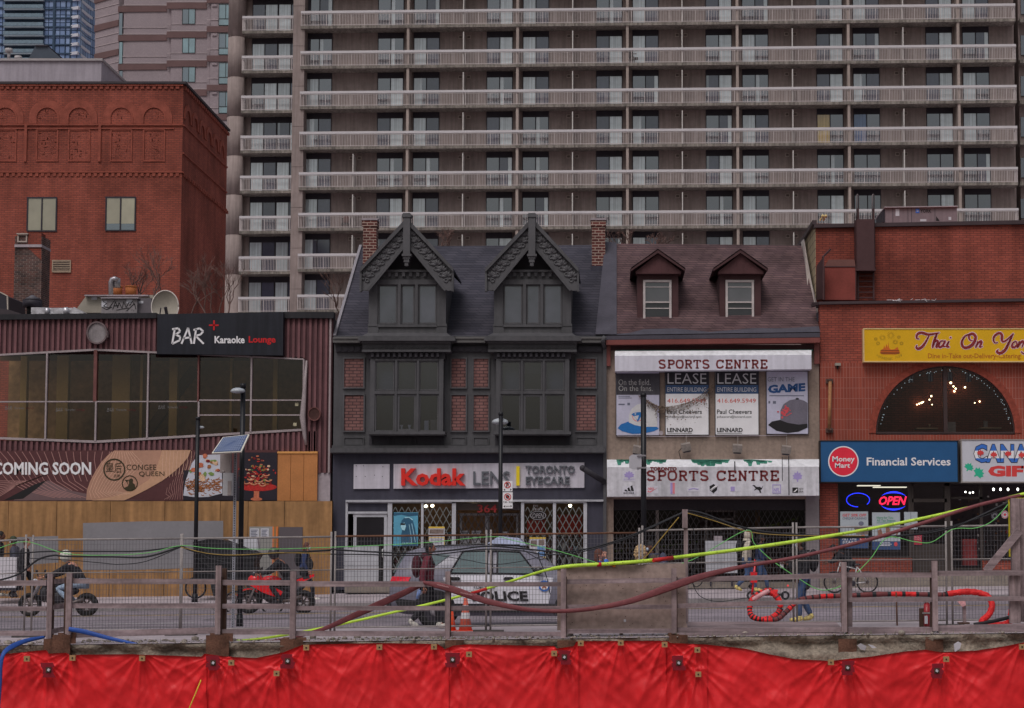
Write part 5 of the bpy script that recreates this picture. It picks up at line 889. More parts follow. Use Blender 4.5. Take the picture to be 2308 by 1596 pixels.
t = board('game_poster', 'poster of a grey cap with a red emblem headed get in the game', 1728, 837, 1821, 978, m_lv); q = MB(); q.text('GET IN THE', 1730, 850, 1791, 860, Yq - .006, .004); part('lettering', q, m_gt, t); q = MB(); q.text('GAME', 1731, (868, 863), 1815, (887, 882), Yq - .006, .004, 0, 0, .05); part('lettering', q, mat('game_navy', C(30, 60, 102), .6, .1, 3), t)
q = MB(); q.bp(1734, 891, 1812, 893, Yq - .006, .005); q.bp(1732, 904, 1736, 909.5, Yq - .006, .005); q.bp(1742, 904, 1749, 910, Yq - .006, .005); part('small_print', q, m_gt, t)
q = MB(); q.poly([(1731, 958), (1740, 950), (1760, 946), (1790, 954), (1820, 955), (1820, 964), (1800, 973), (1775, 976), (1750, 971)], Yq - .009); part('print', q, m_bk, t); q = MB(); q.poly([(1759, 947), (1759, 925), (1766, 911), (1780, 902), (1797, 899), (1812, 903), (1820, 908), (1820, 955), (1800, 957), (1775, 953)], Yq - .013); part('print', q, mat('cap_grey', C(84, 80, 90), .7, .15, 2), t)
rr = random.Random(2); q = MB()
for i in range(20): q.disc(rr.gauss(1770, 4.5), rr.gauss(930, 7.5), rr.uniform(1.3, 3.2), Yq - .017 - .0004 * i, .004, 0, rr.uniform(1.2, 4), 7)
q.line([(1772, 938), (1784, 931)], 1.6, Yq - .018); part('emblem', q, mat('emblem_red', C(160, 60, 66), .6, .15, 8), t); q = MB(); q.disc(1797, 899, 4, Yq - .014, .004, 0, 2, 10); part('print', q, m_bk, t)
# torn netting and the row of floodlights with its conduit
t = thing('torn_netting', 'swag of dirty torn netting hanging across the posters', 'netting', P(1520, 950, SY - .14)); rr = random.Random(4); q = MB(); path = [(1440, 890), (1462, 905), (1480, 915), (1505, 918), (1530, 914), (1560, 903), (1585, 888), (1606, 865)]
def along(pts, f): i = min(int(f * (len(pts) - 1)), len(pts) - 2); k = f * (len(pts) - 1) - i; return (pts[i][0] + (pts[i + 1][0] - pts[i][0]) * k, pts[i][1] + (pts[i + 1][1] - pts[i][1]) * k)
for i in range(420):
    f = rr.random(); u, v = along(path, f); dv = abs(rr.gauss(0, 1)) * (5 + 26 * max(0, .5 - abs(f - .72)) * 2 + 10 * max(0, .3 - abs(f - .3))); s_ = rr.uniform(.6, 2.2) / (1 + dv * .03); yy = SY - .13 - rr.random() * .05; q.poly([(u + rr.uniform(-3, 3), v - 2 + dv), (u + s_ * 1.5, v + dv - s_), (u + s_ * rr.uniform(-1, 1), v + dv + s_ * 1.3)], yy, .006)
for i in range(60): f = rr.random(); a = along(path, f); b = along(path, min(1, f + .15)); dv = rr.random() * 22 * max(.2, 1 - abs(f - .7) * 2); q.line([(a[0], a[1] + dv), (b[0], b[1] + dv * .8)], .5, SY - .12 - rr.random() * .03, .006)
part('net', q, mat('netting_brown', C(88, 74, 64), .95, .4, 12), t)
q = MB(); q.tube([P(u, v, SY - .1) for u, v in ((1390, 983), (1500, 984), (1662, 983), (1774, 981))], .012, 5); q.disc(1490, 976, 5, SY - .12, .05, 0, 5, 12); solo('conduit', q, m_conc, 'thin electrical conduit running under the posters to the floodlights', 'conduit')
for i, (u, v, tl, lb) in enumerate(((1437, 1012, .2, 'small wall floodlight half hidden behind the black lamp post'), (1546, 1006, -.2, 'wall floodlight tilted left with a loose cable under the first lease board'), (1662, 1009, .05, 'wall floodlight level under the second lease board'), (1772, 1012, .1, 'wall floodlight at the right end under the cap poster'))):
    t = thing('floodlight', lb, 'floodlight', P(u, v, SY - .3), 'floodlights above the lower sign'); c = P(u, v, SY - .34); q = MB(); q.box(-.15, -.12, -.13, .15, .1, .1); q.xf(Matrix.Translation(c) @ Matrix.Rotation(tl, 4, 'Y') @ Matrix.Rotation(.3, 4, 'X')); part('housing', q, mat('lamp_metal', C(110, 102, 98), .5, .25, 6), t); q = MB(); q.box(-.12, -.05, -.2, .12, .02, -.131); q.xf(Matrix.Translation(c) @ Matrix.Rotation(tl, 4, 'Y')); part('visor', q, m_dark, t); q = MB(); q.tube([P(u + 1, 982, SY - .05), P(u + 1, v - 12, SY - .22), c + Vector((0, .05, .08))], .012, 6); part('stem', q, MATS['lamp_metal'], t)
q = MB(); q.tube([P(1536, 1010, SY - .3), P(1530, 1018, SY - .2), P(1534, 1034, SY - .12)], .012, 5); solo('loose_cable', q, m_bk, 'short loose cable dangling from the tilted floodlight', 'cable')
q = MB(); q.bp(1367, 1030, 1400, 1035, SY - .1, .1); q.bp(1368, 1033.5, 1846, 1038, SY - .5, .5)
t = thing('lower_awning_sign', 'peeling white shop awning lettered sports centre with faded brand logos', 'sign', P(1607, 1119, SY - .3)); q2 = MB(); q2.bp(1368, (1053, 1052), 1846, (1119.5, 1117), SY - .8, .8); part('front_panel', q2, mat('awning_dirty', C(156, 154, 160), .65, .16, .9, streak=.17), t)
q2 = MB(); q2.ext([P(1368, 1053, SY - .8), P(1846, 1052, SY - .8), P(1846, 1035, SY - .25), P(1368, 1036, SY - .25)], Vector((0, .25, 0))); part('sloped_top', q2, MATS['awning_pale'], t)
rr = random.Random(9); q2 = MB()
for (a, b) in ((1395, 1420), (1460, 1500), (1562, 1640), (1680, 1738)):
    for i in range(int((b - a) / 2.4)):
        u = rr.uniform(a, b); h_ = abs(rr.gauss(0, 5)) + 2 + (5 if 1570 < u < 1625 else 0); k = min(.9, h_ / 17); p0 = P(u, 1036, SY - .25); p1 = p0.lerp(P(u, 1052.5, SY - .8), k); q2.ext([p0 + Vector((-.09, -.012, .004)), p0 + Vector((.1, -.012, .004)), p1 + Vector((.06, -.012, .004)), p1 + Vector((-.04, -.012, .004))], Vector((0, .008, 0)))
part('green_stain', q2, mat('green_stain', C(48, 100, 86), .8, .3, 6), t)
Ys = SY - .806; q2 = MB(); slabtext(q2, 'SPORTS CENTRE', 1457, 1061, 1756, 1083.5, Ys); q2.text('TORONTO', 1465, 1052.5, 1525.5, 1061, Ys - .003, .005, 0, 0, .06); part('lettering', q2, m_rd, t)
q2 = MB()
for (a, b, c, d) in ((1403.5, 1061, 1432, 1085), (1403, 1096, 1431.5, 1113), (1457, 1095, 1484, 1112), (1510, 1087, 1522, 1114), (1548, 1098, 1577, 1108), (1598, 1090, 1618, 1113), (1645, 1096, 1669, 1108), (1695, 1092, 1721, 1111), (1740, 1091, 1761, 1113), (1784, 1060, 1811, 1088)): q2.bp(a, b, c, d, Ys, .006)
part('logo_patch', q2, mat('patch_white', C(158, 156, 164), .6, .06, 3), t)
Yl = Ys - .006; q2 = MB(); [q2.poly([(1409 + 7 * i, 1107), (1415 + 7 * i, 1107), (1411 + 7 * i - 0, 1107 - 4 - 4.5 * i), (1406 + 7 * i + 1, 1107 - 2.2 - 4.3 * i)], Yl) for i in range(3)]; q2.text('adidas', 1405, 1107.5, 1429, 1113, Yl); q2.bp(1786, 1099, 1799, 1110.5, Yl, .004); q2.text('NEW', 1801, 1100, 1811, 1104, Yl); q2.text('ERA', 1801, 1106, 1811, 1110, Yl)
q2.poly([(1696, 1094), (1700, 1093), (1703, 1096), (1708, 1098), (1713, 1097), (1716, 1100), (1720.5, 1094), (1717, 1103), (1714, 1104), (1716, 1111), (1713, 1111), (1710, 1105), (1706, 1103), (1699, 1106), (1703, 1101), (1700, 1097)], Yl); q2.poly([(1599, 1096), (1603, 1094), (1608, 1091), (1613, 1094), (1617, 1096), (1616, 1105), (1608, 1112), (1600, 1105)], Yl); part('logo', q2, m_bk, t)
q2 = MB(); q2.line([(1602, 1105), (1615, 1095)], 4.5, Yl - .004, .004); part('logo', q2, m_sw, t); q2 = MB(); q2.text('NHL', 1602, (1104, 1096), 1615, (1107, 1099), Yl - .008); part('logo', q2, m_bk, t); q2 = MB(); q2.poly([(1788, 1109), (1797, 1101), (1797, 1104), (1792, 1109)], Yl - .004); part('logo', q2, m_sw, t)
q2 = MB(); q2.text('NIKE', 1460, 1099, 1474, 1104, Yl, .004, 0, .2, .04); q2.poly([(1459, 1109), (1461, 1105), (1464, 1108), (1483, 1099), (1466, 1110)], Yl); q2.bp(1516, 1088, 1521, 1113, Yl, .004); part('logo', q2, mat('faded_pink', C(170, 100, 108), .6, .1, 4), t)
q2 = MB(); q2.bp(1511, 1088, 1515.7, 1113, Yl, .004); q2.bp(1647, 1097, 1656, 1107, Yl, .004); q2.frame(1741, 1092, 1760, 1112, Yl, .004, 1.6); q2.text('NFL', 1744, 1100, 1757.5, 1109, Yl, .004, 0, 0, .03); q2.line([(1552, 1104), (1562, 1101), (1574, 1103)], 2, Yl)
leafp = [(0, -13), (3, -7), (8, -9), (8, -4), (13, -3), (10, 2), (12, 5), (5, 6), (2, 7), (1.5, 12), (-1.5, 12), (-2, 7), (-5, 6), (-12, 5), (-10, 2), (-13, -3), (-8, -4), (-8, -9), (-3, -7)]
q2.poly([(1797.5 + a * .85, 1074 + b) for a, b in leafp], Yl); q2.poly([(1418 + a * .9, 1071 + b * .8) for a, b in leafp], Yl); q2.text('BLUE JAYS', 1406, 1078.5, 1430, 1083.5, Yl - .004); part('logo', q2, mat('faded_violet', C(128, 116, 158), .6, .1, 4), t)
q2 = MB(); q2.bp(1762.5, 1030, 1764, 1084, Ys - .004, .01); q2.bp(1777, 1028, 1779, 1116, Ys - .004, .01); q2.bp(1655, 1040, 1657.5, 1060, Ys - .02, .02); part('drip_line', q2, m_dark, t)
# dark shuttered front of the sports shop
m_voi = mat('dark_shopfront', C(38, 34, 38), .7, .2, 1.5); q = MB(); q.bp(1383, 1117, 1817, 1150, SY + .25, .1); part('dark_fascia', q, m_voi, sb); q = MB(); q.box(xY(1383, 1200, SY), SY + 2.2, .1, xY(1817, 1200, SY), SY + 2.3, zY(1120, SY)); part('dark_back_wall', q, mat('dim_shop_wall', C(56, 44, 40), .9, .3, .8), sb)
q = MB(); q.box(xY(1383, 1200, SY), SY + .36, zY(1149, SY), xY(1817, 1200, SY), SY + 2.2, zY(1149, SY) + .1); part('dark_ceiling', q, m_voi, sb)
for a, b, c, d in ((1386, 1150, 1578, 1322), (1660, 1145, 1816, 1322)):
    q = MB(); q.face([P(a, d, SY + .35), P(b and c, d, SY + .35), P(c, b, SY + .35), P(a, b, SY + .35)]); part('shop_window', q, glass('dim_glass', (.3, .29, .29, 1), .06), sb)
    q = MB(); lattice(q, a, b + 2, c, d, SY + .22, 13, 23, 1.3); part('scissor_gate', q, mat('brown_gate', C(44, 38, 39), .6, .15, 3), sb)
q = MB(); lattice(q, 1580, 1146, 1660, 1322, SY + .2, 13, 23, 1.4); part('scissor_gate', q, MATS['brown_gate'], sb); q = MB(); q.frame(1590, 1150, 1658, 1322, SY + .8, .06, 4); q.bp(1590, 1168, 1658, 1172, SY + .8, .06); part('door_frame', q, mat('dull_frame', C(96, 88, 86), .6, .1, 2), sb)
q = MB(); q.bp(1661, 1140, 1702, 1190, SY + .5, .05); part('brown_board', q, mat('brown_board', C(72, 44, 34), .8, .15, 2), sb); q = MB(); q.bp(1702, 1143, 1713, 1192, SY + .45, .1); part('tan_board', q, m_or, sb); q = MB(); q.bp(1478, 1148, 1485, 1322, SY + .3, .05); part('glazing_bar', q, MATS['dull_frame'], sb)  # the narrow orange strip is a small tan board
q = MB(); q.bp(1383, 1312, 1817, 1326, SY - .15, .6); part('threshold', q, MATS['step_concrete'], sb)
t = thing('blank_white_board', 'blank white board of two panels leaning at the shuttered shop door', 'board', P(1625, 1295, SY - .3)); q = MB(); q.bp(1590, 1219, 1661, 1271, SY - .3, .04); q.bp(1591, 1272, 1662, 1292, SY - .3, .04); part('panel', q, m_alu, t); q = MB(); q.bp(1609, 1208, 1628, 1219, SY - .28, .03); part('tab', q, m_conc, t); q = MB(); q.bp(1600, 1292, 1604, 1322, SY - .28, .04); q.bp(1648, 1292, 1652, 1322, SY - .28, .04); part('leg', q, m_dark, t)
# ================================================================ right red brick building
m_b2 = brick('warm_red_brick', C(123, 62, 51), C(107, 53, 45), C(81, 45, 41), .24, .077, .011, .3, stain=.24, vsc=.6); m_b3 = brick('soldier_brick', C(118, 58, 47), C(107, 52, 43), C(122, 80, 72), .1, .34, .009, .15, off=0, stain=.12); m_cp2 = mat('brown_coping', C(52, 42, 45), .5, .15, 2)
YU = 61.5; b2 = thing('brick_restaurant', 'red brick building with a set-back top storey, black ladder cage and arched window', 'building', P(2080, 1300, SY))
q = MB(); xa, xb = xY(1839, 600, YU), xY(2420, 600, YU); z1 = zY(504, YU); q.box(xa, YU, 4, xb, YU + 5, z1); part('upper_wall', q, m_b2, b2)
q = MB(); q.box(xa - .02, YU + .02, 4, xa - .002, YU + 4.9, z1 - .01); part('side_wall', q, brick('pale_block', C(138, 126, 104), C(124, 112, 92), C(96, 84, 76), .8, .3, .02, .2, stain=.3), b2)
q = MB(); q.bp(1835, (505, 494), 2420, (513, 503), YU - .12, .4); q.box(xa - .12, YU - .11, z1 - .05, xa + .02, YU + 5, z1 + .1); part('upper_coping', q, m_cp2, b2)
q = MB(); x2 = xY(1848, 900, SY); q.bp(1848, 680, 2420, 818, SY, .35); part('parapet_wall', q, m_b2, b2)
cx_, cy_, R_ = 2131, 976, 157
q = MB(); arc = [(cx_ + 157 * math.cos(RAD(a)), cy_ - 151 * math.sin(RAD(a))) for a in range(180, 89, -6)]; q.poly([(1848, 818), (1848, 980), (1974, 980)] + arc + [(cx_, 818)], SY, .35); arc2 = [(cx_ + 157 * math.cos(RAD(a)), cy_ - 151 * math.sin(RAD(a))) for a in range(90, -1, -6)]; q.poly([(cx_, 818)] + arc2 + [(2288, 980), (2420, 980), (2420, 818)], SY, .35); q.bp(1848, 980, 2420, 996, SY, .35); part('arch_wall', q, m_b3, b2)
q = MB(); q.ring(cx_, cy_, 172, 15, SY - .03, .03, 0, 44, 0, 180, 166)
part('arch_surround', q, mat('arch_brick', C(108, 50, 40), .9, .25, 9), b2)
aw = part('arched_window', (lambda q: (q.ring(cx_, cy_, 157, 3.5, SY + .05, .15, 0, 44, 0, 180, 151), q.bp(1974, 973.5, 2288, 977.5, SY + .03, .18), q.bp(cx_ - 4, 826, cx_ + 4, 974, SY + .04, .15), q)[-1])(MB()), mat('brown_black_frame', C(50, 38, 38), .5, .1, 2), b2)
q = MB(); q.face([P(u, v, SY + .12) for u, v in [(1976, 976)] + [(cx_ + 155 * math.cos(RAD(a)), cy_ - 149 * math.sin(RAD(a))) for a in range(178, 1, -6)] + [(2286, 976)]]); part('pane', q, glass('arch_glass', (.6, .6, .6, 1), .05), aw)
q = MB(); q.bp(1940, 800, 2330, 990, SY + 3.2, .1); q.bp(1940, 978, 2330, 982, SY + .5, 2.7); q.bp(1940, 812, 2330, 815, SY + .5, 2.7); part('dining_room', q, mat('dim_dining_wall', C(54, 46, 48), .9, .2, 1), b2)
m_bulb = emit('warm_bulb', (1, .78, .45, 1), 16); rr = random.Random(6); q = MB()
for u, v, r in ((2032, 866, 2.2), (2061, 869, 2.4), (2143, 863, 2.4), (2149, 871, 1.8), (2154, 876, 1.8), (2151, 882, 1.9), (2175, 873, 2), (2200, 863, 2), (2099, 893, 1.8), (2098, 898, 1.8), (2095, 901, 1.5), (2087, 905, 1.8), (2090, 907, 1.8), (2077, 908, 1.9), (2072, 910, 1.6), (2067, 912, 1.4), (2101, 912, 1.1), (2133, 910, 1.3), (2192, 910, 1.4), (2197, 908, 1.2), (2202, 908, 1.2), (2208, 905, 1.6), (2141, 931, 1.3), (2081, 906, 1.4)): q.ell(P(u, v, SY + 1.8 + rr.random()), r * .016, r * .016, r * .016, 8, 6)
part('string_light', q, m_bulb, b2)
q = MB(); m_flag = [mat('flag_red', C(84, 40, 44), .8, .1, 3), mat('flag_white', C(108, 106, 112), .8, .1, 3), mat('flag_blue', C(48, 50, 78), .8, .1, 3)]
for u in (2054, 2097, 2141, 2183):
    for i, k in enumerate((0, 1, 2, 1, 0)): q.bp(u - 7.5 + 3 * i, 838 + abs(u - 2130) * .05, u - 4.5 + 3 * i, 858 + abs(u - 2130) * .05, SY + .7, .01, k)
part('hanging_flag', q, m_flag, b2)
q = MB(); q.bp(2066, 964, 2114, 967, SY + .8, .6); q.bp(2210, 963, 2258, 966, SY + .8, .6); q.tube([P(2095, 963, SY + 1), P(2095, 956, SY + 1)], .04, 8); part('table', q, mat('table_wood', C(96, 76, 58), .6, .15, 3), b2); q = MB(); q.bp(2133, 951, 2154, 976, SY + .6, .5); q.bp(2218, 949, 2226, 963, SY + 1, .1); part('planter', q, mat('planter_grey', C(84, 76, 74), .8, .15, 3), b2)
rr = random.Random(12); q = MB()
for i in range(60):
    a = rr.uniform(8, 172); q.ell(P(cx_ + (150 - rr.random() * 6) * math.cos(RAD(a)), cy_ - (144 - rr.random() * 6) * math.sin(RAD(a)), SY + .3), .012, .012, .016, 6, 4)
part('fairy_light', q, emit('cool_bulb', (.75, .9, 1, 1), .9), b2)
q = MB(); q.bp(1846, (680, 671), 2420, (686, 677), SY - .12, 1); a0 = [P(1846, 680, SY - .12), P(1846, 686, SY - .12)]; q.ext([P(1831, 690, SY + .4), P(1846, 686.2, SY - .1), P(1846, 680.2, SY - .1), P(1831, 682, SY + .4)], Vector((0, .4, 0))); part('parapet_coping', q, m_cp2, b2); q = MB(); rr = random.Random(1)
for i in range(16): u = rr.uniform(1995, 2120); q.line([(u, 676), (u + rr.uniform(2, 12), 675 + rr.uniform(-2, 5))], .8, SY - .125, .004)
part('bird_lime', q, m_sw, b2)
q = MB(); xl_ = xY(1842, 640, SY); q.box(x2, SY + .36, zY(700, SY) - .3, xb, SY + 2.4, zY(700, SY)); q.box(x2, SY + 3.4, 4, xb, SY + 3.6, zY(700, SY) - .31); q.box(x2, SY + .36, .1, x2 + .25, SY + 8, 4); q.box(x2, SY + 6, .1, xb, SY + 8, 4); part('lower_roof', q, m_felt, b2)
q = MB(); q.ext([P(1806, 545, 64.5), P(1812, 538, 64), P(1830, 640, 61.8), P(1843, 690, 60), P(1848, 758, SY - .02), P(1836, 763, SY - .02), P(1821, 660, 61.2)], Vector((0, .12, 0))); part('metal_flashing', q, mat('bent_sheet_metal', C(134, 126, 124), .4, .15, 2), b2)
# ladder cage, hoarding box and rail on the terrace
m_cg = mat('dark_brown_mesh', C(58, 38, 40), .6, .1, 3); t = thing('ladder_cage', 'dark brown caged roof ladder fixed to the upper brick wall', 'ladder', P(1952, 680, YU - .6)); q = MB()
for u in (1934, 1969): q.bar(P(u, 470, YU - .25), P(u, 676, YU - .2), .06)
for k in range(15): q.bar(P(1934, 500 + 12.2 * k, YU - .22), P(1969, 500 + 12.2 * k, YU - .22), .035)
part('ladder', q, m_cg, t); q = MB(); q.bp(1931, 494, 1972, 609, YU - .55, .02); q.bp(1930, 494, 1931.5, 609, YU - .55, .5); q.bp(1971, 494, 1972.5, 609, YU - .55, .5); q.bp(1929, 607, 1974, 610, YU - .58, .55); part('cage_guard', q, m_cg, t)
q = MB()
for u in (1931, 1966): q.tube([P(u, 500, YU - .3), P(u, 441, YU - .3), P(u + 2, 438, YU - .3), P(u + 4, 441, YU - .2), P(u + 4, 500, YU + .2)], .02, 6)
part('hand_rail', q, mat('dull_steel', C(90, 82, 84), .5, .1, 3), t)
t = thing('brick_stair_box', 'low box of matching brick with a sloped cap beside the ladder', 'roof structure', P(1892, 676, YU - .8)); q = MB(); q.bp(1859, 601, 1928, 676, YU - .5, .5); part('box', q, mat('red_brown_sheet', C(104, 50, 45), .85, .15, 2), t); q = MB(); q.poly([(1859, 602), (1868, 585), (1926, 585), (1929, 602)], YU - .48, .4); part('sloped_cap', q, mat('brown_cap', C(88, 58, 54), .7, .1, 2), t); q = MB(); q.line([(1858, 676), (1858, 601), (1929, 601), (1929, 676)], 2, YU - .52, .02); part('edge_trim', q, m_cg, t)
t = thing('mesh_side_screen', 'dark mesh screen with a leaning post at the terrace corner', 'screen', P(1848, 676, YU - 1)); q = MB(); q.ext([P(1839, 676, YU - .1), P(1856, 674, YU - 1.2), P(1856, 578, YU - 1.2), P(1840, 600, YU - .1)], Vector((.03, 0, 0))); part('mesh', q, m_cg, t); q = MB(); q.bar(P(1856, 676, YU - 1.2), P(1856, 578, YU - 1.2), .05); q.bar(P(1854, 580, YU - 1.2), P(1872, 562, YU - .9), .05); part('post', q, m_cg, t)
t = thing('roof_floodlights', 'pair of small yellow-white floodlights on the brick parapet', 'floodlight', P(1858, 496, YU + .5)); q = MB()
for u in (1854, 1861): q.ell(P(u - 0, 487, YU + .4), .055, .07, .055, 10, 6); q.bar(P(u, 488, YU + .4), P(u - 6, 497, YU + .5), .04)
part('lamp', q, [mat('lamp_cream', C(170, 150, 104), .4, .1, 3)], t)
t = thing('rooftop_cooling_unit', 'grey packaged cooling unit with a blue logo on the right brick roof', 'air conditioner', P(2075, 497, 66)); Yk = 66; q = MB(); q.bp(1996, (468, 466), 2157, 505, Yk, 2.2); part('casing', q, mat('unit_taupe', C(100, 88, 93), .6, .1, 1.5, streak=.1), t); q = MB(); q.bp(1994, (466, 463.5), 2159, (468, 466), Yk - .1, 2.4); part('lid', q, m_conc, t); q = MB(); q.poly([(1988, 478), (1996, 470), (1996, 500), (1988, 500)], Yk + .2, 1.5); part('side_hood', q, m_dark, t)
q = MB(); q.text('YORK', 2074, 471.5, 2099, 479.5, Yk - .01, .006, 0, 0, .02); q.poly([(2110, 487), (2118, 498), (2110, 498)], Yk - .01, .006); part('lettering', q, m_bk, t); q = MB(); q.bp(2064, 470.5, 2072, 480, Yk - .01, .006); part('logo', q, mat('logo_blue', C(34, 80, 160), .5, .06, 3), t); q = MB(); [q.line([(2068 - 3 * math.cos(a), 475.3 - 3 * math.sin(a)), (2068 + 3 * math.cos(a), 475.3 + 3 * math.sin(a))], .8, Yk - .014) for a in (0, 1.05, 2.1)]; q.bp(2018.5, 471, 2027, 487, Yk - .01, .006); q.bp(2074, 494, 2088, 499, Yk - .01, .006); q.bp(2138, 489, 2144, 496, Yk - .01, .006); part('sticker', q, m_pap, t); q = MB()
for u in (2012, 2046, 2054, 2107): q.bp(u, 469, u + .9, 503, Yk - .01, .008)
part('panel_seam', q, m_dark, t)
# yellow restaurant sign
t = thing('restaurant_sign', 'yellow restaurant sign with pink-edged script lettering and a temple drawing', 'sign', P(2180, 815, SY - .3)); Yt = SY - .3; q = MB(); q.bp(1948, 742, 2420, 814, Yt, .3); part('panel', q, mat('sign_yellow', C(170, 131, 16), .5, .06, 2), t); q = MB(); q.frame(1946, 740, 2422, 816, Yt - .02, .32, 2); part('frame', q, mat('sign_frame_cream', C(172, 150, 110), .5, .08, 3), t)
m_pk2 = mat('script_pink', C(186, 150, 160), .6, .05, 3); m_scr = mat('script_maroon', C(106, 30, 32), .6, .08, 3)
def sw(q, pts, w0, w1, Y_, n=6):       # a swash: smooth stroke swelling in the middle
    out = []
    for i in range(len(pts) - 1):
        p0, p1, p2, p3 = pts[max(i - 1, 0)], pts[i], pts[i + 1], pts[min(i + 2, len(pts) - 1)]
        for k in range(n):
            f = k / n; out.append(tuple(.5 * (2 * p1[j] + (p2[j] - p0[j]) * f + (2 * p0[j] - 5 * p1[j] + 4 * p2[j] - p3[j]) * f * f + (3 * p1[j] - p0[j] - 3 * p2[j] + p3[j]) * f ** 3) for j in (0, 1)))
    out.append(pts[-1]); N = len(out)
    for i, (a, b) in enumerate(zip(out, out[1:])): q.line([a, b], w0 + (w1 - w0) * math.sin(math.pi * (i + .5) / N), Y_ + .00002 * i, .004); q.disc(b[0], b[1], (w0 + (w1 - w0) * math.sin(math.pi * (i + .5) / N)) / 2, Y_ + .00002 * i, .004, 0, None, 6)
scripts = [([(2067, 778), (2065, 783), (2070, 786), (2078, 782), (2087, 770), (2094, 756)], 1.2, 4.5), ([(2072, 764), (2066, 762), (2068, 753), (2078, 750), (2092, 754), (2108, 752), (2117, 750)], 1.2, 4), ([(2112, 751), (2106, 768), (2102, 783)], 2, 4), ([(2103, 776), (2110, 768), (2114, 770), (2110, 782), (2115, 781)], 1.5, 3.6), ([(2128, 769), (2121, 769), (2116, 778), (2119, 783), (2126, 777), (2130, 769), (2126, 780), (2131, 781)], 1.5, 3.4), ([(2139, 769), (2134, 780), (2139, 782)], 2, 3.5),
           ([(2188, 754), (2176, 757), (2168, 770), (2171, 782), (2182, 783), (2194, 774), (2199, 760), (2192, 752), (2184, 756), (2186, 766), (2192, 768)], 1.4, 5), ([(2204, 770), (2199, 783), (2204, 774), (2211, 769), (2212, 774), (2208, 782), (2214, 781)], 1.5, 3.6),
           ([(2249, 772), (2241, 772), (2240, 760), (2250, 751), (2258, 754), (2258, 766), (2262, 770), (2272, 764), (2284, 752)], 1.2, 4), ([(2284, 752), (2275, 770), (2266, 788), (2255, 796), (2247, 793), (2250, 788)], 1.5, 5), ([(2290, 769), (2283, 773), (2281, 781), (2286, 783), (2292, 777), (2291, 770)], 1.5, 3.6), ([(2298, 769), (2293, 783), (2299, 774), (2305, 769), (2307, 773), (2303, 783)], 1.5, 3.6), ([(2322, 769), (2313, 772), (2312, 781), (2319, 780), (2326, 768), (2320, 790), (2308, 797), (2302, 793)], 1.5, 3.6), ([(2328, 778), (2340, 770), (2332, 770), (2330, 780), (2338, 783)], 1.5, 3.4)]
q = MB(); q3 = MB()
for pts, a, b in scripts: sw(q, pts, a + 3.4, b + 4.6, Yt - .004); sw(q3, pts, a + .5, b + 1.5, Yt - .009)
q.disc(2142.5, 761, 3.4, Yt - .004); q3.disc(2142.5, 761, 2, Yt - .009); part('script_edge', q, m_pk2, t); part('script_lettering', q3, m_scr, t)
q = MB(); q.text('Dine in-Take out-Delivery-Catering', 2091.5, 796.5, 2300.5, 811, Yt - .004, .004, 0, 0, .015); part('lettering', q, mat('letter_brown', C(140, 80, 22), .6, .08, 3), t)
m_ol2 = mat('olive_print', C(132, 104, 22), .6, .08, 3); q = MB()
for u, v, r in ((2008, 756, 9), (1989, 761, 7), (2018, 771, 6), (1974, 764, 4), (2026, 760, 4), (1979, 774, 4.5), (2032, 774, 4.5)):
    for k in range(14): a = k * .4488; q.line([(u + r * .4 * math.cos(a), v + r * .4 * math.sin(a)), (u + r * math.cos(a), v + r * math.sin(a))], .8, Yt - .004)
for i, ch_ in enumerate('Authentic Thai'):
    if ch_ != ' ': a = (i - 6.5) / 6.5; q.text(ch_, 2004 + a * 27 - 1.5, (806 - 8 * a * a), 2004 + a * 27 + 1.6, (811.5 - 8 * a * a), Yt - .004)
part('drawing', q, m_ol2, t); q = MB(); q.poly([(1983, 796), (1985, 789), (1991, 786), (1993, 778), (1995, 786), (1998, 775), (2001, 784), (2002, 770), (2004, 784), (2008, 788), (2016, 787), (2023, 782), (2026, 789), (2029, 796), (2020, 799), (1990, 799)], Yt - .004); part('drawing', q, mat('temple_orange', C(156, 76, 26), .6, .1, 3), t); q = MB(); [q.line([(1985, v), (2027, v)], 1, Yt - .008) for v in (790, 794, 797)]; part('drawing', q, m_ol, t)
# blue sign and gift shop sign
t = thing('money_sign', 'blue shop sign with a round red logo and white lettering', 'sign', P(2004, 1087, SY - .35)); Yt = SY - .38; q = MB(); q.bp(1850, (995, 993.5), 2158, 1086, Yt, .36); part('panel', q, mat('sign_blue', C(28, 65, 102), .45, .05, 2), t); q = MB(); q.frame(1848, 992.5, 2161, 1088, Yt - .02, .38, 2); part('frame', q, m_bk, t); q = MB(); q.ring(1901, 1040, 34.5, 2.6, Yt - .006, .006, 0, 40); q.text('Money', 1876, 1028.5, 1926.5, 1044, Yt - .008, .004, 0, 0, .02); q.text('Mart', 1882, 1043.5, 1916, 1054.5, Yt - .008, .004, 0, 0, .02); q.text('Financial Services', 1953.5, 1031, 2142.5, 1049.5, Yt - .006, .006, 0, 0, .02); q.text('TM', 1917, 1044, 1921, 1046, Yt - .008); part('lettering', q, m_sw, t); q = MB(); q.disc(1901, 1040, 32, Yt - .004, .004, 0, None, 40); part('logo_disc', q, mat('logo_red', C(190, 34, 52), .5, .05, 3), t)
t = thing('gift_shop_sign', 'white gift shop sign with flag-filled letters and green maple leaves, cut by the right edge', 'sign', P(2240, 1087, SY - .35)); q = MB(); q.bp(2168, 992, 2420, 1086, Yt, .36); part('panel', q, mat('sign_cool_white', C(150, 150, 158), .5, .05, 2), t); q = MB(); q.frame(2166, 990, 2422, 1088, Yt - .02, .38, 2.5); part('frame', q, mat('sign_frame_grey', C(112, 106, 104), .5, .08, 3), t)
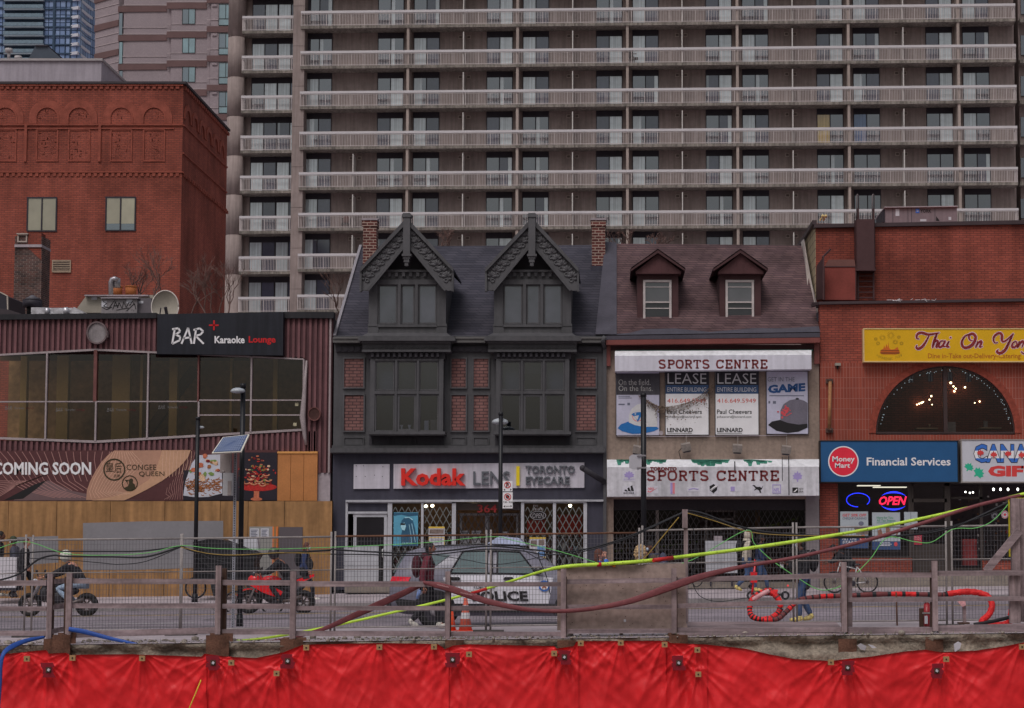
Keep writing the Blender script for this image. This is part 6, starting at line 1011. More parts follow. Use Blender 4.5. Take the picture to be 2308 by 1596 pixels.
q = MB(); q.text('CANADA', 2194, 1000, 2380, 1044, Yt - .004, .004, 0, 0, .06); part('letter_edge', q, m_bk, t); lt = MB(); lt.text('CANADA', 2195.5, 1001.5, 2378.5, 1042.5, Yt - .008, .004, 0, 0, .03); zz = [zY(v, Yt) for v in (1044, 1033, 1016, 1000)]; m_lb = mat('letter_blue', C(44, 84, 150), .5, .06, 3); part('lettering', clipz(lt, zz[0], zz[1]), m_lb, t); part('lettering', clipz(lt, zz[2], zz[3]), m_lb, t); part('lettering', clipz(lt, zz[1], zz[2]), m_sw, t)
q = MB(); [q.poly([(u + a * .62, v + b * .62) for a, b in leafp], Yt - .016) for u, v in ((2210, 1021), (2240, 1025), (2272, 1023), (2303, 1026))]; q.text('GIFTS', 2227, 1049.5, 2362, 1074.5, Yt - .004, .004, 0, 0, .06); part('lettering', q, mat('gift_red', C(162, 50, 50), .5, .06, 3), t)
q = MB()
for u, v, s_, ro in ((2184, 1053, .85, .5), (2206, 1066, 1.05, .9)): q.poly([(u + s_ * (a * math.cos(ro) - b * math.sin(ro)), v + s_ * (a * math.sin(ro) + b * math.cos(ro))) for a, b in leafp], Yt - .004)
part('leaf_print', q, mat('leaf_green', C(34, 136, 108), .5, .06, 3), t)
# ground floor: brick pier, windows, recessed gift shop
q = MB(); q.bp(1848, 1088, 1889, 1322, SY, .35); q.bp(1889, 1258, 2056, 1300, SY, .35); q.bp(2215, 1262, 2420, 1300, SY + .3, .3); part('pier_wall', q, m_b2, b2)
q = MB(); q.bp(1848, (1300, 1296), 2420, (1326, 1320), SY - .25, .7); part('base_step', q, MATS['step_concrete'], b2)
m_fb = mat('bronze_frame', C(48, 42, 40), .5, .1, 2); wf = part('shop_window_frame', (lambda q: (q.frame(1889, 1089, 2056, 1258, SY + .05, .12, 3), q.bp(2048, 1092, 2053, 1258, SY + .04, .12), q.bp(2056, 1089, 2140, 1095, SY + .05, .1), q.bp(2056, 1124, 2134, 1132, SY + .05, .1), q.bp(2130, 1089, 2143, 1320, SY + .05, .2), q.bp(2056, 1089, 2060, 1320, SY + .05, .1), q.bp(2060, 1225, 2131, 1262, SY + .1, .08), q.bp(2060, 1262, 2131, 1316, SY + .12, .08), q)[-1])(MB()), m_fb, b2)
for a, b, c, d in ((1892, 1092, 2048, 1255), (2060, 1096, 2130, 1124), (2060, 1132, 2130, 1226)): q = MB(); q.face([P(a, d, SY + .1), P(c, d, SY + .1), P(c, b, SY + .1), P(a, b, SY + .1)]); part('shop_window', q, m_pg, b2)
q = MB(); q.box(xY(1889, 1200, SY), SY + 2.5, .2, xY(2420, 1200, SY), SY + 2.6, zY(1089, SY)); q.box(xY(1889, 1200, SY), SY + .36, zY(1088, SY), xY(2420, 1200, SY), SY + 2.5, zY(1088, SY) + .1); part('office_wall', q, mat('dim_office_wall', C(58, 52, 54), .9, .2, .8), b2)
q = MB(); q.bp(1934, 1093.5, 1985, 1095.5, SY + .8, .3); q.bp(1970, 1097, 2044, 1099, SY + 1.2, .3); part('strip_light', q, emit('tube_lamp', (1, .92, .75, 1), 1.6), b2)
q = MB()
for u in (2239, 2255, 2272, 2294): q.ell(P(u, 1103, SY + .6), .035, .035, .05, 8, 6)
for u, v in ((2176, 1109), (2186, 1111), (2193, 1110), (2240, 1104), (2212, 1107)): q.ell(P(u, v, SY + 1.2), .03, .03, .03, 8, 6)
part('spot_lamp', q, emit('spot_white', (1, .98, .92, 1), 6), b2)
q = MB(); q.bp(2143, 1120, 2215, 1125, SY + .4, .08); q.bp(2209, 1092, 2216, 1310, SY + .4, .1); q.bp(2143, 1280, 2215, 1284, SY + .35, .04); q.bp(2216, 1258, 2420, 1263, SY + .25, .3); part('gift_shop_frame', q, m_fb, b2)
rr = random.Random(21); q = MB()
for i in range(150):
    u, v = rr.uniform(2146, 2330), rr.uniform(1115, 1282); s_ = rr.uniform(2, 8); q.bp(u, v, u + s_, v + s_ * rr.uniform(.6, 1.6), SY + .9 + rr.random(), .05, rr.choice([4, 4, 4, 5, 0, 3, 1]))
q.bp(2170, 1215, 2202, 1275, SY + .5, .3, 0); part('gift_display', q, [mat('gift_%d' % i, C(*c), .8, .3, 5) for i, c in enumerate(((84, 32, 34), (92, 62, 44), (50, 56, 62), (116, 112, 112), (36, 33, 36), (52, 44, 42)))], b2)
# neon signs and window posters
m_nb = emit('neon_blue', (.02, .04, 1, 1), 3.2); m_nr = emit('neon_red', (1, .02, .08, 1), 2.4)
t = thing('oval_neon_sign', 'thin broken oval of lit blue neon in the shop window', 'neon sign', P(1934, 1145, SY + .15)); q = MB(); q.tube([P(1934 + 26 * math.cos(RAD(a)), 1127 - 15.5 * math.sin(RAD(a)), SY + .16) for a in range(-40, 271, 10)], .012, 6); part('tube', q, m_nb, t); q = MB(); q.bp(1914, 1120, 1953, 1136, SY + .18, .02); part('backing', q, m_bk, t)
t = thing('open_neon_sign', 'lit red neon open sign between two blue neon arcs', 'neon sign', P(2013, 1148, SY + .15)); q = MB(); q.text('OPEN', 1981, 1118.5, 2044, 1138.5, SY + .15, .012, 0, .28, .03); part('lettering', q, m_nr, t)
q = MB()
for a0, a1, sg in ((24, 150, 1), (204, 330, -1)):
    for i in range(14):
        t0, t1 = [RAD(a0 + (a1 - a0) * k / 14) for k in (i, i + 1)]; w_ = [.8 + 4.2 * math.sin(math.pi * k / 14) for k in (i, i + 1)]; pt = lambda t_, w: (2014 + 31 * math.cos(t_) , 1129 - sg * 3 - (16.5 - w * .4) * math.sin(t_)); po = lambda t_, w: (2014 + 31 * math.cos(t_), 1129 - sg * 3 - (16.5 + w * .4) * math.sin(t_)); q.poly([pt(t0, w_[0]), pt(t1, w_[1]), po(t1, w_[1]), po(t0, w_[0])], SY + .155, .01)
part('arc', q, m_nb, t)
Yp = SY + .06; m_gn = mat('green_print', C(66, 116, 92), .6, .06, 3); m_rp = mat('red_print', C(160, 58, 64), .6, .06, 3); m_bp = mat('navy_print', C(44, 60, 92), .6, .08, 3); m_cp = mat('cool_paper', C(132, 138, 144), .6, .06, 2)
bill('cheque_poster', 'white poster with a red half-price headline about cashing cheques', 1894, 1153, 1957, 1236, Yp, m_cp, [(m_rp, lambda q: (q.text('GET 50% OFF', 1899, 1158, 1953, 1164.5, Yp - .005, .004, 0, .15, .02), q.disc(1945, 1213, 8, Yp - .009, .004, 0, 7))), (m_gt, lambda q: (q.text('CHEQUE CASHING', 1899, 1166, 1953, 1172, Yp - .005, .004, 0, .15, .015), q.disc(1941, 1180, 6, Yp - .005, .004, 0, 5))), (m_ph, lambda q: q.poly([(1925, 1190), (1940, 1184), (1956, 1190), (1957, 1205), (1930, 1205)], Yp - .006)), (m_bp, lambda q: (q.bp(1894, 1207, 1957, 1236, Yp - .005, .004))), (m_sw, lambda q: (q.text('HIT THE', 1899, 1211, 1931, 1217, Yp - .009, .004, 0, .15, .02), q.text('START', 1899, 1219, 1931, 1225, Yp - .009, .004, 0, .15, .02), q.ring(1945, 1213, 6.5, 1, Yp - .013, .004, 0, 16, 0, 360, 5.5)))])
bill('tax_poster', 'pale poster with green lettering about tax season above a dark band', 1966, 1155, 2029, 1239, Yp, m_cp, [(m_gn, lambda q: (q.text('Here for You', 1976, 1164, 2013, 1169.5, Yp - .005, .004, 0, 0, .02), q.text('All Tax Season', 1976, 1170.5, 2018, 1176, Yp - .005, .004, 0, 0, .02), q.bp(1976, 1178, 2010, 1179, Yp - .005, .004))), (mat('skin_print', C(112, 78, 64), .7, .2, 6), lambda q: (q.poly([(1996, 1189), (2003, 1187), (2006, 1193), (2005, 1203), (1997, 1204)], Yp - .005), q.poly([(2016, 1210), (2022, 1200), (2024, 1202), (2019, 1214)], Yp - .005), q.poly([(1978, 1196), (1986, 1192), (1990, 1206), (1986, 1214), (1980, 1210)], Yp - .005))), (m_bp, lambda q: q.bp(1966, 1220, 2029, 1239, Yp - .005, .004)), (m_sw, lambda q: (q.bp(1983, 1223, 2006, 1224.2, Yp - .009, .004), q.bp(1983, 1226, 2010, 1227.2, Yp - .009, .004), q.bp(1983, 1229, 2006, 1230.2, Yp - .009, .004))), (m_rp, lambda q: q.disc(2019, 1226.5, 4.6, Yp - .009))])
bill('door_notice', 'pair of faded grey notices on the glass door', 2038, 1154, 2068, 1193, SY + .03, m_cp, [(m_gt, lambda q: q.bp(2052.5, 1154, 2053.5, 1193, SY + .025, .004))], 'notice')
bill('exchange_notice', 'small red notice about currency exchange low on the glass door', 2052, 1206, 2078, 1228, SY + .06, mat('notice_red', C(130, 40, 54), .6, .06, 3), [(mat('pinkish_print', C(178, 130, 136), .6, .06, 3), lambda q: (q.text('CURRENCY', 2054.5, 1208.5, 2075.5, 1212, SY + .055), q.text('EXCHANGE', 2054.5, 1213.5, 2075.5, 1217, SY + .055)))], 'notice')
for u, v, lb in ((2242, 1163, 'round white badge sticker on the gift shop glass, nearer the door'), (2265, 1160, 'round badge sticker with a red leaf on the gift shop glass')): t = thing('window_badge', lb, 'sticker', P(u, v + 9, SY + .2)); q = MB(); q.disc(u, v, 8, SY + .2, .006, 0, 9); part('disc', q, mat('badge_grey', C(84, 82, 88), .6, .08, 3) if u < 2250 else m_pap, t); q = MB(); q.ring(u, v, 7, 1, SY + .194, .004, 0, 20, 0, 360, 8); q.disc(u, v, 3, SY + .194); part('print', q, m_bk if u < 2250 else m_rp, t)
# rusted bracket and little lamp on the brick wall
t = thing('rusted_bracket', 'rusty vertical bracket pole fixed to the brick beside the stucco shop', 'bracket', P(1870, 975, SY - .1)); q = MB(); q.tube([P(1871, 860, SY - .15), P(1869, 968, SY - .15)], .055, 10); part('pole', q, mat('rust_yellow', C(128, 90, 62), .8, .3, 6), t)
for v in (858, 969): q = MB(); q.bp(1862, v - 4, 1878, v + 6, SY - .1, .1); q.disc(1871, v - 2, 5, SY - .2, .1, 0, 3); part('clamp', q, mat('rust_dark', C(70, 52, 48), .8, .3, 6), t)
t = thing('wall_sensor_lamp', 'little beige wall lamp box high on the brick wall', 'wall lamp', P(1890, 838, SY - .1)); q = MB(); q.bp(1883, 818, 1895, 824, SY - .18, .18); part('box', q, m_beig, t); q = MB(); q.bp(1886, 824, 1890, 831, SY - .1, .06); part('sensor', q, m_bk, t)
# bare winter trees behind the roofs
m_tw = mat('bare_twig', C(86, 66, 62), .9, .2, 3)
def tree(u, vb, Y_, h, n, seed, lb, spread=.55, trunkr=.032):
    rr = random.Random(seed); base = P(u, vb, Y_); t = thing('bare_tree', lb, 'tree', base, 'bare trees behind the roofs'); tk = MB(); tw_ = MB()
    def grow(p, d, L, r, k):
        q_ = p + d * L * .5 + Vector((rr.gauss(0, .06) * L, rr.gauss(0, .06) * L, 0)); e = p + d * L; (tk if k < 2 else tw_).tube([p, q_, e], [r, r * .85, r * .65], 5 if k < 2 else 3, cap=False)
        if k >= n: return
        for i in range(rr.choice((2, 3, 3))):
            nd = (d + Vector((rr.gauss(0, spread), rr.gauss(0, spread), rr.uniform(-.1, .4)))).normalized(); grow(p + d * L * rr.uniform(.55, 1), nd, L * rr.uniform(.6, .85), max(r * .6, .0065), k + 1)
    for i in range(3): grow(base + Vector((rr.gauss(0, .2), rr.gauss(0, .2), 0)), Vector((rr.gauss(0, .25), rr.gauss(0, .2), 1)).normalized(), h, trunkr, 0)
    part('trunk', tk, m_tw, t); part('crown', tw_, m_tw, t)
for a in ((445, 715, 70, .85, 4, 1, 'bare bushy tree in the gap between the satellite dish and the round column'), (487, 722, 71, .95, 4, 2, 'bare tree nearest the round concrete column, behind the black bar sign'), (350, 700, 72, 1.0, 4, 3, 'thin bare tree in front of the red brick wall behind the satellite dish'), (300, 690, 73, .7, 4, 4, 'low bare twigs behind the orange chimney pots'), (1412, 575, 68, .45, 4, 5, 'bare twigs above the brown shingle roof, nearest the chimney'), (1470, 572, 68, .35, 4, 6, 'sparse bare twigs above the brown roof over the first dormer'), (1000, 570, 68, .4, 4, 7, 'sparse bare twigs showing above the slate roof between the gables'), (785, 735, 68, .9, 4, 8, 'bare tree showing behind the left edge of the slate roof')): tree(*a)
# ================================================================ lamp posts, signs on posts
m_post = mat('black_post_paint', C(22, 22, 26), .4, .15, 3)
def post(lb, u, v0, v1, Y_, wd, head):
    t = thing('street_post', lb, 'lamp post', P(u, v1, Y_), 'black metal posts along the street'); r = wd / 2 * Y_ / F; a = P(u, v1, Y_); zt_ = zY(v0, Y_); q = MB(); q.tube([a, (a.x, a.y, zt_)], r, 14); part('pole', q, m_post, t)
    q = MB(); q.tube([(a.x, a.y, zt_ - .02), (a.x, a.y, zt_ + .07)], r * 1.12, 14); part('cap', q, m_post, t)
    q = MB(); q.tube([a, (a.x, a.y, a.z + .25)], [r * 1.5, r * 1.25], 14); part('base_collar', q, m_post, t)
    if head: 
        du, dv, s_, yy = head; c = P(u + du, v0 + dv, Y_ + yy); q = MB(); q.ell(c, s_ * 1.25, s_ * .9, s_ * .62, 14, 8, 0, None, -90, 90, lambda p: Vector((p.x, p.y, p.z if p.z > 0 else p.z * .55))); part('lamp_head', q, mat('lamp_head_grey', C(132, 136, 142), .35, .1, 4), t); q = MB(); q.bar(c, (a.x, a.y, c.z), .05); part('arm', q, m_post, t)
    return t
post('black lamp post before the hoarding with a small lamp on its right side', 439, 945, 1357, 56.2, 9.5, (13, 19, .095, .1)); post('black post carrying the solar panel, topped by a big grey lamp', 540, 872, 1412, 38.4, 11.5, (-4, 10, .125, -.12)); post('black lamp post carrying the two parking signs in front of the grey shop', 1127, 935, 1344, 56.4, 9.5, (0, 17, .21, .2)); post('thick black post with an open top plate in front of the sports shop', 1451, 892, 1340, 55.6, 12.5, None)
Yp_ = 38.1; q = MB(); k = Yp_ / F; xa, xb = xY(524.5, 1200, Yp_), xY(531, 1200, Yp_); zl, zh = zY(1414, Yp_), zY(983, Yp_); q.box(xa, Yp_, zl, xb, Yp_ + .03, zh)
for i in range(int((zh - zl) / .05)): q.box((xa + xb) / 2 - .01, Yp_ - .004, zl + .05 * i, (xa + xb) / 2 + .01, Yp_ - .001, zl + .05 * i + .025, 1)
solo('perforated_sign_post', q, [mat('galvanised_post', C(112, 112, 120), .5, .15, 4), m_dark], 'perforated galvanised steel upright strapped beside the solar panel post', 'sign post')
t = thing('solar_panel', 'tilted blue solar panel with a white frame high on the black post', 'solar panel', P(522, 1025, 37.9)); a = [P(477, 1021.5, 37.3), P(544, 1018, 37.3), P(562, 979, 38.0), P(502, 985.5, 38.0)]; n_ = Vector((0, -.03, -.02)); q = MB(); q.ext(a, Vector((0, .04, -.02))); part('frame', q, mat('panel_frame_white', C(172, 168, 160), .4, .06, 3), t)
mid = sum(a, Vector()) / 4; b = [p.lerp(mid, .09) + Vector((0, -.012, .006)) for p in a]; q = MB(); q.ext(b, Vector((0, .008, -.004))); part('cells', q, mat('solar_cells', C(58, 70, 100), .25, .15, 8, spec=.5), t); q = MB()
for i in range(1, 12): q.bar(b[0].lerp(b[1], i / 12) + Vector((0, -.003, .002)), b[3].lerp(b[2], i / 12) + Vector((0, -.003, .002)), .005)
for i in range(1, 9): q.bar(b[0].lerp(b[3], i / 9) + Vector((0, -.003, .002)), b[1].lerp(b[2], i / 9) + Vector((0, -.003, .002)), .005)
part('cell_line', q, mat('cell_line', C(130, 138, 156), .4, .05, 3), t); q = MB(); q.bar(P(541, 1010, 38.2), P(548, 985, 38.05), .05); part('bracket', q, m_dark, t)
t = thing('control_cabinet', 'pale grey control cabinet strapped below the solar panel', 'cabinet', P(512, 1118, 38)); q = MB(); q.bp(502, 1066, 524, 1117, 37.95, .2); part('box', q, mat('cabinet_grey', C(134, 132, 136), .5, .08, 2), t); q = MB(); q.bp(496, 1018, 520, 1066, 38.0, .12); part('upper_box', q, mat('cabinet_dull', C(112, 104, 104), .6, .1, 2), t); q = MB(); q.bp(513, 1084, 521, 1116, 37.93, .02); q.tube([P(504, 1066, 38), P(504, 1060, 38)], .03, 8); part('hatch', q, MATS['cabinet_dull'], t)
def sign(lb, u0, v0, u1, v1, Y_, name='traffic_sign'): t = thing(name, lb, 'road sign', P((u0 + u1) / 2, v1, Y_)); q = MB(); q.bp(u0, v0, u1, v1, Y_, .02); part('plate', q, m_sw, t); return t
Yv = 56.1; m_rdr = mat('sign_ring_red', C(150, 40, 42), .5, .06, 3)
t = sign('square no parking sign with a crossed letter and two arrows on the lamp post', 1133, 1084, 1155, 1107.5, Yv); q = MB(); q.text('P', 1141, 1088.5, 1147, 1098, Yv - .004, .004, 0, 0, .05); q.poly([(1135, 1104), (1138.5, 1101.5), (1138.5, 1106.5)], Yv - .004); q.poly([(1153.5, 1103.5), (1150, 1101), (1150, 1106)], Yv - .004); part('symbol', q, m_bk, t); q = MB(); q.ring(1144, 1093, 7.5, 1.7, Yv - .008, .004, 0, 24); q.line([(1139.5, 1088.5), (1148.5, 1097.5)], 1.4, Yv - .012); part('prohibition_ring', q, m_rdr, t)
t = sign('tall no stopping sign with morning hours below the no parking sign', 1133, 1109.5, 1155.5, 1146, Yv); q = MB(); q.poly([(1144 + 4.5 * math.cos(k * .785 + .39), 1120 + 4.5 * math.sin(k * .785 + .39)) for k in range(8)], Yv - .004); q.text('7:30 - 9:30', 1134, 1130, 1155, 1134, Yv - .004, .004, 0, 0, .02); q.text('MON-FRI', 1140, 1140, 1149, 1142.5, Yv - .004, .004, 0, 0, .02); q.poly([(1134.5, 1141.5), (1138.5, 1139), (1138.5, 1144)], Yv - .004); q.poly([(1154, 1141), (1150.5, 1138.5), (1150.5, 1143.5)], Yv - .004); part('symbol', q, m_bk, t); q = MB(); q.ring(1144, 1120, 8, 1.7, Yv - .008, .004, 0, 24); q.line([(1139.3, 1115), (1148.7, 1125)], 1.5, Yv - .012); part('prohibition_ring', q, m_rdr, t)
t = thing('reversed_sign', 'rounded blank grey sign plate strapped to the thick black post', 'sign', P(1432, 1066, 55.3)); q = MB(); q.poly([(1418, 1030), (1424, 1025), (1446, 1024), (1446, 1056), (1438, 1059), (1424, 1057), (1418, 1054)], 55.35, .02); part('plate', q, mat('sign_back_grey', C(136, 134, 140), .5, .06, 2), t); q = MB(); q.bp(1436, 1025, 1456, 1028.5, 55.3, .04); q.bp(1436, 1052.5, 1456, 1056, 55.3, .04); part('strap', q, m_gal, t)
# ================================================================ people
m_eye = mat('eye_dark', C(24, 20, 20), .3, 0); SKN = {'l': mat('skin_light', C(150, 108, 94), .6, .08, 8), 'm': mat('skin_mid', C(118, 78, 64), .6, .08, 8), 'd': mat('skin_deep', C(78, 52, 44), .6, .08, 8)}
def cloth(n, c): return mat('cloth_' + n, C(*c), .9, .18, 6, bump=.3, bsc=8)
WALK = dict(pel=(0, 0, .95), spi=(.01, 0, 1.16), che=(.03, 0, 1.36), nec=(.04, 0, 1.5), hea=(.07, 0, 1.63), shL=(.02, .18, 1.42), elL=(-.06, .24, 1.14), wrL=(.1, .23, .93), shR=(.02, -.18, 1.42), elR=(.0, -.25, 1.13), wrR=(.14, -.22, .92), hiL=(0, .1, .9), knL=(.2, .1, .52), anL=(.26, .09, .1), toL=(.44, .09, .05), hiR=(0, -.1, .9), knR=(.02, -.1, .49), anR=(-.3, -.1, .17), toR=(-.17, -.1, .06))
STAND = dict(WALK, knL=(.03, .1, .5), anL=(.0, .1, .1), toL=(.18, .1, .05), knR=(.05, -.1, .5), anR=(.02, -.1, .1), toR=(.2, -.1, .05))
RIDE = dict(pel=(-.2, 0, .86), spi=(-.12, 0, 1.06), che=(.02, 0, 1.25), nec=(.12, 0, 1.37), hea=(.2, 0, 1.5), shL=(.04, .19, 1.3), elL=(.24, .27, 1.08), wrL=(.42, .27, .98), shR=(.04, -.19, 1.3), elR=(.24, -.27, 1.08), wrR=(.42, -.27, .98), hiL=(-.18, .1, .84), knL=(.2, .17, .72), anL=(-.02, .17, .36), toL=(.16, .18, .3), hiR=(-.18, -.1, .84), knR=(.2, -.17, .72), anR=(-.02, -.17, .36), toR=(.16, -.18, .3))
def person(lb, u, vf, Y_, H, face, pose, skin, top, legs, shoe, hair=None, hairk='short', over={}, coat=0):
    J = {k: Vector(v) for k, v in dict(pose, **over).items()}; base = P(u, vf, Y_); s = H / 1.74; t = thing('person', lb, 'person', base)
    M = Matrix.Translation(base) @ Matrix.Scale(s, 4) @ (Matrix.Rotation(math.pi, 4, 'Z') if face < 0 else Matrix.Identity(4))
    up = J['hea'] - J['nec']; hc = J['hea'] + Vector((.0, 0, .02)); names = ['pel', 'spi', 'che', 'nec', 'shL', 'elL', 'wrL', 'shR', 'elR', 'wrR', 'hiL', 'knL', 'anL', 'toL', 'hiR', 'knR', 'anR', 'toR']; ix = {n: i for i, n in enumerate(names)}
    E = [('pel', 'spi'), ('spi', 'che'), ('che', 'nec'), ('che', 'shL'), ('shL', 'elL'), ('elL', 'wrL'), ('che', 'shR'), ('shR', 'elR'), ('elR', 'wrR'), ('pel', 'hiL'), ('hiL', 'knL'), ('knL', 'anL'), ('anL', 'toL'), ('pel', 'hiR'), ('hiR', 'knR'), ('knR', 'anR'), ('anR', 'toR')]
    Rd = dict(pel=.12, spi=.115, che=.125, nec=.055, shL=.065, elL=.045, wrL=.03, shR=.065, elR=.045, wrR=.03, hiL=.085, knL=.06, anL=.042, toL=.03, hiR=.085, knR=.06, anR=.042, toR=.03)
    vs = [J[n] for n in names]; b = skinmesh(vs, [(ix[a], ix[c]) for a, c in E], [Rd[n] * .9 for n in names])
    b.tube([J['nec'] - Vector((0, 0, .02)), hc - Vector((.015, 0, .08))], [.056, .05], 10)
    b.ell(hc, .095, .075, .118, 16, 12, 0, None, -90, 90, lambda p: Vector((p.x + (.012 if p.x > 0 and -.09 < p.z < -.02 else 0), p.y * (1 if p.z > -.03 else .85), p.z)))
    b.ell(hc + Vector((.1, 0, -.012)), .02, .013, .026, 8, 6); [b.ell(hc + Vector((-.005, sy * .077, -.005)), .022, .01, .032, 8, 6) for sy in (-1, 1)]
    [b.ell(hc + Vector((.084, sy * .03, .012)), .01, .014, .009, 8, 6, 1) for sy in (-1, 1)]; b.ell(hc + Vector((.086, 0, -.058)), .01, .024, .007, 8, 6, 2)
    for sd, sy in (('L', 1), ('R', -1)):      # palm, four unequal curled fingers and a thumb off the side of the palm
        w_, e_ = J['wr' + sd], J['el' + sd]; d = (w_ - e_).normalized(); sx = d.cross(Vector((0, 1, 0))); sx = sx.normalized() if sx.length > .1 else Vector((0, 0, 1)); b.ell(w_ + d * .05, .03, .022, .045, 8, 6, 0, d.to_track_quat('Z', 'Y').to_matrix())
        for i, L in enumerate((.07, .08, .075, .058)): o = sx * (.03 - .02 * i); p0 = w_ + d * .08 + o; c_ = Vector((0, -sy * .02, 0)); b.tube([p0, p0 + d * L * .5 + c_ * .5, p0 + d * L * .8 + c_ * 1.8], [.0095, .0085, .006], 5)
        p0 = w_ + d * .03 + sx * .03; b.tube([p0, p0 + d * .03 + sx * .025, p0 + d * .065 + sx * .03], [.012, .011, .008], 5)
    part('body', b.xf(M), [SKN[skin], m_eye, mat('lip', C(120, 70, 66), .6, 0)], t)
    N = ['spi', 'pel', 'che', 'nec', 'shL', 'elL', 'wrL', 'shR', 'elR', 'wrR']; vv = [J[n] + ((J['wr' + n[2]] - J['el' + n[2]]) * -.08 if n[:2] == 'wr' else Vector()) for n in N]; vv[1] = vv[1] - Vector((0, 0, .05 + coat)); vv[3] = J['nec'] - Vector((0, 0, .04)); RR = [.15, .15 + coat * .1, .155, .07, .092, .072, .058, .092, .072, .058]
    b = skinmesh(vv, [(0, 1), (0, 2), (2, 3), (2, 4), (4, 5), (5, 6), (2, 7), (7, 8), (8, 9)], RR); part('jacket', b.xf(M), top, t)
    N = ['pel', 'hiL', 'knL', 'anL', 'hiR', 'knR', 'anR']; b = skinmesh([J[n] for n in N], [(0, 1), (1, 2), (2, 3), (0, 4), (4, 5), (5, 6)], [.135, .1, .078, .062, .1, .078, .062]); part('trousers', b.xf(M), legs, t)
    for sd in 'LR': a, c = J['an' + sd], J['to' + sd]; b = MB(); d = (c - a); b.tube([a - d * .35 - Vector((0, 0, .03)), a - Vector((0, 0, .035)) + d * .2, a + d * .7 - Vector((0, 0, .01)), c + d * .15], [.045, .055, .048, .03], 8); b.tube([a + Vector((0, 0, .03)), a - Vector((0, 0, .03))], [.05, .052], 8); part('shoe', b.xf(M), shoe, t)
    if hair:
        b = MB()
        if hairk == 'short': b.ell(hc + Vector((-.016, 0, .02)), .1, .085, .118, 14, 8, 0, None, -15, 90); b.ell(hc + Vector((-.05, 0, -.0)), .06, .08, .1, 12, 8)
        if hairk == 'long': b.ell(hc + Vector((-.02, 0, .02)), .105, .09, .118, 14, 8, 0, None, -10, 90); b.ell(hc + Vector((-.06, 0, -.06)), .07, .09, .19, 12, 8)
        if hairk == 'curly': 
            r3 = random.Random(3); b.ell(hc + Vector((-.03, 0, -.02)), .13, .14, .18, 14, 10)
            for i in range(110): a1, a2 = r3.uniform(0, 6.28), r3.uniform(-1.2, 1.5); q_ = hc + Vector((-.03 + .13 * math.cos(a1) * math.cos(a2), .14 * math.sin(a1) * math.cos(a2), -.02 + .18 * math.sin(a2))); (q_.x < hc.x + .07) and b.ell(q_, .03, .03, .03, 6, 4)
        if hairk == 'hood': b.ell(hc + Vector((-.025, 0, .015)), .125, .11, .15, 14, 10, 0, None, -70, 90, lambda p: p if p.x < .07 else Vector((.07, p.y, p.z))); b.tube([J['nec'] + Vector((-.03, 0, .06)), J['nec'] + Vector((-.03, 0, -.05))], [.1, .14], 12)
        if hairk == 'helmet': b.ell(hc + Vector((0, 0, .01)), .15, .13, .16, 16, 12)
        if hairk == 'cap': b.ell(hc + Vector((-.005, 0, .035)), .105, .088, .1, 14, 8, 0, None, 0, 90); b.ell(hc + Vector((.12, 0, .045)), .07, .07, .012, 12, 6); b.ell(hc + Vector((-.05, 0, -.02)), .06, .08, .09, 12, 8)
        part({'hood': 'hood', 'helmet': 'helmet', 'cap': 'cap'}.get(hairk, 'hair'), b.xf(M), hair, t)
        if hairk == 'helmet': b = MB(); b.ell(hc + Vector((.03, 0, .005)), .128, .115, .055, 14, 6); part('visor', b.xf(M), mat('visor_dark', C(30, 30, 36), .1, 0, spec=.6), t)
    t['_m'] = 0; del t['_m']; PM[t.name] = (M, J, hc, t); return t
PM = {}
def wear(t, name, fn, m): M, J, hc, _ = PM[t.name]; b = MB(); fn(b, J, hc); part(name, b.xf(M), m, t)
def mask(t): wear(t, 'face_mask', lambda b, J, h: b.ell(h + Vector((.072, 0, -.05)), .035, .06, .045, 10, 6), mat('mask_blue', C(150, 162, 180), .8, .05, 4))
def pack(t, m): wear(t, 'backpack', lambda b, J, h: (b.ell(J['che'] + Vector((-.24, 0, -.08)), .11, .16, .24, 12, 8), b.tube([J['che'] + Vector((-.15, .13, .12)), J['che'] + Vector((.05, .14, .12)), J['che'] + Vector((.12, .13, -.05)), J['che'] + Vector((-.1, .14, -.2))], .022, 6), b.tube([J['che'] + Vector((-.15, -.13, .12)), J['che'] + Vector((.05, -.14, .12)), J['che'] + Vector((.12, -.13, -.05)), J['che'] + Vector((-.1, -.14, -.2))], .022, 6)), m)
bkc = cloth('black', (30, 29, 33)); jean = cloth('jeans', (50, 66, 96)); ljean = cloth('pale_jeans', (116, 130, 148)); navy = cloth('navy', (38, 46, 74)); maro = cloth('maroon', (84, 36, 46)); crm = cloth('cream', (150, 142, 132)); wsh = mat('shoe_white', C(160, 156, 150), .7, .1, 4); ysh = mat('shoe_yellow', C(164, 148, 92), .7, .1, 4); hbk = mat('hair_black', C(24, 22, 24), .6, .2, 20); hbr = mat('hair_brown', C(72, 44, 38), .7, .2, 20); hbl = mat('hair_blonde', C(150, 126, 94), .7, .3, 20); cble = cloth('blue', (52, 92, 160)); colv = cloth('olive', (64, 58, 52))
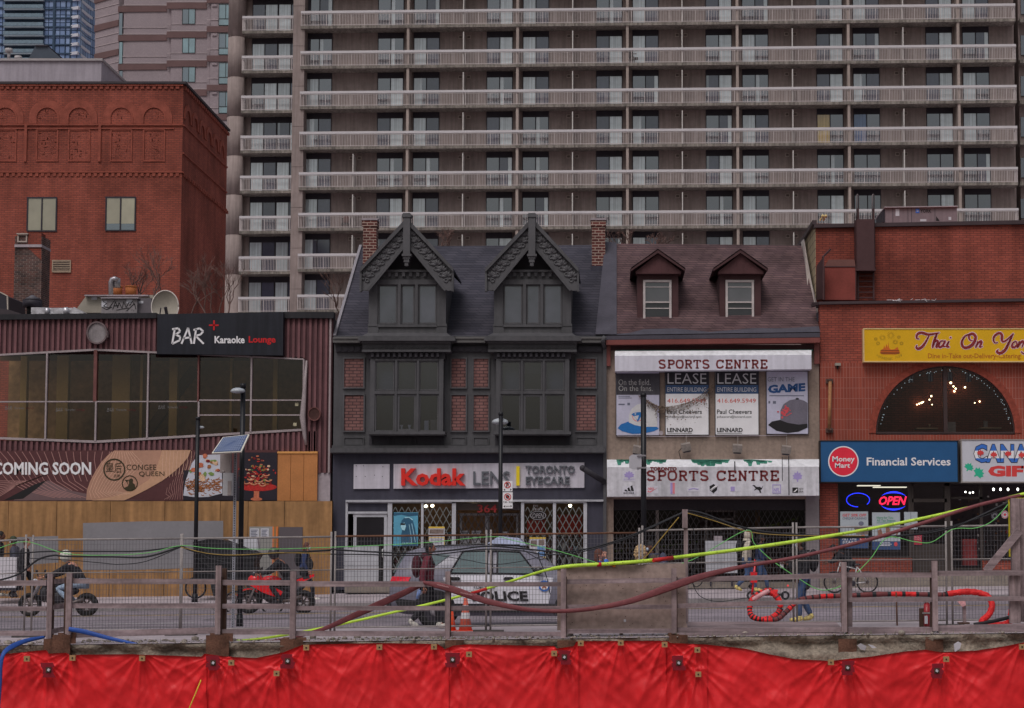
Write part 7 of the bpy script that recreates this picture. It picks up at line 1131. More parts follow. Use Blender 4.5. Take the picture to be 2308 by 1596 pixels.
t = person('person in a maroon hooded top passing the police car with a blue bottle in hand', 961, 1417, 37.7, 1.74, 1, WALK, 'm', maro, bkc, wsh, hbk, 'short', dict(wrR=(-.04, -.24, .86), elR=(-.07, -.25, 1.12))); wear(t, 'bottle', lambda b, J, h: b.tube([J['wrR'] + Vector((-.08, 0, -.06)), J['wrR'] + Vector((-.13, 0, -.24))], .035, 10), mat('bottle_blue', C(96, 116, 160), .4, .2, 9)); wear(t, 'hood', lambda b, J, h: b.ell(J['nec'] + Vector((-.07, 0, -.02)), .1, .13, .09, 12, 8), maro); pack(t, cloth('dark_maroon', (60, 28, 36)))
t = person('person in a dark blue puffer jacket and face mask walking by the hoarding edge', 686, 1354, 56.6, 1.76, 1, WALK, 'l', navy, bkc, wsh, hbr, 'long', {}, .05); mask(t); wear(t, 'shoulder_bag', lambda b, J, h: (b.ell(J['pel'] + Vector((.16, -.2, .15)), .14, .06, .2, 10, 8), b.tube([J['che'] + Vector((0, .15, .12)), J['pel'] + Vector((.14, -.22, .3))], .018, 6)), bkc); pack(t, bkc)
t = person('person in a black jacket with brown hair walking beside the white box', 53, 1348, 56.4, 1.8, 1, WALK, 'l', bkc, bkc, bkc, hbr, 'short', {}, .12)
t = person('person in a dark cap and plaid shirt behind the white box at the left edge', 32, 1345, 57.4, 1.86, -1, STAND, 'd', cloth('plaid', (58, 58, 70)), bkc, wsh, mat('cap_green', C(46, 52, 40), .8, .1, 4), 'cap'); wear(t, 'face_mask', lambda b, J, h: b.ell(h + Vector((.072, 0, -.05)), .035, .06, .045, 10, 6), m_sw)
t = person('person in black at the very left photo edge beside the white box', -6, 1345, 57.2, 2.0, 1, STAND, 'd', bkc, bkc, wsh, hbk, 'short')
t = person('person in a cream hooded sweatshirt and yellow shoes walking past the shuttered shop', 1683, 1334, 57.3, 1.86, 1, WALK, 'm', crm, jean, ysh, crm, 'hood', dict(wrR=(-.02, -.24, .86), elR=(-.06, -.26, 1.12)), .02); wear(t, 'paper_hat', lambda b, J, h: b.box(h.x - .07, -.06, h.z + .14, h.x + .1, .06, h.z + .2), m_sw); pack(t, bkc)
t = person('bearded person in a navy jacket just behind the cream hooded walker', 1712, 1332, 57.9, 1.74, 1, WALK, 'd', navy, jean, bkc, hbk, 'cap', dict(wrL=(.3, .2, 1.02)), .02); wear(t, 'beard', lambda b, J, h: b.ell(h + Vector((.045, 0, -.075)), .05, .06, .05, 10, 6), hbk)
t = person('person in a long black coat holding up a phone on the near pavement at right', 1812, 1402, 38.6, 1.76, -1, WALK, 'd', bkc, jean, ysh, hbk, 'cap', dict(elR=(.12, -.26, 1.12), wrR=(.34, -.24, 1.2), anR=(-.16, -.1, .14), toR=(-.02, -.1, .06), knL=(.12, .1, .5), anL=(.1, .1, .1), toL=(.28, .1, .05)), .28); mask(t); pack(t, bkc); wear(t, 'phone', lambda b, J, h: b.box(J['wrR'].x + .05, -.28, J['wrR'].z - .08, J['wrR'].x + .13, -.25, J['wrR'].z + .1), m_sw)
t = person('person with brown hair and a raised blue sleeve behind the plywood sheet', 1349, 1416, 38.2, 1.62, 1, STAND, 'l', cble, jean, wsh, hbr, 'long', dict(elR=(.2, -.2, 1.34), wrR=(.16, -.15, 1.58), hea=(.02, 0, 1.62)))
t = person('person with a mass of curly blonde hair behind the plywood sheet', 1440, 1416, 38.2, 1.66, 1, STAND, 'l', colv, jean, bkc, hbl, 'curly')
t = person('person in an olive jacket and black cap with a face mask beside the curly blonde', 1474, 1395, 41, 1.7, -1, STAND, 'd', colv, bkc, bkc, hbk, 'cap', {}, .05); mask(t); pack(t, cloth('pack_blue', (56, 58, 76)))
# ================================================================ vehicles
m_tyre = mat('tyre_rubber', C(26, 25, 27), .8, .1, 6); m_rim = mat('dark_rim', C(70, 62, 62), .4, .1, 5, metal=.5); m_bpl = mat('black_paint', C(30, 29, 32), .3, .1, 3, spec=.5); m_redp = mat('red_paint', C(172, 22, 30), .25, .08, 3, spec=.5)
def wheel(t, c, r, wd, rimm, spokes=6, name='wheel'):
    q = MB(); q.torus(c, (0, 1, 0), r - wd / 2, wd / 2, 30, 8); w_ = part(name, q, m_tyre, t); q = MB(); q.torus(c, (0, 1, 0), r - wd, wd * .18, 28, 6); q.cyl(Vector(c) + Vector((0, -wd * .45, 0)), Vector(c) + Vector((0, wd * .45, 0)), r * .16, 12)
    for k in range(spokes): a = k * 2 * math.pi / spokes; q.bar(c, Vector(c) + Vector(((r - wd) * math.cos(a), 0, (r - wd) * math.sin(a))), wd * .25 if spokes < 9 else .008)
    part('rim', q, rimm, w_)
def motorbike(lb, uf, ur, vb, Y_, colm, sport):
    a, b = P(uf, vb, Y_), P(ur, vb, Y_); zb = gz(a.x, Y_); L = b.x - a.x; base = Vector(((a.x + b.x) / 2, Y_, zb)); t = thing('motorcycle', lb, 'motorcycle', base); W = lambda x, y, z: base + Vector((-x * L / 1.44, y, z)); r = .315     # x forward (left)
    wheel(t, W(.72, 0, r), r, .11, m_rim); wheel(t, W(-.72, 0, r), r, .15, m_rim)
    q = MB(); [q.tube([W(.72, y, r), W(.5, y, .82), W(.46, y, .95)], .028, 8) for y in (-.1, .1)]; q.tube([W(.4, -.34, 1.02), W(.44, 0, .97), W(.4, .34, 1.02)], .018, 8); part('fork', q, m_gal, t)
    q = MB(); q.ell(W(.0, 0, .5), .38, .17, .25, 12, 8); q.ell(W(.1, 0, .68), .3, .16, .18, 10, 6); q.ell(W(.36, 0, .6), .14, .14, .22, 10, 6); q.ell(W(-.3, 0, .68), .24, .12, .12, 10, 6); q.bar(W(.4, 0, .85), W(-.2, 0, .6), .1); q.bar(W(-.15, 0, .45), W(-.72, 0, r), .09, .07); part('engine', q, mat('engine_black', C(38, 36, 40), .4, .25, 7), t)
    q = MB(); q.ell(W(.14, 0, .87), .3, .14, .14, 14, 8); part('fuel_tank', q, colm, t); q = MB(); q.ell(W(-.32, 0, .84), .32, .13, .07, 14, 6); q.bar(W(-.4, 0, .86), W(-.88, 0, .98), .16, .07); part('seat', q, m_bpl, t)
    q = MB(); q.tube([W(.05, -.17, .32), W(-.4, -.2, .36), W(-.72, -.22, .46)], [.035, .05, .065], 10); part('exhaust', q, m_rim, t)
    if sport:
        q = MB(); q.ext([W(.72, -.17, .78), W(.3, -.17, .55), W(-.1, -.17, .42), W(-.2, -.17, .58), W(.1, -.17, .75), W(.45, -.17, 1.0)], Vector((0, .34, 0))); q.ell(W(.56, 0, .9), .2, .17, .15, 12, 8); part('fairing', q, colm, t); q = MB(); q.ext([W(-.42, -.1, .86), W(-.98, -.06, 1.05), W(-1.0, -.06, .99), W(-.5, -.1, .74)], Vector((0, .18, 0))); part('tail_cowl', q, colm, t); q = MB(); q.ell(W(.58, 0, 1.04), .1, .14, .12, 10, 6); part('windscreen', q, MATS['visor_dark'], t); q = MB(); q.torus(W(.72, 0, r), (0, 1, 0), r + .03, .03, 24, 6); q.v = [v for v in q.v]; part('front_mudguard', (lambda g: (g.ext([W(.72 + .36 * math.cos(k * .3 + .5), -.07, r + .36 * math.sin(k * .3 + .5)) for k in range(7)] + [W(.72 + .33 * math.cos(k * .3 + .5), -.07, r + .33 * math.sin(k * .3 + .5)) for k in range(6, -1, -1)], Vector((0, .14, 0))), g)[-1])(MB()), colm, t)
    q = MB(); q.ell(W(.6, 0, .9 if not sport else .84), .09, .1, .1, 12, 8); part('headlight', q, m_pap, t); q = MB(); [(q.bar(W(.42, y, 1.0), W(.46, y * 1.15, 1.18), .02), q.ell(W(.46, y * 1.2, 1.2), .03, .07, .045, 8, 6)) for y in (-.3, .3)]; part('mirror', q, m_bpl, t)
    return t, W, base
def rider(lb, base, W, skin, top, legs, shoe, helm, sh=.12):
    o = {k: (v[0] - sh * (.25 if k[:2] == 'wr' else .55 if k[:2] in ('kn', 'el') else 1) - (.06 if k in ('pel', 'hiL', 'hiR') else 0), v[1] * 1.08, v[2]) for k, v in dict(RIDE, wrL=(.4, .3, 1.0), wrR=(.4, -.3, 1.0)).items()}
    t = person(lb, 0, 0, 1, 1.82, -1, RIDE, skin, top, legs, shoe, helm, 'helmet', o); M0 = PM[t.name][0]; d = base - P(0, 0, 1); t.location = base; return t
t, W, bs = motorbike('black motorcycle with red-rimmed wheels ridden left past the hoarding', 67, 195, 1386, 48.3, m_bpl, False); rider('person in a black jacket, pale jeans and white helmet riding the black motorcycle', bs, W, 'l', bkc, ljean, wsh, mat('helmet_white', C(170, 168, 160), .3, .2, 9, spec=.5), .36)
t, W, bs = motorbike('red sport motorcycle ridden left behind the solar panel post', 561, 684, 1386, 48.6, m_redp, True); rider('person in black with a black helmet riding the red motorcycle', bs, W, 'm', bkc, bkc, bkc, mat('helmet_black', C(40, 38, 42), .3, .1, 5, spec=.5))
def bicycle(lb, u, vb, Y_, frm, wb=1.02, r=.34, face=1):
    base = P(u, vb, Y_); t = thing('bicycle', lb, 'bicycle', base); W = lambda x, y, z: base + Vector((x * face, y, z)); wheel(t, W(.51, 0, r), r, .045, m_rim, 14); wheel(t, W(-.51, 0, r), r, .045, m_rim, 14)
    q = MB(); A, B, S_, Hd, T = W(-.51, 0, r), W(-.06, 0, .3), W(-.2, 0, .82), W(.32, 0, .86), W(.51, 0, r); [q.tube(l, .02, 7) for l in ([B, S_], [B, Hd], [S_ + Vector((0, 0, -.08)), Hd], [A, B], [A, S_], [Hd + Vector((0, 0, .1)), T])]; part('frame', q, frm, t); q = MB(); q.ell(S_ + Vector((0, 0, .06)), .13, .07, .04, 10, 6); part('saddle', q, m_bpl, t); q = MB(); q.tube([W(.36, -.28, 1.02), W(.3, 0, .98), W(.36, .28, 1.02)], .015, 6); part('handlebar', q, m_bpl, t); q = MB(); q.cyl(B + Vector((0, -.03, 0)), B + Vector((0, .03, 0)), .09, 12); q.bar(B + Vector((0, -.05, 0)), B + Vector((.1, -.05, -.13)), .02); part('crank', q, m_dark, t); return t
m_sil = mat('silver_frame', C(150, 148, 150), .35, .1, 5, metal=.3)
bicycle('bicycle with a silver frame ridden left along the far pavement', 1918, 1337, 56.6, m_sil, face=-1); bicycle('dark bicycle standing behind the solar panel post beside the red motorcycle', 572, 1387, 50.6, m_bpl, face=-1)
t = person('person in a black jacket and backwards cap leaning over the silver bicycle handlebar', 1888, 1340, 56.8, 1.72, -1, RIDE, 'd', bkc, bkc, bkc, hbk, 'cap', dict(pel=(-.45, 0, .98), spi=(-.3, 0, 1.14), che=(-.1, 0, 1.24), nec=(.03, 0, 1.32), hea=(.13, 0, 1.42), shL=(-.05, .18, 1.25), shR=(-.05, -.18, 1.25), hiL=(-.43, .1, .94), hiR=(-.43, -.1, .94), knL=(-.1, .13, .66), knR=(-.2, -.12, .6), anL=(-.35, .12, .3), toL=(-.2, .12, .24), anR=(-.3, -.12, .14), toR=(-.14, -.12, .08), elL=(.1, .24, 1.06), elR=(.1, -.24, 1.06), wrL=(.3, .24, 1.0), wrR=(.3, -.24, 1.0))); pack(t, bkc)
# covered pedal cart and the white delivery box
t = thing('covered_cart', 'pedal cart shrouded in a black tarpaulin in front of the hoarding', 'cart', P(510, 1346, 57)); m_tp = mat('black_tarp', C(30, 30, 33), .55, .2, 2, bump=.6, bsc=4); q = MB(); top_ = [(435, 1222), (470, 1215), (500, 1217), (545, 1232), (578, 1247), (580, 1252), (574, 1262), (572, 1275), (578, 1290), (580, 1312), (540, 1308), (500, 1312), (490, 1316), (483, 1330), (481, 1344), (477, 1330), (474, 1316), (440, 1310)]; q.poly(top_, 56.6, .9); part('tarpaulin', q, m_tp, t)
q = MB(); q.poly([(512, 1216), (580, 1214), (582, 1240), (570, 1240), (545, 1229)], 57.0, .3); part('white_panel', q, m_pap, t); q = MB(); [q.tube([P(436, 1222 + k, 56.55), P(470, 1245 + k, 56.5), P(520, 1256 + k, 56.5), P(575, 1262 + k, 56.55)], .02, 6) for k in (0, 14, 32, 48)]; part('tarp_fold', q, m_tp, t); wheel(t, P(441, 1325, 56.9), .34, .05, m_rim, 12); wheel(t, P(560, 1323, 56.9), .34, .05, m_rim, 12)
t = thing('delivery_box', 'plain white delivery box on a dark trolley at the left edge', 'box', P(14, 1345, 56.2)); q = MB(); q.bp(-20, 1256, 37, 1325, 56.2, .7); part('box', q, mat('box_white', C(156, 152, 158), .6, .06, 2), t); q = MB(); q.bp(-20, 1325, 36, 1331, 56.2, .7); part('trolley', q, m_dark, t); wheel(t, P(28, 1339, 56.3), .11, .04, m_rim); wheel(t, P(-8, 1339, 56.3), .11, .04, m_rim)
# red electric scooter
Ye = 54.3; a = P(1732, 1352, Ye); t = thing('electric_scooter', 'red electric scooter standing at the far kerb behind the wrapped hose loop', 'scooter', a); W = lambda x, y, z: a + Vector((x, y, z)); q = MB(); q.box(*W(-.42, -.07, .12), *W(.45, .07, .19)); part('deck', q, m_bpl, t); q = MB(); q.tube([W(-.5, 0, .15), W(-.46, 0, .35), W(-.38, 0, 1.2)], .035, 8); part('stem', q, m_redp, t); q = MB(); q.box(*W(-.54, -.1, .5), *W(-.33, .1, .82)); part('battery_case', q, m_redp, t); q = MB(); q.tube([W(-.38, -.26, 1.2), W(-.38, .26, 1.2)], .02, 8); part('handlebar', q, m_bpl, t); wheel(t, W(-.52, 0, .13), .13, .06, m_gal, 5); wheel(t, W(.5, 0, .13), .13, .06, m_gal, 5); q = MB(); q.ell(W(.58, 0, .42), .03, .03, .03, 8, 6); part('tail_light', q, emit('tail_lamp', (1, .05, .05, 1), 1.2), t)
# ---------------------------------------------------------------- police car, parked at the near kerb facing right
Yc = 39.35; m_cg2 = mat('car_grey_paint', C(92, 90, 102), .3, .05, 2, spec=.5); m_cwh = mat('car_white_paint', C(168, 166, 174), .3, .05, 2, spec=.5); m_cgl = pane('car_glass', C(66, 80, 82), .06, .05)
cx0 = xY(1139, 1320, Yc); zr_ = gz(cx0, Yc + 1) ; t = thing('police_car', 'grey and white police car with black lettering parked along the near kerb', 'police car', (cx0, Yc + 1, zr_)); V = lambda x, y, z: Vector((cx0 + x, Yc + 1 + y, zr_ + z))
SEC = [(-2.52, .6, .96, .98, .8), (-2.46, .42, 1.04, 1.1, .92), (-2.34, .36, 1.1, 1.38, .97), (-2.16, .32, 1.16, 1.66, .99), (-1.9, .3, 1.18, 1.74, 1.0), (-1.4, .28, 1.18, 1.78, 1.0), (-.5, .28, 1.18, 1.8, 1.0), (.25, .28, 1.17, 1.77, 1.0), (.5, .28, 1.16, 1.7, 1.0), (1.16, .28, 1.14, 1.25, .99), (1.6, .3, 1.08, 1.15, .98), (2.2, .34, 1.02, 1.08, .95), (2.45, .42, .9, .96, .88), (2.54, .56, .76, .8, .74)]
def ring_(x, zb, zs, zr, w_): rw = w_ * (.8 if zr > zs + .2 else .93); return [V(x, -w_ * .9, zb), V(x, -w_, zb + (zs - zb) * .35), V(x, -w_ * 1.0, zs - .18), V(x, -w_ * .965, zs), V(x, -rw, zr - .05), V(x, -rw * .8, zr), V(x, rw * .8, zr), V(x, rw, zr - .05), V(x, w_ * .965, zs), V(x, w_, zs - .18), V(x, w_, zb + (zs - zb) * .35), V(x, w_ * .9, zb)]
q = MB(); R12 = [ring_(*s_) for s_ in SEC]; vs = [p for r_ in R12 for p in r_]; q.raw(vs, [(i * 12 + j, i * 12 + (j + 1) % 12, (i + 1) * 12 + (j + 1) % 12, (i + 1) * 12 + j) for i in range(13) for j in range(12)] + [tuple(range(12)), tuple(range(167, 155, -1))], 0, True); part('body', q, m_cg2, t)
def sy(x, z):       # y of the near body side at (x, z)
    for (a, b) in zip(SEC, SEC[1:]):
        if a[0] <= x <= b[0]:
            k = (x - a[0]) / (b[0] - a[0]); zb, zs, zr, w_ = [a[i] + (b[i] - a[i]) * k for i in (1, 2, 3, 4)]; rw = w_ * (.8 if zr > zs + .2 else .93)
            return -(w_ * .965 + (rw - w_ * .965) * max(0, min(1, (z - zs) / max(.05, zr - .05 - zs)))) if z > zs else -w_ * (1 if z < zs - .18 else 1 - .035 * (z - zs + .18) / .18)
    return -1
def patch(name, pts, m, off=.008, nx=14, nz=6):       # panel laid on the near side as a grid that follows its curve
    q = MB(); xs = [p[0] for p in pts]; x0, x1 = min(xs) + .001, max(xs) - .001; rows = []
    for i in range(nx + 1):
        x = x0 + (x1 - x0) * i / nx; zc = [a[1] + (b[1] - a[1]) * (x - a[0]) / (b[0] - a[0]) for a, b in zip(pts, pts[1:] + pts[:1]) if (a[0] - x) * (b[0] - x) <= 0 and a[0] != b[0]]; rows.append([(x, min(zc) + (max(zc) - min(zc)) * k / nz) for k in range(nz + 1)])
    q.raw([V(x, sy(x, z) - off, z) for r_ in rows for x, z in r_], [(i * (nz + 1) + k, (i + 1) * (nz + 1) + k, (i + 1) * (nz + 1) + k + 1, i * (nz + 1) + k + 1) for i in range(nx) for k in range(nz)], 0, True); return part(name, q, m, t)
patch('door', [(-1.12, .55), (-.3, .55), (-.3, 1.17), (-1.2, 1.17), (-1.34, 1.1), (-1.3, .9)], m_cwh, .014); patch('door', [(-.285, .55), (1.0, .55), (1.03, 1.1), (.6, 1.15), (-.285, 1.17)], m_cwh, .014)
for x in (-1.19, -.04):
    q = MB(); q.bar(V(x, -1.04, 1.08), V(x + .22, -1.04, 1.08), .03, .035); q.box(*V(x + .02, -1.03, 1.05), *V(x + .2, -1.01, 1.12)); part('door_handle', q, m_bpl, t)
patch('side_window', [(-1.16, 1.22), (-.42, 1.21), (-.42, 1.66), (-.92, 1.65)], m_cgl, .014); patch('side_window', [(-.16, 1.21), (.6, 1.19), (.62, 1.3), (.3, 1.63), (-.2, 1.66)], m_cgl, .014); patch('rear_quarter_window', [(-1.95, 1.34), (-1.62, 1.28), (-1.2, 1.6), (-1.85, 1.62)], m_cgl, .014)
for l in ([(-1.2, 1.2), (-.42, 1.2), (.66, 1.18)], [(-1.2, 1.2), (-.94, 1.67), (-.3, 1.69), (.3, 1.66), (.66, 1.2)], [(-.29, 1.2), (-.3, 1.68)], [(-.4, 1.2), (-.4, 1.68)], [(-.18, 1.2), (-.18, 1.68)]): q = MB(); q.tube([V(x, sy(x, z) - .018, z) for x, z in l], .02, 6); part('window_trim', q, m_bpl, t)
patch('sill_cladding', [(-2.35, .36), (2.3, .36), (2.3, .54), (-1.1, .54), (-2.4, .66)], m_bpl, .012, 30); q = MB(); q.ext([V(-2.43, -.72, 1.2), V(-2.43, .72, 1.2), V(-2.2, .68, 1.6), V(-2.2, -.68, 1.6)], Vector((-.02, 0, .012))); part('rear_window', q, m_cgl, t)
q = MB(); q.box(*V(-2.58, -.78, .42), *V(-2.3, .78, .7)); q.box(*V(2.3, -.76, .4), *V(2.56, .76, .62)); part('bumper', q, m_bpl, t); q = MB(); q.ext([V(-2.5, -.93, 1.0), V(-2.1, sy(-2.1, 1.0) - .02, 1.0), V(-2.04, sy(-2.04, 1.1) - .02, 1.12), V(-2.45, -.93, 1.13)], Vector((0, .08, 0))); part('tail_light', q, mat('lamp_red', C(176, 24, 44), .2, .05, 4, spec=.6), t)
q = MB(); q.box(*V(-2.56, -.55, .98), *V(-2.44, .55, 1.02)); part('tailgate_trim', q, m_bpl, t)
for x in (-1.52, 1.5):
    q = MB(); c = V(x, 0, 0); q.ext([V(x + .47 * math.cos(k * .2618), -1.014, .38 + .47 * math.sin(k * .2618)) for k in range(13)] + [V(x - .44, -1.014, .3), V(x + .44, -1.014, .3)], Vector((0, .03, 0))); part('wheel_arch', q, m_bpl, t)
    for y in (-.93, .86): q = MB(); c = V(x, y, .38); q.torus(c, (0, 1, 0), .27, .115, 30, 8); w_ = part('wheel', q, m_tyre, t); q = MB(); q.cyl(c + Vector((0, -.1, 0)), c + Vector((0, .1, 0)), .22, 20); part('rim', q, m_dark, w_); q = MB(); q.ell(c + Vector((0, -.1, 0)), .1, .05, .1, 14, 8); part('hubcap', q, m_gal, w_)
q = MB(); q.ext([V(-.5, -.42, 1.8), V(.42, -.42, 1.8), V(.25, -.4, 1.96), V(-.18, -.4, 2.0)], Vector((0, .84, 0))); part('light_bar', q, mat('light_bar_clear', C(140, 146, 170), .2, .15, 9, spec=.6), t); q = MB(); q.box(*V(-.45, -.4, 1.765), *V(.4, .4, 1.805)); part('light_bar_base', q, m_bpl, t)
q = MB(); q.tube([V(-1.8, -.74, 1.77), V(-.6, -.74, 1.83), V(.3, -.74, 1.8)], .02, 6); part('roof_rail', q, m_bpl, t); q = MB(); q.ell(V(.72, -1.1, 1.26), .1, .08, .09, 10, 6); q.bar(V(.69, -.96, 1.2), V(.71, -1.1, 1.24), .05); part('wing_mirror', q, m_bpl, t)
q = MB()
def stext(tx, x0, x1, z0, z1, bold, yo=-1.03):
    u = lambda x, z: None; b = MB(); b.text(tx, 0, 0, 100, 100, 1.0, .004, 0, 0, bold); xs = [p[0] for p in b.v]; zs = [p[2] for p in b.v]; a_, b_, c_, d_ = min(xs), max(xs), min(zs), max(zs); q.raw([V(x0 + (x1 - x0) * (p[0] - a_) / (b_ - a_), yo, z0 + (z1 - z0) * (p[2] - c_) / (d_ - c_)) for p in b.v], b.f)
stext('POLICE', -.73, .5, .6, .82, .04, -1.036); stext('TORONTO', -.69, -.22, .865, .935, .02, -1.036); part('lettering', q, m_bk, t)
q = MB(); q.cyl(V(.84, -1.02, .93), V(.84, -1.034, .93), .12, 22); part('crest_ring', q, mat('crest_blue', C(48, 86, 150), .5, .06, 4), t); q = MB(); q.cyl(V(.84, -1.03, .93), V(.84, -1.039, .93), .085, 20); part('crest_field', q, m_sw, t); q = MB(); q.bar(V(.8, -1.044, .88), V(.89, -1.044, .98), .006, .03); q.bar(V(.88, -1.044, .88), V(.79, -1.044, .98), .006, .03); part('crest_emblem', q, mat('crest_brown', C(140, 80, 52), .6, .06, 4), t)
# ================================================================ wire mesh site fence
Ym = 36.4; m_gs = mat('fence_steel', C(112, 106, 106), .5, .2, 5); m_rs2 = mat('fence_rust', C(84, 58, 46), .8, .25, 5); m_wire = mat('fence_wire', C(74, 72, 77), .5, .1, 3)
pan = [(-60, 57, 1222, 1216), (73, 407, 1217, 1214), (410, 746, 1214, 1210), (755, 1096, 1209, 1206), (1106, 1441, 1205, 1201), (1448, 1788, 1196, 1189), (1796, 2133, 1189, 1186), (2146, 2420, 1186, 1183)]
desc = ['cut off by the left photo edge', 'in front of the tan hoarding', 'in front of the two motorcycles', 'before the white shop door with a rusty rail', 'in front of the police car windscreen', 'in front of the shuttered sports shop', 'in front of the money shop', 'cut off by the right photo edge']
for i, (a, b, va, vb) in enumerate(pan):
    xa, xb = xY(a, 1300, Ym), xY(b, 1300, Ym); za, zb = zY(va, Ym), zY(vb, Ym); ba, bb = gz(xa, Ym) + .04, gz(xb, Ym) + .04
    t = thing('mesh_fence_panel', 'grey wire mesh site fence panel ' + desc[i], 'fence panel', ((xa + xb) / 2, Ym, (ba + bb) / 2), 'wire mesh fence panels along the pavement')
    q = MB(); [q.tube([(x, Ym, z0 - .04), (x, Ym, z1 + .1)], .021, 8) for x, z0, z1 in ((xa, ba, za), (xb, bb, zb))]; part('upright', q, m_gs, t); q = MB(); q.tube([(xa, Ym, za), (xb, Ym, zb)], .02, 8); part('top_rail', q, m_rs2 if i in (3, 4) else m_gs, t); q = MB(); q.tube([(xa, Ym, za - .66), (xb, Ym, zb - .66)], .014, 6); q.tube([(xa, Ym, ba + .08), (xb, Ym, bb + .08)], .018, 6); part('rail', q, m_gs, t); q = MB(); n = int((xb - xa) / .064); rw = .0032
    for k in range(1, n): f = k / n; x = xa + (xb - xa) * f; z0, z1 = ba + .08 + (bb - ba) * f, za + (zb - za) * f; q.hexa([(x - rw, Ym - .002, z0), (x + rw, Ym - .002, z0), (x + rw, Ym - .002, z1), (x - rw, Ym - .002, z1)], [(x - rw, Ym + .003, z0), (x + rw, Ym + .003, z0), (x + rw, Ym + .003, z1), (x - rw, Ym + .003, z1)])
    m_ = int((za - ba) / .1)
    for k in range(1, m_): f = k / m_; q.bar((xa, Ym - .005, ba + .08 + (za - ba - .08) * f), (xb, Ym - .005, bb + .08 + (zb - bb - .08) * f), .005)
    part('wire_mesh', q, m_wire, t)
for u in (65, 408.5, 750.5, 1101, 1444.5, 1792, 2139):
    q = MB(); x = xY(u, 1400, Ym); q.box(x - .3, Ym - .12, gz(x, Ym), x + .3, Ym + .12, gz(x, Ym) + .035)
    solo('fence_foot', q, mat('foot_rubber', C(60, 56, 56), .9, .15, 4), 'dark rubber foot block under the mesh fence joint ' + {65: 'near the left edge', 408.5: 'before the cart', 750.5: 'beside the white shop door', 1101: 'before the police car', 1444.5: 'behind the plywood sheet', 1792: 'beside the phone holder', 2139: 'near the yellow frame'}[u], 'fence foot', 'fence foot blocks')
# ================================================================ timber guard rail on the edge of the cut
Yg = 33.75; m_tim = mat('grey_timber', C(112, 98, 101), .85, .26, 1.6, grain=.42, gax=(.8, 14, 14)); m_tiv = mat('grey_timber_post', C(114, 99, 101), .85, .26, 1.6, grain=.38, gax=(14, 14, .8)); m_tdk = mat('stained_shaded_timber', C(58, 42, 36), .85, .2, 3); m_rst = mat('rusty_steel', C(78, 54, 44), .85, .5, 3.5, bump=.3, bsc=12)
gr = thing('timber_guard_rail', 'weathered grey timber guard rail running the whole edge of the excavation', 'guard rail', P(1150, 1436, Yg))
def plank(name, u0, v0, u1, v1, Y_, d, m): q = MB(); q.bp(u0, v0, u1, v1, Y_, d); return part(name, q, m, gr)
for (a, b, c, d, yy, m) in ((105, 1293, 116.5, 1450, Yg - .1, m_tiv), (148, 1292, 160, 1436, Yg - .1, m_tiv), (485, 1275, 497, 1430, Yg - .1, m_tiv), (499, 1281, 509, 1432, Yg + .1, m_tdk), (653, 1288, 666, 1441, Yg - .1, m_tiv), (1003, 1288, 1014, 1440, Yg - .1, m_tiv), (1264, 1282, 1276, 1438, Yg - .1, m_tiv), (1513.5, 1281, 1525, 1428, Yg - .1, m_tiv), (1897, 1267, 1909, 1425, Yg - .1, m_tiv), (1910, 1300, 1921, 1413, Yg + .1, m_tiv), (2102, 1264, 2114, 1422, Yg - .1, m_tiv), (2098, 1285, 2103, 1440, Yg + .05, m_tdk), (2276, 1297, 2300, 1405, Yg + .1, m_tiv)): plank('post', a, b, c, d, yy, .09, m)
for (a, b) in ((116.6, 1.5), (144.5, 3.5), (497.1, 1.8), (1014.1, 1.5), (1276.1, 1.5), (1525.1, 1.8), (1909.1, 1.6)): plank('post_shadow_side', a, 1300, a + b, 1436, Yg - .06, .12, m_tdk)  # dark strips put the shade on one side of the posts into colour
rails = [((-60, 104), ((1309, 1308, 12), (1367, 1367, 10), (1422, 1422, 11))), ((160, 485), ((1304, 1305.5, 11.5), (1360, 1360, 11), (1424, 1414, 14))), ((497, 653), ((1307, 1308, 12), (1361, 1361, 11), (1418.5, 1418.5, 12))), ((666, 1003), ((1310, 1311, 12), (1366, 1366, 10), (1422, 1423, 11.5))), ((1014, 1264), ((1312, 1312, 10), (1366, 1366, 10), (1424, 1424, 10.5))), ((1276, 1513.5), ((1306, 1302.5, 10.5), (1363, 1363, 10), (1418, 1417, 10))), ((1525, 1897), ((1302, 1291, 11.5), (1361, 1349, 10), (1416.5, 1414, 10.5))), ((1909, 2102), ((1290, 1290.5, 11.5), (1347, 1347, 10), (1414, 1414, 34))), ((2114, 2420), ((1287, 1284, 11.5), (1345, 1344, 10), (1410, 1403, 38)))]
for (a, b), rs in rails:
    for k, (va, vb, h_) in enumerate(rs): plank('rail_board' if k < 2 else 'toe_board', a, (va, vb), b, (va + h_, vb + h_), Yg, .045, m_tim)
for (va, vb) in ((1306, 1303), (1364, 1360), (1418, 1411)): q = MB(); q.hexa([P(117, va + 11, Yg - .05), P(148, vb + 11, Yg + .3), P(148, vb, Yg + .3), P(117, va, Yg - .05)], [p + Vector((0, .05, 0)) for p in (P(117, va + 11, Yg - .05), P(148, vb + 11, Yg + .3), P(148, vb, Yg + .3), P(117, va, Yg - .05))]); part('corner_board', q, m_tim, gr)
q = MB(); a = [P(1526, 1416, Yg + .06), P(1896, 1414, Yg + .06), P(1884, 1402, Yg + 1.5), P(1536, 1401, Yg + 1.5)]; q.ext(a, Vector((0, 0, -.05))); part('deck_board', q, m_tim, gr)
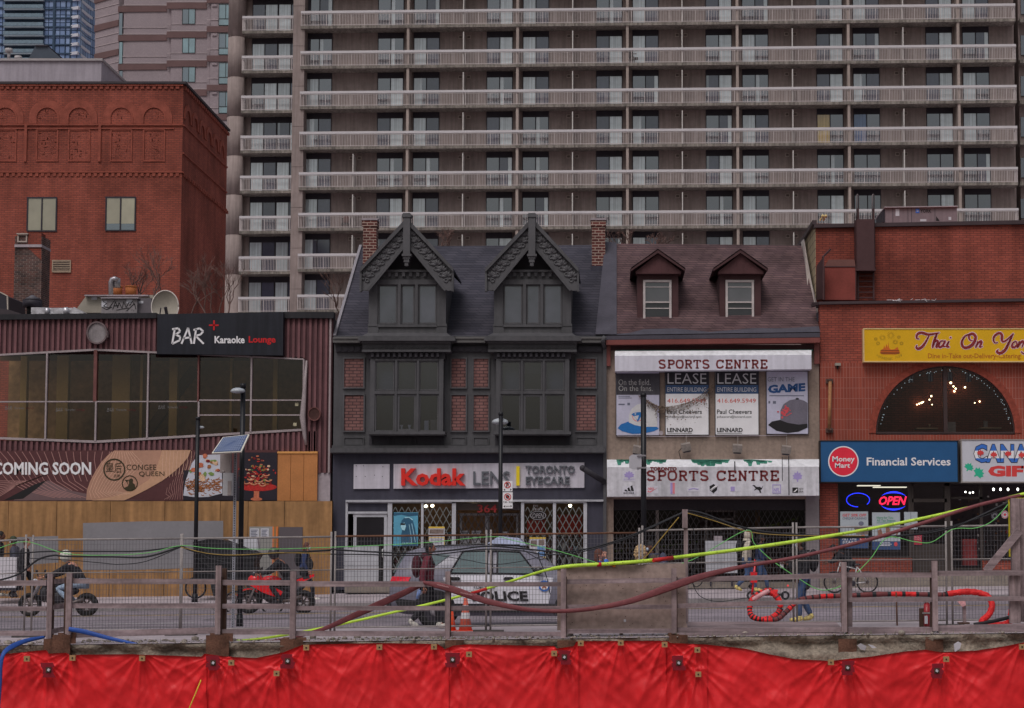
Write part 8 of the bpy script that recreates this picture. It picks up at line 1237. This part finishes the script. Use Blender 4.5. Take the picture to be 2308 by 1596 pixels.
t = thing('timber_brace_post', 'tall doubled timber post with a diagonal brace at the right edge', 'post', P(2296, 1402, 34.1)); q = MB(); q.bp(2281, 1123, 2300, 1402, 34.1, .12); q.bp(2300.5, 1123, 2330, 1402, 34.16, .12); part('post', q, m_tiv, t); q = MB(); a, b = P(2222, 1288, 34.05), P(2298, 1196, 34.05); q.bar(a, b, .05, .14); part('brace', q, m_tim, t)
t = thing('timber_cable_post', 'slim timber post topped with a short block that carries the black cables', 'post', P(1545, 1402, 34.9)); q = MB(); q.bp(1541.5, 1189, 1550.5, 1402, 34.9, .08); part('post', q, m_tiv, t); q = MB(); q.bp(1538, 1148, 1550, 1190, 34.86, .09); part('block', q, m_tiv, t)
t = thing('plywood_sheet', 'large stained plywood sheet standing behind the guard rail', 'plywood sheet', P(1406, 1420, 34.0)); q = MB(); q.poly([(1256, 1281), (1385, 1275), (1545, 1269.5), (1546, 1400), (1551, 1420), (1256, 1421)], 33.98, .06); part('sheet', q, mat('weathered_plywood', C(122, 106, 101), .85, .3, 1.1, grain=.2, gax=(1, 6, 6)), t)
rr = random.Random(17); q = MB(); [q.disc(rr.uniform(1262, 1545), rr.uniform(1285, 1415), rr.uniform(.6, 1.2), 33.976, .003, 0, None, 8) for i in range(70)]; part('knot', q, m_tdk, t); q = MB(); q.bp(1406, 1396, 1411, 1402, 33.975, .003); part('sticker', q, m_pap, t)
for (a, b, c, d, yy, lb) in ((160, 1456, 464, 1476, 33.62, 'wide grey lagging board under the guard rail at the left'), (1014, 1440, 1256, 1456, 33.62, 'grey lagging board under the guard rail below the police car'), (575, 1480, 640, 1496, 33.6, 'grey lagging board end at the sloping soil beside the rusty pile'), (1525, 1426.5, 1902, 1436, 33.66, 'thin edge board under the deck planks at the right')):
    q = MB(); q.bp(a, b, c, d, yy, .06); solo('lagging_board', q, m_tim, lb, 'board')
piles = [(98, 118, 1440, 'rusty pile head in the shadow of the first guard post at far left'), (118, 158, 1431, 'broad rusty pile head between the two close guard posts at left'), (464, 516, 1432, 'big square rusty pile head below the guard post by the red motorcycle'), (631, 683, 1441, 'rusty pile head below the guard post left of the police car'), (1003, 1045, 1443, 'low dark pile head below the guard post beside the orange cones'), (1256, 1298, 1443, 'dark pile head at the left foot of the plywood sheet'), (1508, 1550, 1431, 'dark pile head at the right foot of the plywood sheet'), (1890, 1931, 1440, 'tall rusty pile head under the guard post by the phone holder'), (2086, 2126, 1436, 'rusty pile head under the guard post by the fire extinguisher')]
for i, (a, b, v, lb) in enumerate(piles):
    yp = 33.38; xa, xb = xY(a, v + 20, yp), xY(b, v + 20, yp); z1 = zY(v, yp); t = thing('steel_pile', lb, 'steel pile', ((xa + xb) / 2, yp, -4.6), 'rusty steel piles in the wall of the cut'); q = MB(); q.box(xa, yp, -4.6, xb, yp + .03, z1); q.box((xa + xb) / 2 - .02, yp + .03, -4.6, (xa + xb) / 2 + .02, yp + .33, z1); q.box(xa, yp + .33, -4.6, xb, yp + .36, z1 + .02); part('beam', q, m_rst, t); q = MB(); q.box(xa + .04, yp + .04, -4.6, (xa + xb) / 2 - .03, yp + .3, z1 - .03); part('timber_packing', q, m_tdk, t)
# ================================================================ red tarpaulins
m_tarp = mat('red_tarpaulin', C(198, 31, 36), .42, .14, .6, spec=.3, bump=.16, bsc=3.2); m_tape = mat('dark_red_tape', C(104, 18, 30), .5, .2, 8); m_blk = mat('wood_washer', C(132, 104, 74), .8, .2, 6)
TOP = [(-60, 1478), (0, 1475), (100, 1465), (106, 1465), (111, 1473), (150, 1471), (158, 1476), (300, 1474), (455, 1480), (462, 1473), (505, 1479), (577, 1483), (640, 1470), (684, 1453), (860, 1449), (988, 1451), (1003, 1463), (1022, 1455), (1060, 1452), (1250, 1456), (1256, 1461), (1294, 1456), (1299, 1445), (1400, 1444), (1504, 1444), (1511, 1449), (1590, 1452), (1680, 1462), (1731, 1474), (1790, 1485), (1870, 1489), (1960, 1480), (2040, 1468), (2085, 1464), (2120, 1470), (2200, 1466), (2270, 1455), (2320, 1444), (2420, 1430)]
att = [(60, 1485), (163, 1483), (320, 1484), (521, 1494), (623, 1518), (690, 1460), (855, 1459), (978, 1458), (1057, 1475), (1249, 1473), (1309, 1450), (1399, 1449), (1498, 1453), (1572, 1465), (1574, 1520), (1873, 1493), (2133, 1486), (2304, 1458)]
tps = [(109, 1510), (480, 1494), (648, 1490), (1020, 1487), (1272, 1481), (1530, 1494), (1911, 1505), (2112, 1512)]
Yt_ = 33.12; seams = [-60, 157, 462, 688, 1008, 1255, 1300, 1508, 1590, 2420]
names = ['cut by the left edge, with a blue hose over its corner', 'below the wide left lagging board', 'sloping up beside the gravel left of centre', 'with a straight top edge left of the orange cones', 'below the police car lettering', 'narrow strip covering the pile left of the plywood', 'hanging directly under the plywood sheet', 'narrow patched strip right of the plywood sheet', 'longest sagging sheet filling the right side']
EDG = sorted(p for p in att if p[1] < 1500)
def fold(u, v):
    d = 0
    for k, (a, b) in enumerate(att + tps):
        du, dv = u - a, v - b
        if abs(du) > 200 or dv < -14: continue
        r_ = math.hypot(du, dv); th = math.atan2(du, dv + 16); w_ = 1 - abs(((th * (2.1 + .2 * (k % 5)) + k * .37) % 1) * 2 - 1); g_ = 1 - abs(((th * 4.9 + k * .61) % 1) * 2 - 1)
        d += (.058 * (w_ ** 2.4 - .3) + .022 * (g_ - .5)) * math.exp(-r_ / 125) * min(1, r_ / 16) * max(0, 1 - abs(th) / 1.75); d += .05 * math.exp(-(du / 15) ** 2) * math.exp(-max(0, dv) / 120)
    for (a, b), (c, e) in zip(EDG, EDG[1:]):      # slack swags between neighbouring washers
        if a < u < c and c - a > 60:
            f = (u - a) / (c - a); s_ = v - (b + (e - b) * f) - (c - a) * .32 * 4 * f * (1 - f); d += .012 * math.sin(s_ * .1 + NZ.noise(Vector((u * .02, v * .02, 1))) * 2.5) * math.exp(-abs(s_) / 55) * (4 * f * (1 - f))
    q_ = Vector((u * .009, v * .012, 2)); d += .05 * NZ.noise(q_) + .075 * min(1, max(0, v - 1462) / 70) * (.36 - abs(NZ.noise(Vector((u * .017 + .5 * NZ.noise(Vector((u * .01, v * .008, 3))), v * .0028, 7))))); n1 = NZ.noise(Vector((u * .028 + v * .016, v * .007 - u * .004, 5))); n2 = NZ.noise(Vector((u * .02 - v * .022, v * .009, 8))); d += (.012 * max(0, 1 - abs(n1) * 6) ** 2 + .005 * max(0, 1 - abs(n2) * 6) ** 2) * (.4 + NZ.noise(Vector((u * .006, v * .006, 9))) * 1.6) + .018 * (.32 - abs(n1)) + .016 * (.3 - abs(n2)) + .006 * NZ.noise(Vector((u * .09, v * .06, 4)))
    d -= .05 * math.sin(max(0, min(1, (v - 1455) / 240)) * math.pi) * (.5 + NZ.noise(Vector((u * .012, 3, 1)))); return d
for i, (a, b) in enumerate(zip(seams, seams[1:])):
    nu, nv = max(12, int((b - a) / 2.3)), 84; q = MB(); vs = []; oy = -.035 * (i % 2)
    for j in range(nv + 1):
        for k in range(nu + 1):
            u = a - 4 + (b - a + 8) * k / nu; tv = lp(TOP, u); v = tv + (1860 - tv) * (j / nv) ** 1.5; dd = fold(u, v) + (.04 if j < 1 else 0); p = P(u, v, Yt_ + oy); vs.append((p.x, p.y - dd, p.z))
    q.raw(vs, [(j * (nu + 1) + k, j * (nu + 1) + k + 1, (j + 1) * (nu + 1) + k + 1, (j + 1) * (nu + 1) + k) for j in range(nv) for k in range(nu)], 0, True)
    solo('red_tarpaulin', q, m_tarp, 'creased red tarpaulin sheet ' + names[i], 'tarpaulin', 'red tarpaulins hanging over the wall of the cut')
bw_ = ['beside the blue hose', 'at the second tarpaulin seam', 'in the middle of the left tarpaulin', 'right of the big rusty pile', 'low on the sloping tarpaulin', 'at the corner below the third pile', 'midway along the straight tarpaulin edge', 'just left of the cone pile', 'just right of the cone pile', 'left of the plywood foot', 'first of three under the plywood', 'middle of three under the plywood', 'last of three under the plywood', 'upper one on the patched strip', 'lower one on the patched strip', 'left of the sagging right pile', 'right of the extinguisher pile', 'at the far right corner']
for (u, v), d_ in zip(att, bw_):
    yy = Yt_ - fold(u, v) - .12; q = MB(); q.bp(u - 6.5, v - 6, u + 6.5, v + 6, yy, .04); t = solo('wood_washer', q, m_blk, 'small square wooden washer pinning the red tarpaulin, ' + d_, 'wood block', 'wooden washers on the tarpaulins'); n_ = MB(); n_.cyl(P(u, v, yy + .002), P(u, v, yy - .012), .015, 8); part('nail', n_, m_bk, t)
tw_ = ['near the left edge', 'below the big rusty pile', 'left of the corner washer', 'below the orange cones', 'below the left plywood foot', 'on the patched strip', 'on the right sagging tarpaulin', 'below the fire extinguisher']
rr = random.Random(31)
for (u, v), d_ in zip(tps, tw_):
    yy = Yt_ - fold(u, v) - .15; t = thing('taped_anchor', 'dark red taped square with a white bolt ' + d_, 'anchor', P(u, v + 16, yy), 'taped anchors on the tarpaulins'); q = MB(); [q.poly([(u - 13 + rr.uniform(-5, 4), v + k - 5), (u + 13 + rr.uniform(-4, 5), v + k - 5 + rr.uniform(-2, 2)), (u + 12 + rr.uniform(-4, 5), v + k + 5), (u - 12 + rr.uniform(-5, 4), v + k + 5)], yy - .003 * n, .006) for n, k in enumerate((-11, -3, 5, 12))]; part('tape', q, m_tape, t); q = MB(); q.bp(u - 6, v - 6, u + 6, v + 6, yy - .02, .02); part('hole_plate', q, m_tdk, t); q = MB(); q.poly([(u - 3.5, v + 1), (u - .5, v - 3.5), (u + 3.5, v), (u + 1, v + 4)], yy - .05, .03); part('bolt', q, m_pap, t)
# ================================================================ hoses, cables, cones and oddments
def spl(pts, n=6):
    o = []
    for i in range(len(pts) - 1):
        p0, p1, p2, p3 = pts[max(i - 1, 0)], pts[i], pts[i + 1], pts[min(i + 2, len(pts) - 1)]
        for k in range(n): f = k / n; o.append(.5 * (2 * p1 + (p2 - p0) * f + (2 * p0 - 5 * p1 + 4 * p2 - p3) * f * f + (3 * p1 - p0 - 3 * p2 + p3) * f ** 3))
    return o + [pts[-1]]
def hose(name, lb, pts, r, m, cat='hose', n=8, sp=5):
    q = MB(); P3 = spl([P(*p[:3]) for p in pts], sp); rr_ = [p[3] if len(p) > 3 else r for p in pts]; rs = []
    for i in range(len(pts) - 1): rs += [rr_[i] + (rr_[i + 1] - rr_[i]) * k / sp for k in range(sp)]
    rs.append(rr_[-1]); q.tube(P3, rs, n); return solo(name, q, m, lb, cat)
m_lime = mat('lime_hose', C(150, 186, 58), .5, .16, 5); m_hm = mat('maroon_hose', C(96, 52, 56), .6, .15, 6, bump=.2, bsc=20); m_bh = mat('blue_hose', C(34, 62, 124), .5, .15, 4); m_cab = mat('black_cable', C(30, 30, 34), .6, .15, 5); m_ycab = mat('yellow_cable', C(120, 98, 48), .6, .15, 5); m_gcab = mat('green_cord', C(88, 150, 84), .6, .1, 5)
lh = thing('lime_fire_hose', 'long lime-green hose with red tape bands rising across the scene to the right', 'hose', P(1400, 1275, 34.6)); seg = [(515, 1446, 34.2, .022), (600, 1438, 34.3, .024), (700, 1421, 35.0), (800, 1400, 35.2), (905, 1376, 35.2), (1010, 1351, 35), (1120, 1320, 34.8), (1250, 1281, 34.0), (1370, 1271, 33.92), (1450, 1265, 33.95), (1545, 1254, 34.6), (1700, 1234, 34.8), (1900, 1203, 34.8), (2100, 1164, 34.6), (2240, 1130, 34.3), (2420, 1085, 34)]
q = MB(); q.tube(spl([P(*p[:3]) for p in seg], 6), [p for i in range(len(seg) - 1) for p in [(seg[i][3] if len(seg[i]) > 3 else (.026 if seg[i][0] < 1240 else .036 if seg[i][0] < 1800 else .031))] * 6] + [.03], 10); part('tube', q, m_lime, lh)
q = MB(); rr = random.Random(4); pl = spl([P(*p[:3]) for p in seg[8:14]], 12); [q.ell(p + Vector((0, -.033, .006)), .012, .006, .006, 6, 4) for p in pl[::3]]; part('printed_mark', q, m_bk, lh)
q = MB()
for a, b in (((1473, 1263, 33.98), (1516, 1257.5, 34.35)), ((1345, 1272.7, 33.92), (1356, 1272, 33.92)), ((1243, 1283, 34.05), (1252, 1280, 34.0)), ((1062, 1337.5, 34.93), (1098, 1327, 34.87))): q.tube([P(*a), P(*b)], .039 if a[0] > 1300 else .03, 10)
part('tape_band', q, mat('red_band', C(150, 34, 34), .5, .15, 8), lh)
mh = thing('maroon_flat_hose', 'flattened maroon hose looped over the guard rail and rising to the right edge', 'hose', P(960, 1315, 33.6)); q = MB()
def ribbon(q, pts, Y_, w_):       # flat hose as a thick ribbon
    c = spl([P(u, v, y) for u, v, y, _ in pts], 6); ws = [a[3] + (b[3] - a[3]) * k / 6 for a, b in zip(pts, pts[1:]) for k in range(6)] + [pts[-1][3]]; rings = []
    for i, p in enumerate(c):
        tg = (c[min(i + 1, len(c) - 1)] - c[max(i - 1, 0)]).normalized(); nn = tg.cross(Vector((0, 1, 0))).normalized() * ws[i] * Yg / F / 2; th = .012 + .02 * max(0, 1 - ws[i] / 14); rings.append([p + nn * math.cos(k * .785) + Vector((0, th * math.sin(k * .785), 0)) for k in range(8)])
    q.raw([p for r_ in rings for p in r_], [(i * 8 + j, i * 8 + (j + 1) % 8, (i + 1) * 8 + (j + 1) % 8, (i + 1) * 8 + j) for i in range(len(c) - 1) for j in range(8)], 0, True)
ribbon(q, [(640, 1443, 34.3, 7), (725, 1419, 34.35, 9), (780, 1396, 34.2, 13), (850, 1364, 34.0, 16), (905, 1339, 33.95, 14), (940, 1322, 33.9, 12), (960, 1312, 33.7, 8)], Yg, 0); ribbon(q, [(500, 1463, 33.5, 6), (560, 1455, 33.7, 6), (640, 1441, 34.2, 7)], Yg, 0)
ribbon(q, [(955, 1313, 33.7, 6), (985, 1319, 33.6, 14), (1030, 1332, 33.58, 16), (1090, 1353, 33.58, 14), (1154, 1368, 33.56, 11), (1200, 1375, 33.56, 9), (1270, 1377.5, 33.56, 9), (1340, 1371, 33.56, 10), (1420, 1355, 33.56, 13), (1500, 1327, 33.56, 17), (1545, 1311, 33.56, 17), (1600, 1294, 33.7, 13), (1680, 1276, 33.8, 9), (1800, 1255, 33.8, 8), (1950, 1219, 33.9, 8.5), (2080, 1179, 34, 8.5), (2200, 1140, 34.1, 8), (2320, 1112, 34.2, 8)], Yg, 0); part('tube', q, m_hm, mh)
q = MB(); [q.text('MAINDRAIN', u, (v, v + 6), u + 26, (v + 3, v + 9), 33.545, .003, 0, 0, .02) for u, v in ((985, 1316), (1038, 1334))]; part('printed_mark', q, mat('faded_print', C(150, 116, 118), .6, .1, 4), mh)
bh = thing('blue_flat_hose', 'flat blue hose draped over the left tarpaulin corner', 'hose', P(10, 1596, 33)); q = MB(); ribbon(q, [(-14, 1700, 32.8, 8), (-1, 1560, 32.85, 8), (2, 1500, 32.85, 8), (9, 1472, 32.9, 10), (30, 1456, 33.1, 12), (60, 1444, 33.3, 10), (100, 1436, 33.5, 6)], Yg, 0); part('tube', q, m_bh, bh)
bh = thing('blue_flat_hose', 'straight flat blue hose running down from the second guard post to the lagging board', 'hose', P(240, 1440, 33.6)); q = MB(); ribbon(q, [(155, 1418, 33.62, 10), (190, 1424, 33.6, 11), (240, 1437, 33.58, 9), (280, 1446, 33.57, 7), (325, 1455, 33.57, 4)], Yg, 0); part('tube', q, m_bh, bh)
m_wr = mat('red_wrap', C(176, 34, 36), .55, .3, 9, bump=.7, bsc=14); m_wd = mat('maroon_wrap', C(92, 46, 48), .6, .25, 8); wh = thing('wrapped_red_hose', 'thick hose wrapped in red and black tape, coiled in a loop at one end', 'hose', P(1950, 1400, 35.6))
path = [(1752, 1336, 35.7), (1728, 1332, 35.7), (1700, 1346, 35.6), (1690, 1368, 35.5), (1694, 1388, 35.4), (1715, 1396, 35.35), (1740, 1392, 35.4), (1756, 1378, 35.5), (1758, 1358, 35.55), (1745, 1340, 35.6), (1728, 1334, 35.62)]; q = MB(); pts = spl([P(*p) for p in path], 6); rr = random.Random(2); q.tube(pts, [.055 + rr.uniform(-.007, .007) for _ in pts], 10, ms=[rr.choice([0, 1, 1, 0, 2]) if i % 2 else 0 for i in range(len(pts) - 1)]); part('loop', q, [m_wr, m_wd, m_cab], wh)
path = [(1720, 1398, 35.3), (1752, 1395, 35.3), (1775, 1376, 35.4), (1800, 1354, 35.5), (1845, 1345, 35.6), (1900, 1343, 35.6), (2000, 1339, 35.6), (2090, 1340, 35.6), (2130, 1341, 35.6)]; q = MB(); pts = spl([P(*p) for p in path], 12); q.tube(pts, [.05 + rr.uniform(-.004, .004) for _ in pts], 10, ms=[(2 if i % 4 == 0 else 1 if (i // 8) % 3 else 0) for i in range(len(pts) - 1)]); part('run', q, [m_wr, m_wd, m_cab], wh)
path = [(2130, 1341, 35.6), (2142, 1338, 35.6), (2175, 1334, 35.55), (2205, 1336, 35.5), (2228, 1346, 35.4), (2236, 1365, 35.3), (2229, 1385, 35.2), (2212, 1402, 35.1), (2225, 1410, 34.9), (2260, 1408, 34.9), (2276, 1400, 34.9), (2280, 1375, 34.95)]; q = MB(); pts = spl([P(*p) for p in path], 6); q.tube(pts, [.062 + rr.uniform(-.006, .006) for _ in pts], 10, ms=[2 if i < 4 else 0 for i in range(len(pts) - 1)]); part('bend', q, [m_wr, m_wd, m_cab], wh)
q = MB(); q.tube(spl([P(1697, 1352, 35.5), P(1720, 1338, 35.45), P(1732, 1332, 35.5)], 6), .045, 8); part('striped_tape', q, mat('barrier_tape', C(178, 130, 134), .5, .3, 14), wh); hose('black_pipe', 'short black pipe lying beside the end of the wrapped hose', [(2195, 1408, 34.7), (2240, 1400, 34.7), (2282, 1390, 34.7)], .035, m_cab, 'pipe')
Yk_ = 36.2; rr = random.Random(77)
for i, (lb, pts, r, m) in enumerate((('black cable running level from the left edge across the hoarding', [(-20, 1250), (57, 1246), (110, 1243), (230, 1243), (320, 1242), (408, 1231)], .016, m_cab), ('bundle of black cables sagging between the left fence joints', [(-20, 1312), (40, 1295), (85, 1262), (120, 1252), (150, 1254), (250, 1255), (330, 1255), (408, 1232)], .02, m_cab), ('thin black cable looping low across the hoarding', [(60, 1258), (150, 1262), (230, 1269), (270, 1272), (330, 1265), (408, 1233)], .009, m_cab), ('black cable bundle sagging over the motorcycles', [(408, 1230), (440, 1243), (520, 1253), (620, 1247), (746, 1240)], .022, m_cab), ('yellowish cable sagging over the red motorcycle', [(408, 1233), (470, 1248), (540, 1251), (640, 1246), (746, 1249)], .011, m_ycab), ('black cable rising from the white shop door to the police car roof', [(746, 1238), (820, 1243), (930, 1247), (1020, 1240), (1100, 1231), (1180, 1237), (1280, 1244), (1380, 1222), (1450, 1195), (1545, 1152)], .018, m_cab), ('second black cable sagging under the first over the police car', [(746, 1249), (830, 1250), (900, 1252), (990, 1249), (1090, 1238), (1170, 1241), (1230, 1250), (1300, 1246), (1400, 1219), (1480, 1184), (1545, 1153)], .013, m_cab), ('thin black cable drooping across the police car windows', [(960, 1247), (1050, 1262), (1110, 1272), (1170, 1266), (1230, 1252)], .008, m_cab), ('tangled black cable loop at the police car windscreen', [(1180, 1240), (1220, 1262), (1228, 1246), (1216, 1242), (1215, 1258), (1232, 1300), (1240, 1340)], .009, m_cab), ('thick black cable bundle falling right from the cable post', [(1545, 1151), (1580, 1156), (1640, 1178), (1700, 1195), (1780, 1204), (1900, 1210), (2040, 1207), (2150, 1188), (2281, 1128)], .024, m_cab), ('thinner black cable hanging below the bundle right of the cable post', [(1546, 1154), (1600, 1168), (1680, 1196), (1790, 1208), (1920, 1213), (2060, 1204), (2180, 1176), (2281, 1140)], .011, m_cab), ('yellow cable running along the black bundle right of the cable post', [(1548, 1156), (1610, 1174), (1690, 1199), (1790, 1207), (1950, 1208)], .009, m_ycab), ('yellow rope slanting down from the cable post to the plywood sheet', [(1530, 1166), (1500, 1202), (1460, 1250), (1440, 1268)], .012, m_ycab), ('black cord looping down at the right end of the plywood sheet', [(1562, 1190), (1570, 1250), (1560, 1300), (1566, 1322), (1580, 1316), (1592, 1290)], .01, m_cab), ('thin black cable trailing on the ground behind the guard rail', [(1562, 1320), (1580, 1345), (1620, 1356), (1680, 1348), (1690, 1350)], .008, m_cab), ('green cord strung along the left fence tops', [(-20, 1243), (57, 1221), (150, 1248), (260, 1251), (340, 1245), (408, 1230), (480, 1236), (600, 1238), (760, 1233), (950, 1224), (1105, 1210), (1160, 1219), (1250, 1240), (1350, 1270), (1364, 1277)], .008, m_gcab), ('green cord swinging up from the plywood and down past the walkers', [(1470, 1285), (1560, 1262), (1680, 1196), (1700, 1225), (1740, 1263), (1800, 1304), (1840, 1327), (1870, 1329), (1905, 1314), (1960, 1262), (2000, 1212), (2060, 1221), (2100, 1222), (2148, 1193), (2200, 1190), (2240, 1172), (2281, 1126)], .009, m_gcab))):
    hose('cable', lb, [(u, v, Yk_ - .15 - .012 * i) for u, v in pts], r, m, 'cable', 6, 6)
for (u, vt, vb, w_, y_, lb, bands) in ((1019, 1378, 1424, 9, 37.0, 'vivid orange traffic cone beside the guard post', 0), (1049, 1348, 1424, 15, 36.9, 'taller faded orange cone with white reflective bands', 1)):
    t = thing('traffic_cone', lb, 'traffic cone', P(u, vb, y_)); k = y_ / F; a = P(u, vb, y_); z1 = zY(vt, y_); r0c = w_ * k; q = MB(); q.tube([(a.x, a.y, a.z + .03), (a.x, a.y, z1)], [r0c, r0c * .25], 20); part('cone', q, mat('cone_orange', C(222, 60, 30), .5, .06, 3) if not bands else mat('cone_faded', C(182, 84, 68), .6, .15, 4), t); q = MB(); q.box(a.x - r0c * 1.25, a.y - r0c * 1.25, a.z, a.x + r0c * 1.25, a.y + r0c * 1.25, a.z + .03); part('base', q, mat('cone_base', C(176, 66, 48), .6, .1, 3) , t)
    if bands:
        q = MB(); H_ = z1 - a.z - .03
        for f0, f1 in ((.36, .55), (.68, .78)): q.tube([(a.x, a.y, a.z + .03 + H_ * f0), (a.x, a.y, a.z + .03 + H_ * f1)], [r0c * (1 - .75 * f0) + .004, r0c * (1 - .75 * f1) + .004], 20, cap=False)
        part('reflective_band', q, m_sw, t)
t = thing('fire_extinguisher', 'red fire extinguisher mounted on a dark board behind the guard rail', 'fire extinguisher', P(2087, 1413, 34.6)); q = MB(); q.tube([P(2089, 1412, 34.6), P(2089, 1362, 34.6)], .058, 14); q.tube([P(2089, 1362, 34.6), P(2089, 1357, 34.6)], [.058, .03], 14); part('cylinder', q, mat('extinguisher_red', C(122, 28, 34), .35, .08, 4, spec=.5), t); q = MB(); q.bp(2072, 1371, 2100, 1413, 34.72, .03); part('mounting_board', q, m_tdk, t); q = MB(); q.bp(2084, 1388, 2091, 1406, 34.53, .01); part('label_sticker', q, m_pap, t); q = MB(); q.bp(2081, 1380, 2097, 1384, 34.53, .12); q.bp(2085, 1354, 2094, 1358, 34.56, .08); part('strap', q, m_gs, t)
for u, v0, v1, lb in ((1897, 1335, 1405, 'thin brown steel stake under the wrapped hose, nearer the phone holder'), (2022, 1335, 1410, 'thin brown steel stake under the middle of the wrapped hose')): q = MB(); q.tube([P(u - 2, v0, 35.4), P(u, v1, 35.3)], .016, 6); solo('steel_stake', q, m_rst, lb, 'stake')
t = thing('stake_on_base', 'short grey stake on a flat base with a scrap of red tape at right', 'stake', P(2174, 1406, 35.2)); q = MB(); q.bar(P(2174, 1405, 35.2), P(2173, 1362, 35.2), .06); part('stake', q, m_tiv, t); q = MB(); q.bp(2162, 1403, 2186, 1407, 35.1, .2); part('base', q, m_tdk, t); q = MB(); q.poly([(2158, 1356), (2176, 1352), (2177, 1364), (2170, 1368)], 35.1, .02); part('tape_scrap', q, MATS['barrier_tape'], t)
m_yf = mat('yellow_frame', C(196, 164, 30), .5, .08, 3); t = thing('yellow_barrier', 'yellow painted steel frame stencilled with black letters at the right edge', 'frame', P(2280, 1255, 34.4)); q = MB(); q.bp(2274.5, 1124, 2280.5, 1255, 34.4, .06); q.bp(2274, 1122, 2320, 1127, 34.38, .08); q.bp(2276, 1186, 2290, 1190, 34.42, .05); part('bars', q, m_yf, t); q = MB(); q.bp(2276, 1233, 2300, 1254.5, 34.37, .03); part('plate', q, m_yf, t); q = MB(); q.text('LGMW', 2278, 1238, 2304, 1250, 34.366); part('lettering', q, m_bk, t)
q = MB(); q.ell(P(1378, 1272, 33.95), .09, .04, .028, 12, 6); q.ell(P(1366, 1274, 33.95), .05, .03, .018, 10, 6); q.ell(P(1384, 1276, 33.94), .03, .02, .02, 8, 6); solo('orange_glove', q, mat('glove_orange', C(210, 96, 40), .7, .15, 6), 'crumpled orange glove lying on top of the plywood sheet', 'glove')
q = MB(); q.poly([(2152, 1470), (2150, 1452), (2160, 1446), (2167, 1450), (2164, 1462)], 33.3, .02); solo('litter_sheet', q, m_pap, 'crumpled white plastic stuck in the soil right of the last rusty pile', 'litter')
q = MB(); q.poly([(1932, 1455), (1940, 1450), (1953, 1456), (1950, 1466), (1940, 1464)], 33.32, .02); solo('litter_sheet', q, mat('litter_grey', C(130, 128, 134), .7, .15, 4), 'grey-white litter scrap tucked beside the tall rusty pile', 'litter'); q = MB(); q.poly([(1956, 1452), (1968, 1455), (1976, 1460), (1966, 1461)], 33.32, .02); solo('litter_sheet', q, m_pap, 'small white litter scrap below the wide toe board', 'litter')
q = MB(); q.tube([P(425, 1600, 32.6), P(440, 1565, 32.8), P(453, 1533, 32.9)], .011, 6); solo('yellow_rope', q, mat('rope_yellow', C(170, 150, 50), .7, .15, 8), 'thin yellow rope hanging in front of the tarpaulins at lower left', 'rope')
rr = random.Random(55); q = MB()
for i in range(900):
    x = rr.uniform(-13.5, 11.5); y = rr.uniform(33.35, 34.6); s_ = rr.uniform(.008, .04) * (1 if rr.random() > .06 else 2.2); q.ell((x, y, gz(x, y) + s_ * .3), s_, s_ * rr.uniform(.6, 1.1), s_ * rr.uniform(.5, .8), 5, 3)
solo('gravel', q, mat('gravel_stone', C(112, 104, 98), .9, .4, 9), kind='stuff')
q = MB()
for i in range(260):
    x = rr.choice([rr.gauss(-3.5, 1.0), rr.gauss(4.5, 1.6), rr.uniform(-13, 11)]); y = rr.uniform(33.4, 34.1); h_ = rr.uniform(.03, .12); z = gz(x, y); d = rr.uniform(-.06, .06); q.face([(x - .004, y, z), (x + .004, y, z), (x + d, y + rr.uniform(-.03, .03), z + h_)])
solo('weeds', q, mat('weed_green', C(74, 84, 52), .9, .3, 9), kind='stuff')
